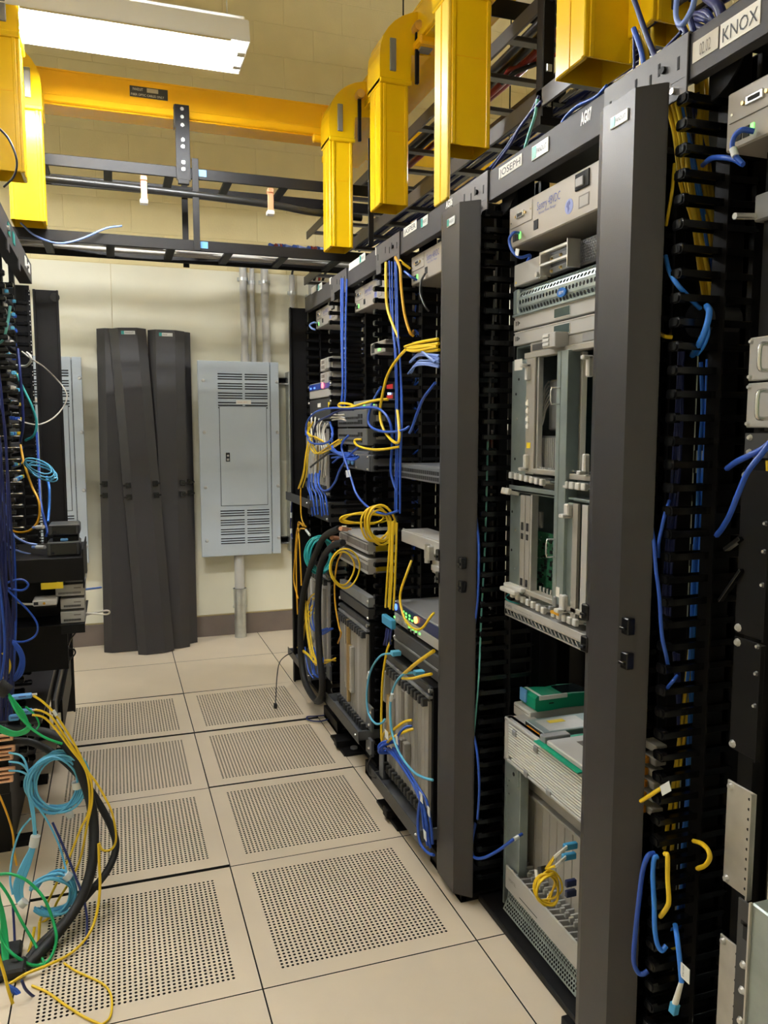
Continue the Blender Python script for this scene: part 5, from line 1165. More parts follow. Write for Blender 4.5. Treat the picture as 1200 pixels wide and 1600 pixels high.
for k, lab in enumerate(('top', 'middle', 'bottom')):
    a = onY(87 if k == 0 else 95, vs[2*k+1], .985); b = onY(132, vs[2*k], .985)
    t = thing('media_box', '%s of the three stacked light grey boxes on the lower left shelf' % lab, 'box', ((a.x+b.x)/2, 1.04, a.z), 'light grey boxes on the lower left shelf')
    zb = zs if k == 2 else a.z
    obj('case', MB().box(a.x, b.x, .985, 1.11, zb, b.z, b=.002), 'light_gray', t)
    n = 16
    for q in range(n): xx = a.x+.010+(b.x-a.x-.022)*q/n; obj('slot', MB().box(xx, xx+.0025, .9838, .986, zb+.007, zb+.014), 'slot_dark', t)
    obj('model_mark', MB().box(b.x-.035, b.x-.012, .9838, .986, b.z-.014, b.z-.011), 'ink_gray', t)
a = onY(101, 911.5, 1.0); b = onY(134, 904, 1.0)
t = thing('media_box', 'small plain grey box on top of the three stacked grey boxes', 'box', ((a.x+b.x)/2, 1.06, a.z)); obj('case', MB().box(a.x, b.x, 1.0, 1.11, a.z+.0015, b.z, b=.002), 'mid_gray', t); obj('lid', MB().box(a.x+.004, b.x-.004, 1.004, 1.105, b.z, b.z+.004, b=.001), 'light_gray', t)
a = onY(51, 950, .93); b = onY(89, 936, .93)
t = thing('media_converter', 'small white device with an orange mark left of the stacked grey boxes', 'network device', ((a.x+b.x)/2, .97, a.z)); 
obj('case', MB().box(a.x, b.x, .93, 1.01, a.z+.004, b.z, b=.004), 'white_plastic', t); obj('port', MB().box(a.x+.004, a.x+.018, .9285, .931, a.z+.009, a.z+.019), 'slot_dark', t); obj('orange_mark', MB().cyl((a.x+.036, .9305, a.z+.013), (a.x+.036, .929, a.z+.013), .0045, 10), 'cable_orange', t)
obj('support', MB().box(a.x+.01, b.x-.004, .94, 1.12, a.z-.004, a.z+.004), 'black_metal', t)
cable('patch_cable', 'white cable plugged into the left end of the small white device', px((53, 944, 'Y', .935), (44, 944, 'Y', .95), (34, 943, 'Y', 1.0), (20, 938, 'Y', 1.1)), .004, 'cable_white', LE)
cable('patch_cable', 'white cable loop standing out right of the grey boxes', px((132, 958, 'Y', 1.1), (150, 959, 'Y', 1.1), (166, 960, 'Y', 1.1), (171, 957, 'Y', 1.1), (167, 954, 'Y', 1.1), (150, 957, 'Y', 1.12), (133, 961, 'Y', 1.12)), .0035, 'cable_white', LE)
cable('patch_cable', 'short bright blue cable right of the grey boxes on the wall', px((132, 921, 'Y', 1.12), (142, 920, 'Y', 1.3), (158, 918, 'Y', 1.6)), .004, 'cable_bright_blue', LE)
cable('patch_cable', 'thin black wire curling from the lower left shelf to the floor', px((121, 985, 'Y', 1.2), (110, 1000, 'Y', 1.25), (107, 1012, 'Y', 1.3), (116, 1015, 'Y', 1.3), (117, 1022, 'Y', 1.3), (108, 1032, 'Y', 1.35)), .003, 'cable_black', LE)
cable('patch_cable', 'blue wire sagging below the lower left shelf', px((108, 1005, 'Y', 1.3), (100, 1018, 'Y', 1.25), (84, 1029, 'Y', 1.2), (68, 1028, 'Y', 1.2), (56, 1015, 'Y', 1.2)), .0035, 'cable_blue', LE)
cable('patch_cable', 'large blue loop hanging under the small white device', px((4, 912, 'Y', .85), (20, 930, 'Y', .85), (45, 955, 'Y', .86), (58, 975, 'Y', .86), (56, 992, 'Y', .86), (40, 1002, 'Y', .86), (20, 1002, 'Y', .88), (6, 995, 'Y', .9)), .0035, 'cable_blue', LE)
cable('patch_cable', 'small blue loop at the left edge beside the black shelf', px((4, 915, 'Y', .85), (20, 907, 'Y', .84), (36, 906, 'Y', .84), (44, 914, 'Y', .84), (36, 922, 'Y', .84), (20, 921, 'Y', .85), (5, 916, 'Y', .86)), .0035, 'cable_blue', LE)
m = MB()
for k in range(4): m.tube(spline(px((8, 992+k, 'Y', .85), (22+k*2, 1008, 'Y', .84), (32+k*2, 1030, 'Y', .84), (24+k*3, 1055, 'Y', .85), (10, 1068+k, 'Y', .88)), 5), .0038, 5)
obj('blue_cable_bundle', m, 'cable_blue', None, 'blue cables bowing out together at the lower left rack front', 'cables', kind='stuff')
cable('patch_cable', 'yellow cable loop at the left edge above the green bundle', px((-4, 1018, 'Y', .8), (10, 1025, 'Y', .8), (16, 1040, 'Y', .8), (10, 1056, 'Y', .8), (-4, 1063, 'Y', .82)), .0035, 'cable_yellow', LE)
# lower part of the left rack and the lug bar
t = thing('rack_enclosure', 'lower black cabinet of the left rack with worn top', 'cabinet', (-.8, 1.5, 0))
obj('top_plate', MB().box(-.80, -.590, 1.02, 2.05, .415, .425), 'charcoal_scuffed', t); obj('side', MB().box(-1.0, -.690, .95, 2.10, .02, .415), 'black_metal', t)
for k in range(3): obj('edge_rail', MB().box(-.600+k*.018, -.592+k*.018, 1.25+.15*k, 2.22, .36-.09*k, .42-.05*k, b=.001), 'black_metal' if k != 1 else 'dark_gray', t)
for y in (1.0, 1.5, 2.0): obj('foot', MB().box(-.70, -.62, y-.03, y+.03, 0, .02), 'black_metal', t)
FG = 'cables hanging in front of the lower left rack'
t = thing('lug_bar', 'black ground bar at the left edge carrying copper lugs', 'bar', (-.66, .72, .42)); c0 = onY(-20, 1195, .68); obj('bar', MB().box(-.80, -.655, .66, .69, .33, .55, b=.003), 'black_metal', t); obj('strap', MB().box(-.80, -.62, .69, .70, .52, .55, b=.002), 'black_metal', t)
for k, v in enumerate((1152, 1170, 1182, 1204, 1217)):
    c = onY(10, v, .645)
    tt = thing('copper_lug', '%s copper coloured cable lug at the left edge' % ('topmost', 'second', 'middle', 'fourth', 'lowest')[k], 'lug', c, 'copper lugs on the ground bar')
    x1 = onY(21+3*(k % 2), v, .645).x
    m = MB(); ln = [(-.74, 0), (x1-.008, .004), (x1, .0), (x1-.002, -.008), (x1-.012, -.008), (-.74, -.012)]
    m.box(c.x-.06, x1-.006, .638, .652, c.z+.003, c.z+.010, b=.002).box(c.x-.06, x1-.006, .638, .652, c.z-.010, c.z-.004, b=.002).box(x1-.010, x1, .638, .652, c.z-.010, c.z+.010, b=.003)
    obj('tongue', m, 'copper_tan', tt); obj('barrel', MB().cyl((c.x-.10, .645, c.z), (c.x-.055, .645, c.z), .011, 8), 'copper_tan', tt)
for k, (v, x) in enumerate(((1088, 24), (1112, 24), (1121, 20))):
    c = onY(x, v, .66); t = thing('fiber_connector', '%s blue fibre connector under the green bundle' % ('topmost', 'middle', 'lowest')[k], 'connector', c, 'blue fibre connectors')
    u0, u1 = ((18, 50), (26, 50), (14, 30))[k]; a = onY(u0, v+3, .66); b = onY(u1, v-5, .66)
    obj('body', MB().box(a.x, b.x, .65, .67, a.z-.004, b.z, b=.003), 'clip_blue', t); obj('slot', MB().box((a.x+b.x)/2-.008, (a.x+b.x)/2+.012, .6485, .651, (a.z+b.z)/2-.001, (a.z+b.z)/2+.002), 'ink_blue', t); obj('boot', MB().cyl((b.x, .66, (a.z+b.z)/2), (b.x+.014, .66, (a.z+b.z)/2), .004, 6), 'cable_white', t)
random.seed(41); m = MB()
for k in range(9):
    d = random.uniform(-4, 4); e = random.uniform(-4, 4)
    m.tube(spline(px((8+d*.4, 1078+d*.5, 'Y', .60), (22+d, 1095+d, 'Y', .59), (36+d, 1118+e, 'Y', .585), (45+e*.6, 1134+d*.5, 'Y', .585), (38+e, 1143+e*.5, 'Y', .59), (20, 1146+e, 'Y', .60), (-6, 1136+e*1.5, 'Y', .61)), 5), .0036, 6)
obj('green_cable_bundle', m, 'cable_green', None, 'bundle of bright green cables bending back at the left edge', 'cables', kind='stuff')
obj('velcro_wrap', MB().cyl(onY(-4, 1070, .60), onY(13, 1082, .60), .022, 12), 'rubber', None, 'black wrap around the top of the green cable bundle', 'cable wrap')
cable('patch_cable', 'green cable running from the green bundle down over the aqua coil', px((14, 1088, 'Y', .58), (26, 1112, 'Y', .57), (44, 1134, 'Y', .565), (66, 1150, 'Y', .56), (84, 1158, 'Y', .56), (97, 1162, 'Y', .565)), .0042, 'cable_green', FG)
cable('patch_cable', 'thin green cable looping below the two blue connectors', px((40, 1104, 'Y', .6), (55, 1118, 'Y', .6), (61, 1132, 'Y', .6), (57, 1140, 'Y', .6)), .003, 'cable_green', FG)
yp = [((52, 1087), (66, 1096), (82, 1111), (100, 1136), (117, 1164), (130, 1190), (139, 1208), (150, 1222), (164, 1246), (175, 1270), (181, 1300), (180, 1318), (172, 1328), (160, 1328), (154, 1316)),
      ((54, 1109), (68, 1112), (82, 1122), (100, 1148), (116, 1172), (130, 1192), (140, 1212), (144, 1232), (143, 1258), (136, 1290), (126, 1340), (112, 1372), (90, 1408), (78, 1432), (56, 1448)),
      ((50, 1117), (64, 1119), (76, 1127), (94, 1148), (112, 1172), (126, 1190), (136, 1210), (140, 1240), (138, 1270), (126, 1295), (108, 1340), (86, 1385), (70, 1420), (62, 1440))]
for lab, p in zip(('first yellow cable, from the top blue connector down to the black hose bend', 'second yellow cable, from the middle blue connector passing right of the aqua coil', 'third yellow cable, from the lower blue connector passing right of the aqua coil'), yp):
    cable('patch_cable', lab, px(*[(u, v, 'Y', .56-.0002*(v-1087)) for u, v in p]), .0036, 'cable_yellow', FG)
for k, (p, q) in enumerate((((83, 1110), (88, 1118)), ((90, 1123), (104, 1143)), ((94, 1142), (102, 1152)))):
    obj('cable_label', MB().cyl(onY(*p, .555), onY(*q, .555), .0052, 8), 'badge_white', None, '%s white label sleeve on the yellow cables' % ('topmost', 'long middle', 'lowest')[k], 'cable label', 'label sleeves on the yellow cables')
cable('patch_cable', 'yellow cable dropping from the black hose bend and sweeping left along the floor', px((154, 1318, 'Y', .45), (155, 1350, 'Y', .44), (156, 1390, 'Y', .42), (150, 1432, 'Y', .38), (136, 1464, 'Y', .34), (110, 1490, 'Y', .30), (75, 1508, 'Y', .26), (40, 1522, 'Y', .24), (14, 1538, 'Y', .22)), .0042, 'cable_yellow', FG)
cable('patch_cable', 'yellow cable falling steeply at the left and joining others at the floor', px((62, 1440, 'Y', .40), (60, 1470, 'Y', .38), (54, 1495, 'Y', .34), (36, 1520, 'Y', .28), (18, 1540, 'Y', .24)), .0042, 'cable_yellow', FG)
cable('patch_cable', 'yellow cable to the left of the steep one, falling from the lower aqua coil', px((54, 1448, 'Y', .40), (50, 1470, 'Y', .38), (40, 1500, 'Y', .34), (26, 1528, 'Y', .28), (16, 1540, 'Y', .24)), .0042, 'cable_yellow', FG)
cable('patch_cable', 'yellow cable along the left edge over the black lower rack', px((-3, 1238, 'Y', .62), (8, 1264, 'Y', .62), (17, 1290, 'Y', .62), (21, 1310, 'Y', .62), (22, 1330, 'Y', .62), (26, 1352, 'Y', .62)), .0034, 'cable_orange', FG)
cable('patch_cable', 'yellow cable crossing the bottom left corner downwards', px((-3, 1490, 'Y', .18), (6, 1520, 'Y', .17), (14, 1550, 'Y', .16), (24, 1580, 'Y', .15), (32, 1604, 'Y', .14)), .0045, 'cable_yellow', FG)
cable('patch_cable', 'thin yellow cable on the front perforated tile making a wide loop', px((100, 1505, 'Z', .004), (118, 1517, 'Z', .004), (140, 1527, 'Z', .004), (160, 1537, 'Z', .004), (172, 1551, 'Z', .004), (175, 1572, 'Z', .004), (170, 1592, 'Z', .004), (150, 1606, 'Z', .004)), .003, 'cable_yellow', FG)
cable('patch_cable', 'thin yellow cable lying straight across the front perforated tile', px((50, 1540, 'Z', .004), (75, 1551, 'Z', .004), (100, 1569, 'Z', .004), (130, 1588, 'Z', .004), (160, 1602, 'Z', .004)), .0034, 'cable_yellow', FG)
def coil(name, label, u, v, Y, rx, rz, n, m, r=.0042, tilt=0.0, seed=1, th=.03, cat='cable coil', arc=(0, 6.2832)):
    random.seed(seed); mm = MB(); c = onY(u, v, Y)
    for k in range(n):
        a0 = random.uniform(-.3, .3); ex = 1+random.uniform(-.20, .08); ez = 1+random.uniform(-.16, .08); dy = random.uniform(-th, th)/2; dx = random.uniform(-.012, .012); ph = random.uniform(0, 6.28)
        pts = []
        for q in range(29):
            a = arc[0]+(arc[1]-arc[0])*q/28
            X = rx*ex*math.cos(a); Z = rz*ez*math.sin(a)
            pts.append((c.x+dx+X*math.cos(tilt)-Z*math.sin(tilt), c.y+dy+.008*math.sin(a*2+ph), c.z+X*math.sin(tilt)+Z*math.cos(tilt)+.003*math.sin(3*a+ph)))
        mm.tube(pts, r, 6)
    return obj(name, mm, m, None, label, cat), c
def wrap(label, u, v, Y, du, dv, r, group='white ties on the aqua coils', m='badge_white'):
    a, b = onY(u-du, v-dv, Y), onY(u+du, v+dv, Y); obj('cable_tie', MB().cyl(a, b, r, 10), m, None, label, 'cable tie', group)
o, c = coil('aqua_coil', 'large aqua fibre coil hanging at the lower left', 88, 1223, .60, .082, .088, 15, 'cable_aqua', .0036, seed=3, th=.028)
wrap('white tie on the right side of the large aqua coil', 121, 1226, .60, 1, 5, .016); wrap('white tie at the lower left of the large aqua coil', 71, 1262, .60, 4.5, .5, .014); wrap('white tie at the bottom right of the large aqua coil', 109, 1272, .60, 4.5, -2, .014)
coil('aqua_coil', 'smaller aqua fibre coil below the large one', 86, 1397, .47, .060, .062, 11, 'cable_aqua', .0034, tilt=-.25, seed=8, th=.024, arc=(-2.2, 2.9))
wrap('white tie at the top right of the smaller aqua coil', 105, 1369, .47, 3.5, 3, .013); wrap('white tie at the left end of the smaller aqua coil', 36, 1411, .47, 3.5, -3.5, .013)
random.seed(12); m = MB()
for k in range(9):
    a = random.uniform(-6, 6); m.tube(spline(px((48+a*.5, 1245, 'Y', .585), (53+a*.3, 1280, 'Y', .565), (54+a*.4, 1315, 'Y', .54), (42+a*1.3, 1350, 'Y', .51), (30+a*1.4, 1385, 'Y', .49), (33+a, 1411, 'Y', .475)), 5), .0034, 6)
for k in range(3):
    m.tube(spline(px((14, 1176+k*14, 'Y', .62), (34, 1182+k*12, 'Y', .60), (44+k*2, 1205+k*6, 'Y', .59), (50, 1240, 'Y', .585), (52, 1262, 'Y', .58)), 5), .0032, 6)
obj('aqua_cable_bundle', m, 'cable_aqua', None, 'aqua cables running down from the large coil to the smaller one', 'cables', kind='stuff')
wrap('white tie round the straight aqua cables between the coils', 54, 1314, .54, -1.5, 8, .014)
cable('patch_cable', 'single aqua cable hanging from the large coil to the tie of the smaller one', px((60, 1262, 'Y', .57), (76, 1286, 'Y', .55), (92, 1320, 'Y', .52), (101, 1350, 'Y', .49), (104, 1366, 'Y', .47)), .0032, 'cable_aqua', FG)
cable('patch_cable', 'single aqua cable bowing out left of the straight aqua bundle', px((48, 1278, 'Y', .57), (30, 1302, 'Y', .56), (19, 1340, 'Y', .54), (16, 1375, 'Y', .5), (20, 1398, 'Y', .48)), .0032, 'cable_aqua', FG)
# black hose and cables round the coils
cable('hose', 'thick black hose curving from the ground bar out over the tiles and down left', px((8, 1140, 'Y', .66), (48, 1142, 'Y', .64), (85, 1150, 'Y', .62), (112, 1175, 'Y', .6), (130, 1215, 'Y', .58), (143, 1260, 'Y', .56), (147, 1310, 'Y', .52), (142, 1360, 'Y', .47), (124, 1410, 'Y', .42), (90, 1458, 'Y', .36), (52, 1500, 'Y', .30), (18, 1538, 'Y', .26), (-20, 1562, 'Y', .22)), .015, 'rubber', 'black hoses at the lower left', 'hose', n=12)
cable('hose', 'thinner black hose bending out furthest to the right and crossing behind the coil', px((4, 1158, 'Y', .67), (50, 1160, 'Y', .66), (95, 1185, 'Y', .64), (130, 1220, 'Y', .62), (155, 1256, 'Y', .6), (175, 1295, 'Y', .57), (181, 1325, 'Y', .54), (168, 1360, 'Y', .5), (140, 1395, 'Y', .46), (100, 1440, 'Y', .40), (60, 1478, 'Y', .34), (26, 1520, 'Y', .28), (-10, 1545, 'Y', .24)), .011, 'rubber', 'black hoses at the lower left', 'hose', n=12)
cable('patch_cable', 'navy cable sagging behind the coils in a wide bow over the front tile', px((82, 1285, 'Y', .50), (100, 1325, 'Y', .48), (118, 1370, 'Y', .45), (132, 1410, 'Y', .42), (136, 1448, 'Y', .38), (130, 1490, 'Y', .32), (116, 1522, 'Y', .26), (92, 1548, 'Y', .2), (62, 1560, 'Y', .17), (42, 1548, 'Y', .16), (34, 1532, 'Y', .16)), .0038, 'cable_navy', FG)
cable('patch_cable', 'green cable making a big oval at the lower left', px((-4, 1366, 'Y', .42), (18, 1366, 'Y', .41), (42, 1376, 'Y', .40), (66, 1400, 'Y', .38), (80, 1430, 'Y', .36), (88, 1462, 'Y', .33), (84, 1486, 'Y', .31), (72, 1504, 'Y', .29), (50, 1508, 'Y', .28), (24, 1494, 'Y', .28), (6, 1475, 'Y', .3), (-3, 1450, 'Y', .32)), .0042, 'cable_green', FG)
cable('patch_cable', 'green cable slanting through the oval and curling along the bottom edge', px((-4, 1376, 'Y', .40), (12, 1398, 'Y', .39), (34, 1440, 'Y', .36), (56, 1478, 'Y', .33), (70, 1510, 'Y', .28), (74, 1545, 'Y', .23), (66, 1572, 'Y', .19), (44, 1590, 'Y', .16), (14, 1597, 'Y', .14), (-10, 1596, 'Y', .13)), .0042, 'cable_green', FG)
random.seed(51); m = MB()
for k in range(5): m.tube(spline(px((-4, 1380+k*4, 'Y', .37), (2+k, 1430, 'Y', .36), (4+k*2, 1480, 'Y', .32), (6+k, 1530, 'Y', .26), (0, 1590, 'Y', .2)), 4), .0042, 6)
obj('green_cable_bundle', m, 'cable_green', None, 'green cables falling along the bottom left edge', 'cables', kind='stuff')
m = MB()
for k in range(3): m.tube(spline(px((12, 1540, 'Y', .2), (22+k*3, 1550, 'Y', .19), (34+k*2, 1562+k*3, 'Y', .18), (40+k*4, 1585, 'Y', .16), (44+k*5, 1606, 'Y', .14)), 4), .005, 6)
obj('navy_cable_bundle', m, 'cable_blue', None, 'dark blue cables dropping out of the bottom left corner', 'cables', kind='stuff')
cable('patch_cable', 'navy cable hanging straight down left of the smaller coil', px((20, 1412, 'Y', .46), (22, 1450, 'Y', .43), (24, 1490, 'Y', .38), (27, 1510, 'Y', .34)), .0036, 'cable_navy', FG)
for lab, u, v in (('upper', 16, 1487), ('lower', 22, 1514)):
    q = onZ(u, v, .015); obj('foam_pad', MB().box(q.x-.045, q.x+.03, q.y-.03, q.y+.03, 0.002, .03, b=.012), 'rubber', None, '%s dark pad lying on the tile under the green oval' % lab, 'pad', 'dark pads on the floor')
# ================================================================== CABLES OF THE RIGHT ROW
def strands(name, label, m, r, paths, n=5, k=4, jit=.004):
    mm = MB()
    for p in paths:
        dv = V((random.uniform(-jit, jit), random.uniform(-jit*2.5, jit*2.5), random.uniform(-jit, jit)))
        mm.tube(spline([V(q)+dv+V((0, random.uniform(-jit, jit)*1.5, random.uniform(-jit, jit))) for q in p], k), r, n)
    return obj(name, mm, m, None, label, 'cables', kind='stuff')
random.seed(61)
def fan(pts, cnt, su, dy, Y):
    out = []
    for k in range(cnt):
        o = random.uniform(-su, su); d = random.uniform(-dy, dy)
        out.append([onY(u+o+random.uniform(-1.5, 1.5), v, Y+d) for u, v in pts])
    return out
Yb = -.545
strands('yellow_cable_bundle', 'yellow cables packed in the nearest cable manager, slanting down from its top', 'cable_yellow', .0042,
        fan([(1052, 150), (1066, 215), (1076, 290), (1090, 350), (1106, 430), (1116, 500)], 9, 10, .02, Yb)+fan([(1092, 100), (1094, 160), (1096, 215), (1102, 300), (1110, 360), (1120, 430), (1128, 500)], 7, 5, .02, Yb)
        + fan([(1112, 540), (1116, 580), (1120, 660), (1120, 760), (1116, 860)], 2, 2, .01, -.60)+fan([(1114, 860), (1108, 960), (1098, 1060), (1086, 1180), (1074, 1290), (1064, 1380), (1050, 1480)], 2, 2, .01, -.60)+fan([(1096, 880), (1084, 980), (1070, 1100), (1054, 1230), (1044, 1330)], 2, 2, .01, -.60))
strands('blue_cable_bundle', 'blue cables packed in the nearest cable manager', 'cable_bright_blue', .0040,
        fan([(1062, 165), (1080, 250), (1094, 340), (1112, 430), (1124, 520), (1126, 600), (1122, 700), (1108, 820)], 5, 5, .02, Yb)+fan([(1110, 560), (1108, 640), (1106, 700), (1100, 800), (1092, 900), (1086, 1000), (1082, 1100)], 7, 6, .015, -.60)
        + fan([(1084, 1080), (1082, 1160), (1080, 1240), (1074, 1320), (1066, 1400), (1056, 1460)], 5, 5, .015, -.60))
strands('navy_cable_bundle', 'thin navy cables hanging deeper in the nearest cable manager', 'cable_navy', .0034,
        fan([(1066, 540), (1062, 640), (1056, 740), (1048, 840), (1042, 960)], 4, 5, .01, -.60)+fan([(1058, 1020), (1062, 1100), (1064, 1180)], 3, 4, .01, -.60)+fan([(1086, 150), (1092, 215), (1100, 260)], 3, 8, .02, Yb))
NM = 'loose cables at the nearest cable manager'
cable('patch_cable', 'blue cable looping from the KNOX power unit jack back into the nearest manager', px((1178, 205, 'X', .728), (1160, 203, 'X', .712), (1148, 212, 'X', .708), (1144, 228, 'X', .708), (1148, 242, 'X', .71), (1160, 256, 'X', .715)), .0048, 'cable_blue', NM)
obj('cable_label', MB().cyl(onX(1145, 232, .708), onX(1149, 244, .709), .0062, 8), 'badge_white', None, 'white label on the blue cable of the KNOX power unit', 'cable label')
cable('patch_cable', 'blue cable coming out level above the second finger of the nearest manager', px((1161, 257, 'X', .715), (1148, 250, 'X', .715), (1128, 246, 'X', .71), (1110, 248, 'X', .72), (1098, 258, 'X', .74)), .0048, 'cable_blue', NM)
cable('patch_cable', 'blue cable emerging beside the near cover above the spool', px((1040, 400, 'X', .70), (1046, 424, 'X', .69), (1058, 444, 'X', .685), (1078, 466, 'X', .72), (1094, 482, 'X', .75)), .0045, 'cable_bright_blue', NM)
sp = thing('spool', 'dark round cable spool half hidden in the nearest manager', 'spool', onX(1102, 490, .80)); q = onX(1104, 500, .78)
obj('drum', MB().cyl((q.x-.02, q.y, q.z), (q.x+.06, q.y, q.z), .030, 16), 'dark_gray', sp); obj('flange', MB().cyl((q.x-.024, q.y, q.z), (q.x-.02, q.y, q.z), .034, 16), 'black_plastic', sp)
cable('patch_cable', 'thick blue cable draped over the spool of the nearest manager', px((1104, 478, 'X', .735), (1108, 486, 'X', .73), (1106, 502, 'X', .73), (1098, 526, 'X', .725), (1088, 545, 'X', .735), (1082, 555, 'X', .75)), .0062, 'cable_bright_blue', NM)
cable('patch_cable', 'thin blue cable beside the thick one draped over the spool', px((1106, 505, 'X', .735), (1107, 520, 'X', .733), (1100, 540, 'X', .735), (1090, 554, 'X', .75)), .0036, 'cable_bright_blue', NM)
cable('patch_cable', 'short yellow cable end beside the near cover above its middle', px((1032, 522, 'X', .70), (1040, 526, 'X', .69), (1050, 527, 'X', .70)), .0042, 'cable_yellow', NM)
cable('patch_cable', 'yellow cable dropping thinly beside the top of the near cover', px((1054, 256, 'X', .70), (1050, 300, 'X', .69), (1044, 335, 'X', .69), (1041, 352, 'X', .70)), .0034, 'cable_yellow', NM)
cable('patch_cable', 'blue cable from the KNOX rack bending into the manager, upper', px((1205, 690, 'X', .72), (1190, 702, 'X', .715), (1170, 712, 'X', .71), (1150, 722, 'X', .715), (1136, 732, 'X', .74)), .0052, 'cable_blue', NM)
cable('patch_cable', 'long blue cable from the KNOX rack slanting down into the manager', px((1206, 688, 'X', .72), (1188, 712, 'X', .71), (1168, 738, 'X', .70), (1152, 775, 'X', .70), (1140, 805, 'X', .705), (1128, 826, 'X', .73), (1120, 836, 'X', .76)), .0055, 'cable_blue', NM)
strands('yellow_cable_bundle', 'yellow cables at the KNOX rack behind the blue pair', 'cable_yellow', .0042, [px((1196+k*4, 690, 'X', .80), (1199+k*4, 725, 'X', .79), (1203+k*4, 760, 'X', .79)) for k in range(4)])
cable('patch_cable', 'blue cable running down close to the near cover edge', px((1018, 822, 'X', .675), (1022, 850, 'X', .668), (1025, 890, 'X', .665), (1030, 930, 'X', .668), (1034, 990, 'X', .672), (1040, 1020, 'X', .682), (1044, 1040, 'X', .70)), .0040, 'cable_blue', NM)
cable('patch_cable', 'blue cable curving beside the finger tips at mid height', px((1046, 782, 'X', .70), (1040, 800, 'X', .685), (1034, 825, 'X', .678), (1029, 850, 'X', .676), (1029, 870, 'X', .69)), .0036, 'cable_blue', NM)
cable('patch_cable', 'blue cable crossing the fingers below the middle of the nearest manager', px((1040, 1078, 'X', .70), (1050, 1066, 'X', .68), (1058, 1056, 'X', .70)), .0036, 'cable_blue', NM)
cable('patch_cable', 'yellow cable sticking out leftwards with a white flag label', px((1001, 1252, 'X', .66), (1014, 1244, 'X', .662), (1026, 1236, 'X', .665), (1036, 1230, 'X', .675)), .0040, 'cable_yellow', NM)
obj('cable_label', MB().obox(onX(1040, 1232, .664), (onX(1047, 1228, .664)-onX(1033, 1236, .664))*.5, V((.0006, 0, 0)), V((0, .004, .008)), b=.0002), 'badge_white', None, 'white flag label on the short yellow cable low in the manager', 'cable label')
cable('patch_cable', 'long blue loop hanging outermost beside the near cover foot', px((1022, 1333, 'X', .672), (1012, 1338, 'X', .655), (1004, 1362, 'X', .650), (999, 1400, 'X', .648), (993, 1455, 'X', .646), (990, 1500, 'X', .645), (996, 1518, 'X', .652), (1004, 1522, 'X', .66), (1012, 1517, 'X', .67)), .0050, 'cable_blue', NM)
cable('patch_cable', 'second blue loop hanging just inside the outermost one', px((1028, 1338, 'X', .672), (1022, 1342, 'X', .664), (1020, 1370, 'X', .660), (1022, 1410, 'X', .658), (1023, 1450, 'X', .656), (1027, 1475, 'X', .658), (1034, 1485, 'X', .664), (1041, 1478, 'X', .675)), .0050, 'cable_bright_blue', NM)
cable('patch_cable', 'yellow loop hanging to the right of the two blue loops', px((1039, 1334, 'X', .67), (1043, 1338, 'X', .665), (1043, 1370, 'X', .66), (1045, 1405, 'X', .658), (1042, 1418, 'X', .66), (1032, 1432, 'X', .672)), .0048, 'cable_yellow', NM)
cable('patch_cable', 'yellow cable arching out over the fingers by the pale plate', px((1084, 1314, 'X', .74), (1096, 1318, 'X', .715), (1106, 1328, 'X', .705), (1109, 1340, 'X', .705), (1102, 1352, 'X', .712), (1090, 1357, 'X', .74)), .0046, 'cable_yellow', NM)
t = thing('patch_cable', 'blue cable with white label, cream boot and blue plug hanging at the bottom right', 'cable', onX(1057, 1500, .665), NM)
obj('lead', MB().tube(spline(px((1055, 1445, 'X', .685), (1058, 1465, 'X', .67), (1062, 1500, 'X', .665), (1065, 1535, 'X', .662)), 5), .0050, 8), 'cable_bright_blue', t)
a, b = onX(1065, 1533, .662), onX(1055, 1568, .66); obj('boot', MB().cyl(a, b, .0042, 8, r2=.0062), 'paper', t); e = onX(1052, 1582, .66); obj('plug', MB().obox((b+e)/2, (e-b)*.55, V((.006, 0, 0)), V((0, .008, 0)), b=.001), 'blue_tag', t)
c = onX(1069, 1519, .660); lb = obj('label', MB().box(c.x, c.x+.001, c.y-.014, c.y+.010, c.z-.015, c.z+.014), 'badge_white', t); text('JG0-14-3', .006, (c.x-.0003, c.y+.004, c.z+.012), (0, 0, -1), (0, -1, 0), 'ink', lb)
# amber plugs seen low behind the near cover edge
for k, v in enumerate((1165, 1185, 1203, 1222, 1241, 1262)):
    q = onX(1012-k*1.2, v, .80); t = thing('fiber_adapter', 'amber fibre adapter beside the near cover, %s of the column' % ('topmost', 'second', 'third', 'fourth', 'fifth', 'lowest')[k], 'adapter', q, 'amber fibre adapters'); obj('body', MB().box(.80, .83, q.y-.03, q.y+.02, q.z-.008, q.z+.009, b=.002), 'tape_tan', t)
    if k: obj('cap', MB().box(.79, .80, q.y-.010, q.y+.004, q.z-.008, q.z+.009, b=.002), 'glass_amber', t)
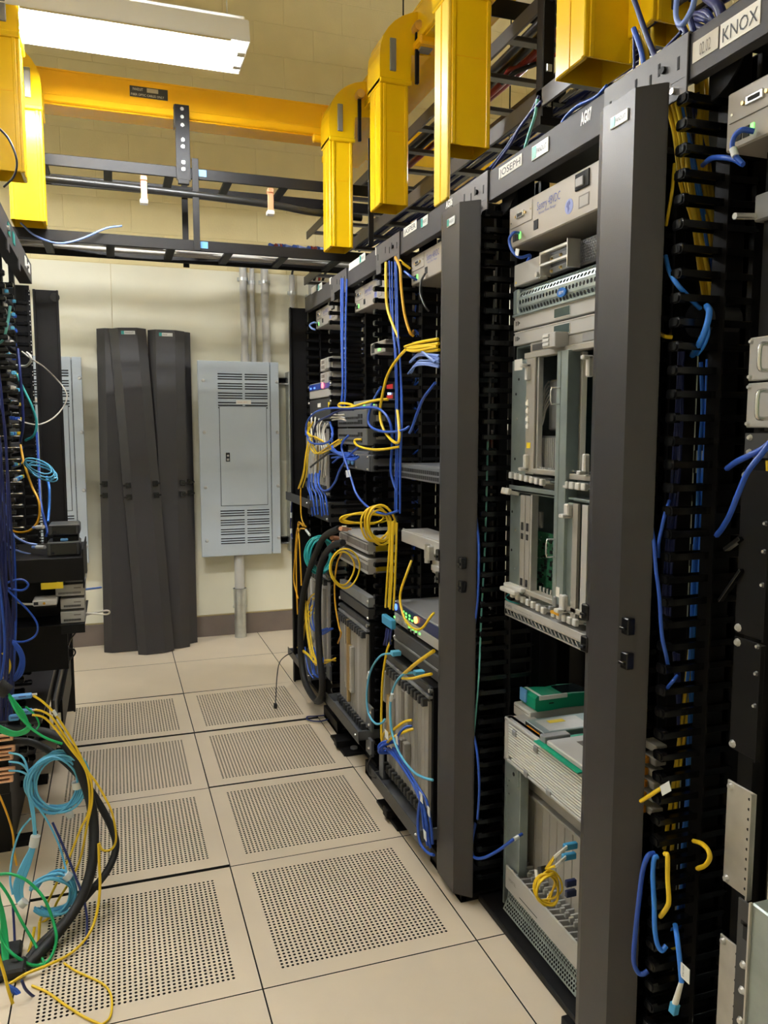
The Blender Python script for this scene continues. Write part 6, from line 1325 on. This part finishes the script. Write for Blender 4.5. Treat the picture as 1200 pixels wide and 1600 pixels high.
# overhead cables above the near racks
OV = 'cables overhead near the right racks'
for lab, p, m, r in (('navy cable slanting down in front of the near right yellow drop', ((989, -5), (998, 20), (1010, 55), (1020, 80), (1029, 102)), 'cable_navy', .006),
                     ('blue cable dropping straight behind the near header bracket', ((990, 45), (999, 70), (1004, 90), (1007, 112)), 'cable_blue', .006),
                     ('thin grey blue cable left of the yellow bunch at the near header', ((990, 45), (990.5, 80), (991, 118)), 'cable_navy', .003),
                     ('navy cable crossing towards the near header from the right', ((1064, 50), (1050, 65), (1036, 80), (1026, 92)), 'cable_navy', .004)):
    cable('patch_cable', lab, px(*[(u, v, 'X', .745) for u, v in p]), r, m, OV)
strands('yellow_cable_bundle', 'yellow cables dropping from the near yellow drop behind the header', 'cable_yellow', .0042, [px((1004+k*2, 45, 'X', .76), (1007+k*2.2, 75, 'X', .76), (1010+k*2.6, 112, 'X', .76), (1050+k*4, 160, 'Y', Yb)) for k in range(6)])
cable('patch_cable', 'grey blue cable loop hanging over the near header right of the yellow drop', px((1058, -6, 'X', .72), (1056, 20, 'X', .71), (1059, 34, 'X', .71), (1066, 38, 'X', .71), (1074, 28, 'X', .71), (1082, 12, 'X', .715), (1086, -6, 'X', .72)), .0055, 'cable_pale_blue', OV)
strands('blue_cable_bundle', 'dark blue and yellow cables running over the near header to the KNOX rack', 'cable_navy', .006, [px((1062+k*3, 34, 'X', .76), (1068+k*3, 55, 'X', .76), (1073+k*2, 75, 'X', .77), (1078+k*4, 120, 'X', .80)) for k in range(4)]+[px((1085, 20+k*5, 'X', .80), (1100+k, 22+k*4, 'X', .79), (1114+k*2, 36+k*2, 'X', .79), (1120+k*2, 52, 'X', .80)) for k in range(4)])
cable('patch_cable', 'yellow cable bending over the near header beside the dark blue ones', px((1070, 36, 'X', .765), (1078, 50, 'X', .765), (1080, 70, 'X', .775), (1078, 100, 'X', .8)), .006, 'cable_yellow', OV)
cable('power_cable', 'dark cable arching at the top right corner of the photo', px((1104, -5, 'X', .80), (1122, 10, 'X', .78), (1130, 36, 'X', .78)), .010, 'cable_navy', OV)
# cables lying along the right ladders
strands('black_cable_bundle', 'glossy black power cables running along the upper right ladder', 'cable_black', .016, [[(1.05+k*.04, -1.5, 2.775), (1.04+k*.04, 0, 2.77), (1.06+k*.04, 1.0, 2.765), (1.05+k*.04, 2.4, 2.77)] for k in range(2)], n=10)
strands('red_cable_bundle', 'dark red power cables running along the upper right ladder', 'cable_red', .013, [[(1.13+k*.03, -1.5, 2.77), (1.12+k*.03, 0, 2.765), (1.13+k*.03, 1.0, 2.76), (1.14, 2.2, 2.77)] for k in range(2)], n=8)
cable('power_cable', 'dark red cable bowing sideways off the upper right ladder', px((786, 125, 'X', 1.08), (800, 106, 'X', 1.1), (830, 94, 'X', 1.15), (862, 86, 'X', 1.2), (880, 84, 'X', 1.25), (884, 96, 'X', 1.26)), .010, 'cable_red', OV)
cable('power_cable', 'black cable bowing sideways beside the dark red one', px((784, 130, 'X', 1.08), (804, 114, 'X', 1.1), (832, 102, 'X', 1.15), (850, 96, 'X', 1.2)), .009, 'cable_black', OV)
for k in range(2): cable('power_cable', '%s black cable crossing far behind the hanger post' % ('upper', 'lower')[k], px((858, 33+k*9, 'X', 1.6), (880, 34+k*8, 'X', 1.6), (905, 38+k*7, 'X', 1.6)), .010, 'cable_black', OV)
strands('navy_cable_bundle', 'navy cables lying in the lower right ladder', 'cable_navy', .006, [[(1.0+random.uniform(-.05, .2), -1.4, 2.425), (1.0+random.uniform(-.04, .15), -.2, 2.43+random.uniform(0, .02)), (1.0+random.uniform(-.04, .15), .9, 2.43), (1.0+random.uniform(-.04, .15), 2.4, 2.43)] for k in range(14)])
strands('white_cable_bundle', 'cream cables lying in the lower right ladder', 'cable_white', .005, [[(.97+random.uniform(0, .1), .2, 2.425), (.98+random.uniform(0, .08), .6, 2.435), (.97+random.uniform(0, .08), 1.2, 2.43), (1.0, 2.0, 2.43)] for k in range(7)])
for k, (lab, p, m) in enumerate((('first navy cable dropping from the right ladder behind the JOSEPH header', ((842, 150), (830, 175), (812, 200), (798, 225), (780, 250), (770, 264)), 'cable_navy'), ('second navy cable dropping from the right ladder behind the JOSEPH header', ((846, 158), (826, 180), (806, 208), (790, 232), (776, 250), (766, 262)), 'cable_navy'), ('mint cable dropping from the right ladder behind the JOSEPH header', ((840, 155), (836, 180), (828, 205), (820, 232)), 'cable_mint'), ('blue cable arching from the ladder to the top of the JOSEPH header', ((948, 134), (930, 152), (905, 164), (888, 178), (878, 192)), 'cable_blue'))):
    cable('patch_cable', lab, px(*[(u, v, 'X', .80) for u, v in p]), .0045, m, OV)
# yellow coil on the JOSEPH chassis
o, c = coil('yellow_coil', 'coiled yellow fibre cable hanging on the low JOSEPH chassis', 859, 1388, -.235, .034, .041, 7, 'cable_yellow', .0026, seed=9, th=.012)
o.location.x += onX(859, 1388, .685).x-c.x; o.location.y += onX(859, 1388, .685).y-c.y; o.location.z += onX(859, 1388, .685).z-c.z
t = thing('coil_wrap', 'black strap and white tag holding the yellow coil', 'cable tie', onX(848, 1362, .68)); a = onX(848, 1361, .68)
obj('strap', MB().obox(a, V((.008, 0, 0)), V((0, -.009, .006)), V((0, .006, .010)), b=.001), 'rubber', t); b = onX(838, 1365, .678); obj('tag', MB().obox(b, V((.001, 0, 0)), V((0, -.007, .003)), V((0, .003, .009))), 'paper', t)
for k, (p, q) in enumerate((((866, 1338), (886, 1322)), ((868, 1352), (884, 1338)))):
    t = thing('fiber_lead', '%s yellow lead with cream boots plugged into the low JOSEPH chassis' % ('upper', 'lower')[k], 'cable', onX(*q, .72), 'yellow leads of the coil')
    for d in (0, 3):
        obj('lead', MB().tube(spline([onX(852+d, 1358, .684), onX((852+p[0])/2+d, (1358+p[1])/2, .684), onX(p[0], p[1]+d, .69)], 4), .0024, 6), 'cable_yellow', t)
        obj('boot', MB().tube([onX(p[0], p[1]+d, .69), onX((p[0]+q[0])/2, (p[1]+q[1])/2+d, .70), onX(q[0], q[1]+d, .72)], .0026, 6), 'paper', t)
    b = onX(q[0]+4, q[1], .735); obj('plug', MB().box(b.x-.018, b.x+.02, b.y-.007, b.y+.005, b.z-.008, b.z+.009, b=.002), 'blue_tag', t)
for k, v in enumerate((1380, 1396)):
    b = onX(889, v, .745); obj('fiber_plug', MB().box(b.x-.010, b.x+.02, b.y-.006, b.y+.006, b.z-.009, b.z+.009, b=.002), 'face_navy', None, '%s empty dark plug right of the yellow coil' % ('upper', 'lower')[k], 'plug', 'dark plugs by the yellow coil')
t = thing('patch_cable', 'blue cable with white sleeve looping from the second manager into the low JOSEPH chassis', 'cable', onX(770, 1338, .70))
obj('lead', MB().tube(spline([onX(744, 1283, .690), onX(739, 1305, .675), onX(737, 1328, .67), onX(742, 1340, .672), onX(757, 1340, .68), onX(780, 1328, .69), onX(800, 1313, .705), onX(816, 1303, .74)], 6), .0046, 8), 'cable_blue', t); obj('sleeve', MB().cyl(onX(803, 1311.5, .7085), onX(810, 1307, .725), .0056, 8), 'badge_white', t)
cable('patch_cable', 'blue cable running down the edge of the second manager fingers', px((743, 800, 'X', .675), (748, 850, 'X', .668), (747, 930, 'X', .666), (742, 975, 'X', .668)), .0036, 'cable_blue', 'cables in the second manager')
cable('patch_cable', 'lower blue cable running down the edge of the second manager fingers', px((741, 1150, 'X', .67), (746, 1180, 'X', .668), (749, 1230, 'X', .668), (746, 1280, 'X', .67)), .0036, 'cable_blue', 'cables in the second manager')
cable('patch_cable', 'mint cable running down through the second manager fingers', px((762, 690, 'X', .72), (760, 780, 'X', .71), (757, 870, 'X', .70), (752, 960, 'X', .69), (748, 1060, 'X', .68), (740, 1150, 'X', .675)), .0030, 'cable_mint', 'cables in the second manager')
cable('patch_cable', 'dark grey cable running down high in the second manager', px((778, 380, 'X', .74), (774, 450, 'X', .73), (768, 540, 'X', .73), (764, 640, 'X', .73), (762, 700, 'X', .72)), .0030, 'gear_gray', 'cables in the second manager')
t = thing('patch_cable', 'blue cable with white flag hanging off the JOSEPH power unit jack', 'cable', onX(805, 380, .71)); obj('lead', MB().tube(spline([onX(812, 364, .735), onX(802, 364, .71), (onX(796, 375, .708)), onX(800, 391, .71), onX(812, 402, .72), onX(828, 399, .75), onX(824, 409, .76)], 5), .0042, 8), 'cable_blue', t); c = onX(808, 394, .712); obj('flag', MB().obox(c, V((.001, 0, 0)), V((0, -.009, -.003)), V((0, -.003, .008))), 'badge_white', t)

# ------------------------------------------------------------------ cables of the far right racks
FR = 'loose cables in the far right racks'
def fc(label, m, r, *p, X=.64): return cable('patch_cable', label, px(*[(q[0], q[1], 'X', q[2] if len(q) > 2 else X) for q in p]), r, m, FR)
strands('blue_cable_bundle', 'straight blue cables dropping from the header between the two farthest racks', 'cable_blue', .0045, [px((531+k*6, 436, 'X', .685), (532+k*5, 520, 'X', .675), (533+k*4, 600, 'X', .665), (530+k*5, 640, 'X', .66)) for k in range(3)])
strands('blue_cable_bundle', 'straight blue cables dropping through the third bracket from the back', 'cable_blue', .0034, [px((607+k*4.5, 408, 'X', .685), (609+k*4, 470, 'X', .675), (612+k*3.4, 520, 'X', .66), (616+k*3.2, 560, 'X', .655), (617+k*3.8, 640, 'X', .65), (617+k*3.4, 720, 'X', .65), (616+k*3.2, 800, 'X', .66)) for k in range(4)])
strands('blue_cable_bundle', 'blue cables standing in the manager behind the straight ones', 'cable_blue', .004, [px((628+random.uniform(0, 40), 440+j*37, 'X', .86), (631+random.uniform(0, 40), 460+j*37, 'X', .86)) for j in range(12) for q in range(5)])
strands('yellow_cable_bundle', 'yellow cables standing in the manager behind the straight ones', 'cable_orange', .004, [px((640+random.uniform(0, 30), 440+j*60, 'X', .87), (643+random.uniform(0, 30), 462+j*60, 'X', .87)) for j in range(8) for q in range(2)]+[px((568+random.uniform(0, 20), 530+j*26, 'X', .87), (571+random.uniform(0, 20), 545+j*26, 'X', .87)) for j in range(9) for q in range(2)])
strands('blue_cable_bundle', 'blue cables standing in the manager next to the farthest rack', 'cable_blue', .004, [px((552+random.uniform(0, 16), 500+j*32, 'X', .87), (556+random.uniform(0, 16), 520+j*32, 'X', .87)) for j in range(12) for q in range(2)]+[px((500+random.uniform(0, 24), 520+j*20, 'X', .9), (500+random.uniform(0, 24), 532+j*20, 'X', .9)) for j in range(3) for q in range(3)])
fc('yellow cable dropping behind the second power unit from the back', 'cable_yellow', .0055, (603, 410, .69), (603, 445, .675), (605, 480, .665), (614, 508, .66), (623, 528, .66))
fc('orange yellow cable bending from the header across to the JASPER power unit', 'cable_orange', .0055, (618, 402, .69), (625, 420, .68), (627, 450, .675), (632, 490, .67), (640, 518, .675), (646, 525, .69))
fc('short yellow cable between header and JASPER power unit', 'cable_yellow', .005, (618, 400, .70), (628, 410, .70), (641, 420, .73))
fc('big yellow loop hanging before the third manager', 'cable_yellow', .0055, (634, 546, .65), (620, 562, .63), (606, 585, .62), (598, 615, .62), (594, 645, .62), (598, 668, .62), (610, 686, .62), (620, 692, .62), (624, 684, .625), (623, 660, .64), (621, 640, .65))
fc('yellow cable loop over the top of the dark grey switches', 'cable_yellow', .0055, (606, 624, .64), (590, 625, .62), (570, 630, .61), (550, 636, .60), (534, 637, .60), (529, 633, .60), (534, 630, .60), (548, 632, .61), (556, 637, .62))
fc('yellow cable bowing under the dark grey switches', 'cable_yellow', .005, (565, 687, .63), (556, 687, .61), (554, 691, .605), (560, 697, .605), (578, 702, .61), (600, 702, .62), (624, 698, .65))
fc('blue cable loop hanging before the third manager', 'cable_blue', .005, (596, 604, .64), (584, 625, .62), (576, 650, .61), (578, 665, .61), (592, 673, .61), (612, 675, .62), (630, 672, .64), (640, 666, .66))
fc('blue cable slanting from the JASPER rack down to the third manager', 'cable_blue', .005, (680, 598, .64), (662, 622, .64), (652, 645, .645), (644, 668, .65), (640, 676, .655))
fc('blue cable arching over the dark grey switches and down the rack', 'cable_blue', .005, (478, 680, .60), (480, 660, .60), (492, 645, .60), (515, 638, .60), (550, 638, .60), (585, 637, .61), (600, 645, .62), (610, 662, .63), (613, 690, .64), (611, 720, .645), (612, 745, .65), (622, 772, .66))
fc('lower blue cable from the white cables round the upper white router', 'cable_blue', .005, (478, 672, .60), (484, 690, .595), (500, 694, .59), (514, 690, .60), (520, 680, .61), (516, 660, .62))
fc('navy cable curling beside the upper white router', 'cable_navy', .005, (492, 696, .61), (490, 678, .60), (496, 660, .60), (510, 652, .60), (530, 642, .61), (552, 640, .62))
fc('long blue cable slanting down past the blue hubs to the coiled yellow cable', 'cable_blue', .0048, (545, 680, .62), (536, 690, .60), (534, 700, .60), (538, 715, .60), (548, 745, .60), (556, 770, .60), (570, 788, .61), (588, 800, .62), (606, 803, .63), (622, 798, .65))
obj('cable_label', MB().obox(onX(544, 740, .597), V((.0008, 0, 0)), V((0, -.030, .003)), V((0, .006, .014))), 'badge_white', None, 'white flag label on the long slanting blue cable', 'cable label')
fc('blue loop hanging under the upper white router', 'cable_blue', .005, (561, 697, .62), (546, 712, .61), (532, 732, .60), (524, 752, .60), (514, 765, .60), (504, 766, .60), (498, 755, .60), (500, 735, .61))
strands('white_cable_bundle', 'cream network cables plugged into the upper white router', 'cable_white', .0045, [px((488+k*5, 648+k*3, 'X', .63), (487+k*4, 670+random.uniform(0, 8), 'X', .615), (491+k*4, 700+random.uniform(0, 14), 'X', .615), (490+k*4, 745, 'X', .63)) for k in range(6)]+[px((518, 649+k*4, 'X', .63), (530, 648+k*4, 'X', .625), (539, 649+k*5, 'X', .64)) for k in range(3)])
strands('yellow_cable_bundle', 'thin yellow cables tangled on the upper white router', 'cable_yellow', .004, [px((484+k*2, 660, 'X', .62), (480+k, 672+k*2, 'X', .605), (486+k*3, 684, 'X', .605), (500+k*5, 686+k*3, 'X', .62)) for k in range(4)]+[px((486, 690+k*5, 'X', .61), (496, 708+k, 'X', .61), (516, 702-k*3, 'X', .61), (532, 690-k*2, 'X', .62)) for k in range(3)]+[px((482+k*2, 686, 'X', .60), (478+k, 710, 'X', .59), (474+k*2, 740, 'X', .59), (466+k*3, 763, 'X', .59)) for k in range(3)])
strands('blue_cable_bundle', 'blue cables bunched between the upper white router and the blue hubs', 'cable_blue', .0045, [px((516+random.uniform(-6, 6), 668+k*8, 'X', .62), (520+k*2, 700+k*2, 'X', .61), (530+k*3, 706+k*2, 'X', .61), (548+k*2, 708+k, 'X', .63)) for k in range(8)]+[px((482+k*3, 740, 'X', .61), (480+k*4, 760, 'X', .605), (484+k*5, 775, 'X', .605), (488+k*5, 805, 'X', .61)) for k in range(6)])
fc('black cable end pointing down left below the upper white router', 'cable_black', .005, (485, 730, .60), (495, 722, .60), (508, 712, .60), (516, 705, .61))
fc('thin yellow cable hanging straight past the mid height cable bar', 'cable_orange', .0035, (470, 762, .58), (470, 785, .58), (471, 808, .58), (476, 822, .59))
for k, (p, lab) in enumerate(((((478, 823), (470, 818), (464, 830), (461, 870), (459, 905), (463, 925), (466, 935)), 'outer orange loop left of the teal coil'), (((476, 826), (468, 828), (464, 850), (463, 890), (464, 930), (465, 960)), 'middle orange loop left of the teal coil'), (((474, 822), (466, 817), (468, 850), (470, 890), (471, 915)), 'inner orange loop left of the teal coil'))):
    fc(lab, 'cable_orange', .004, *p, X=.58)
obj('cable_label', MB().cyl(onX(478, 828, .585), onX(484, 836, .585), .006, 8), 'badge_white', None, 'white sleeve at the end of the orange loops', 'cable label')
o, c = coil('teal_coil', 'teal fibre coil hung on the front of the farthest rack', 500, 867, 1.9, .068, .090, 11, 'cable_teal', .0048, seed=14, th=.03)
d = onX(500, 867, .63)-c; o.location += d
fc('black hose loop sweeping from the white units down to the floor', 'rubber', .016, (530, 826, .62), (510, 836, .60), (500, 850, .59), (484, 890, .58), (474, 930, .57), (470, 970, .57), (470, 1020, .57), (475, 1060, .57), (487, 1086, .575), (497, 1096, .58), (503, 1090, .58), (505, 1070, .58))
fc('second black hose, hanging straight before the lower white router', 'rubber', .016, (536, 848, .60), (522, 852, .585), (508, 866, .575), (500, 890, .57), (497, 930, .57), (497, 980, .57), (500, 1030, .57), (504, 1070, .575), (500, 1090, .58), (494, 1096, .58))
for k, (u, v) in enumerate(((532, 826), (518, 840), (521, 848))):
    a = onX(u, v, .615); b = onX(u+10, v+1, .66); obj('copper_lug', MB().cyl(a, b, .010, 8).box(b.x-.01, b.x+.02, b.y-.006, b.y+.006, b.z-.004, b.z+.004), 'copper', None, '%s copper lug at the white units' % ('topmost', 'middle', 'lowest')[k], 'lug', 'copper lugs at the white units')
strands('yellow_cable_bundle', 'yellow cables tangled on the lower white router', 'cable_yellow', .004, [px((496, 925+k*8, 'X', .62), (486, 930+k*8, 'X', .60), (479, 945+k*7, 'X', .595), (474, 960+k*10, 'X', .595)) for k in range(5)]+[px((474+k*2, 940, 'X', .59), (478+k*2, 985, 'X', .585), (484+k*2, 1020, 'X', .585), (492+k*2, 1034, 'X', .59)) for k in range(4)]+[px((466, 1010+k*2, 'X', .58), (482, 1022+k*2, 'X', .58), (494, 1038, 'X', .585), (508, 1032+k*3, 'X', .60), (524, 1032-k, 'X', .62)) for k in range(3)])
strands('blue_cable_bundle', 'blue cables tangled on the lower white router and its bar', 'cable_blue', .004, [px((488+k*3, 935+k*4, 'X', .605), (484+k*4, 965, 'X', .60), (492+k*3, 985+k*2, 'X', .60), (512+k*3, 982, 'X', .63)) for k in range(4)]+[px((478+k*4, 1010, 'X', .59), (480+k*5, 1030, 'X', .585), (484+k*4, 1050, 'X', .585), (492+k*3, 1060, 'X', .60)) for k in range(6)])
o, c = coil('yellow_coil', 'coiled yellow cable lying over the two white units', 592, 820, 1.2, .052, .068, 6, 'cable_yellow', .0040, seed=17, th=.05, tilt=.2); o.location += onX(592, 820, .60)-c
o, c = coil('yellow_coil', 'flat loops of yellow cable on top of the white units', 572, 812, 1.2, .10, .022, 4, 'cable_yellow', .0036, seed=19, th=.05); o.location += onX(570, 810, .63)-c
t = thing('velcro_strap', 'black and white strap on the coiled yellow cable', 'cable tie', onX(573, 811, .59)); obj('strap', MB().cyl(onX(567, 821, .59), onX(578, 806, .59), .007, 8), 'rubber', t); obj('tag', MB().cyl(onX(578, 806, .59), onX(583, 798, .59), .006, 8), 'badge_white', t)
strands('yellow_cable_bundle', 'straight yellow cables dropping from the coiled cable to the blue tag', 'cable_yellow', .0042, [px((611+k*2.5, 815, 'X', .62), (610+k*2.6, 860, 'X', .62), (608+k*2.6, 900, 'X', .62), (605+k*2.6, 950, 'X', .625)) for k in range(4)])
obj('blue_tag', MB().box(onX(608, 972, .61).x, .63, onX(615, 972, .62).y, onX(600, 972, .62).y, onX(608, 979, .62).z, onX(608, 964, .62).z, b=.004), 'blue_tag', None, 'blue fabric tag joining the straight yellow cables', 'tag')
fc('yellow cable hanging from the blue tag to the JASPER cable tray', 'cable_yellow', .0045, (611, 1000, .62), (604, 1020, .61), (598, 1060, .60), (596, 1110, .60), (596, 1150, .59), (599, 1170, .59))
strands('navy_cable_bundle', 'navy leads with clear plugs below the blue tag', 'cable_navy', .0045, [px((604+k*4, 980, 'X', .62), (603+k*4, 995, 'X', .615), (600+k*5, 1006, 'X', .615)) for k in range(3)])
o, c = coil('yellow_loop', 'ring of thin yellow cable before the router in the second rack from the back', 536, 888, 1.3, .062, .078, 2, 'cable_yellow', .0040, seed=23, th=.01); o.location += onX(538, 888, .59)-c
fc('yellow cable hanging inside the ring down to the router foot', 'cable_orange', .0038, (535, 862, .595), (527, 880, .59), (523, 910, .59), (524, 945, .59), (530, 980, .595), (533, 990, .60), (528, 1005, .61))
fc('aqua cable bowing out beside the router of the second rack from the back', 'cable_aqua', .0042, (612, 1021, .62), (596, 1024, .60), (583, 1040, .59), (576, 1060, .585), (573, 1090, .58), (576, 1115, .58), (586, 1130, .58), (596, 1130, .585), (602, 1123, .60))
obj('cable_label', MB().cyl(onX(577, 1050, .585), onX(575, 1060, .585), .006, 8), 'badge_white', None, 'white sleeve on the bowing aqua cable', 'cable label')
fc('aqua cable hanging before the big JASPER router to its tray', 'cable_aqua', .0045, (646, 1051, .61), (630, 1054, .59), (618, 1068, .58), (611, 1090, .575), (610, 1120, .57), (614, 1150, .57), (626, 1180, .57), (645, 1205, .575), (662, 1215, .59), (676, 1219, .60))
obj('cable_label', MB().cyl(onX(613, 1084, .575), onX(611, 1095, .575), .0062, 8), 'badge_white', None, 'white sleeve on the aqua cable before the big JASPER router', 'cable label')
for k, (u, v) in enumerate(((613, 1021), (649, 1052))): q = onX(u, v, .61); obj('fiber_plug', MB().box(q.x-.004, q.x+.03, q.y-.014, q.y+.012, q.z-.008, q.z+.009, b=.002), 'cable_aqua', None, '%s aqua fibre plug in the big JASPER router' % ('left', 'right')[k], 'plug', 'aqua fibre plugs')
fc('thick yellow cable rising to the right across the big JASPER router', 'cable_yellow', .0062, (630, 1054, .595), (646, 1040, .59), (662, 1028, .59), (678, 1017, .60))
fc('yellow and cream cable lying level across the big JASPER router', 'cable_yellow', .0050, (629, 1060, .60), (645, 1060, .595), (660, 1056, .595), (674, 1053, .60))
fc('yellow hook of cable from the JASPER tray into the router, upper', 'cable_yellow', .0050, (602, 1162, .58), (606, 1150, .575), (618, 1138, .58), (632, 1128, .60), (644, 1125, .62))
fc('yellow hook of cable from the JASPER tray into the router, lower', 'cable_yellow', .0050, (603, 1164, .575), (609, 1156, .57), (622, 1148, .58), (636, 1142, .60), (646, 1139, .62))
fc('yellow hook of cable at the left of the JASPER tray', 'cable_yellow', .0050, (598, 1166, .58), (598, 1150, .575), (603, 1142, .575))
fc('blue cable between the yellow hooks into the router', 'cable_blue', .0050, (618, 1160, .58), (624, 1146, .58), (634, 1136, .60), (644, 1134, .62))
strands('blue_cable_bundle', 'blue cables gathered on the JASPER cable tray and dropping behind the cover', 'cable_blue', .0048, [px((602+k*3, 1168, 'X', .585), (612+k*2, 1176+k, 'X', .575), (624+k*2, 1192+k*2, 'X', .57), (644+k*2, 1222+k*3, 'X', .565), (658+k*2, 1255, 'X', .57), (662+k*3, 1290, 'X', .575), (668+k*2, 1320, 'X', .58)) for k in range(4)])
o, c = coil('blue_coil', 'small tangle of blue cable on the JASPER cable tray', 610, 1168, .8, .040, .020, 5, 'cable_blue', .0045, seed=33, th=.03); o.location += onX(610, 1167, .585)-c
fc('blue cable hanging lowest behind the second cover', 'cable_blue', .0048, (658, 1240, .565), (653, 1280, .56), (656, 1315, .56), (668, 1332, .565), (678, 1336, .57))
for k, (u, v, w_) in enumerate(((604, 1148, 8), (620, 1156, 5), (658, 1246, 6), (670, 1268, 4), (664, 1305, 5))):
    q = onX(u, v, .562); obj('cable_label', MB().obox(q, V((.0008, 0, 0)), V((0, -.0022*w_, 0)), V((0, .003, .014))), 'badge_white', None, ('white flag label by the upright guide plate', 'white sleeve on the aqua cable near the tray', 'upper white label on the dropping blue cables', 'middle white label on the dropping blue cables', 'lowest white label on the dropping blue cables')[k], 'cable label')
fc('thin yellow cable looping before the lamp unit in the JASPER rack', 'cable_yellow', .0045, (643, 876, .66), (634, 900, .63), (626, 925, .62), (626, 945, .615), (634, 970, .61), (648, 983, .61), (660, 981, .615), (672, 965, .63), (678, 958, .65))
strands('yellow_cable_bundle', 'bunched yellow cables ahead of the JASPER switch, ending at the second cover', 'cable_yellow', .0055, [px((633+k*2, 542+k, 'X', .66), (650, 537+k*3, 'X', .645), (666, 533+k*4, 'X', .65), (684, 531+k*4, 'X', .66)) for k in range(5)])
strands('blue_cable_bundle', 'pale blue cables fanned out behind the second cover', 'cable_pale_blue', .0030, [px((638+k, 584-k*.5, 'X', .67), (648+k*.8, 574-k*1.6, 'X', .65), (664, 570-k*1.2, 'X', .65), (686, 575-k*2.2, 'X', .66)) for k in range(7)]+[px((640+k, 566-k*.5, 'X', .67), (652+k*.8, 556-k*1.4, 'X', .65), (668, 556-k, 'X', .65), (686, 562-k*2, 'X', .66)) for k in range(5)], jit=.0015)
fc('pale blue cable slanting down from the yellow bunch to the second cover', 'cable_pale_blue', .0048, (652, 542, .65), (664, 553, .645), (680, 566, .65))
fc('black cable curving below the JASPER power unit', 'cable_black', .004, (664, 428, .73), (658, 440, .70), (657, 460, .69), (664, 478, .69), (670, 486, .70))
fc('blue cable plugged into the JASPER power unit', 'cable_blue', .0045, (651, 437, .725), (642, 432, .70), (632, 424, .69))
fc('white and blue cable plugged into the farthest power unit', 'cable_pale_blue', .005, (496, 505, .73), (490, 504, .70), (484, 508, .69), (487, 513, .69), (492, 515, .70))
# wires on the floor by the racks
cable('wire', 'thin black wire rising from the back tile to the low cable bar', px((430, 1110, 'Y', 2.02), (431, 1090, 'Y', 2.03), (433, 1055, 'Y', 2.1), (437, 1035, 'Y', 2.2), (446, 1025, 'Y', 2.3), (456, 1020, 'Y', 2.35)), .0028, 'cable_black', 'wires on the floor by the right racks')
obj('wire_plug', MB().box(onY(428, 1112, 2.02).x, onY(433, 1112, 2.02).x, 2.01, 2.03, .0085, .035, b=.003), 'slot_dark', None, 'small dark plug at the lower end of the thin black wire', 'plug')
cable('wire', 'dark wire loop lying on the tile gap before the second rack from the back', px((526, 1112, 'Z', .012), (510, 1117, 'Z', .012), (492, 1119, 'Z', .012), (480, 1120, 'Z', .012), (482, 1125, 'Z', .012), (500, 1127, 'Z', .012), (520, 1122, 'Z', .014), (545, 1118, 'Z', .02)), .0035, 'cable_navy', 'wires on the floor by the right racks')
cable('wire', 'thin black wire hanging from the JASPER tray to the foot bracket', px((580, 1180, 'X', .58), (575, 1195, 'X', .575), (577, 1210, 'X', .575), (586, 1215, 'X', .58), (592, 1214, 'X', .60)), .003, 'cable_black', 'wires on the floor by the right racks')
cable('wire', 'thin wire dropping past the mid height cable bar with white sleeves', px((457, 775, 'X', .60), (455, 800, 'X', .60), (454, 825, 'X', .60), (457, 842, 'X', .60)), .0035, 'cable_navy', 'wires on the floor by the right racks')
for k, v in enumerate((785, 805, 830)): obj('cable_label', MB().cyl(onX(455, v-4, .60), onX(455, v+4, .60), .006, 8), 'badge_white', None, '%s white sleeve on the wire below the mid height bar' % ('topmost', 'middle', 'lowest')[k], 'cable label', 'white sleeves below the mid height bar')
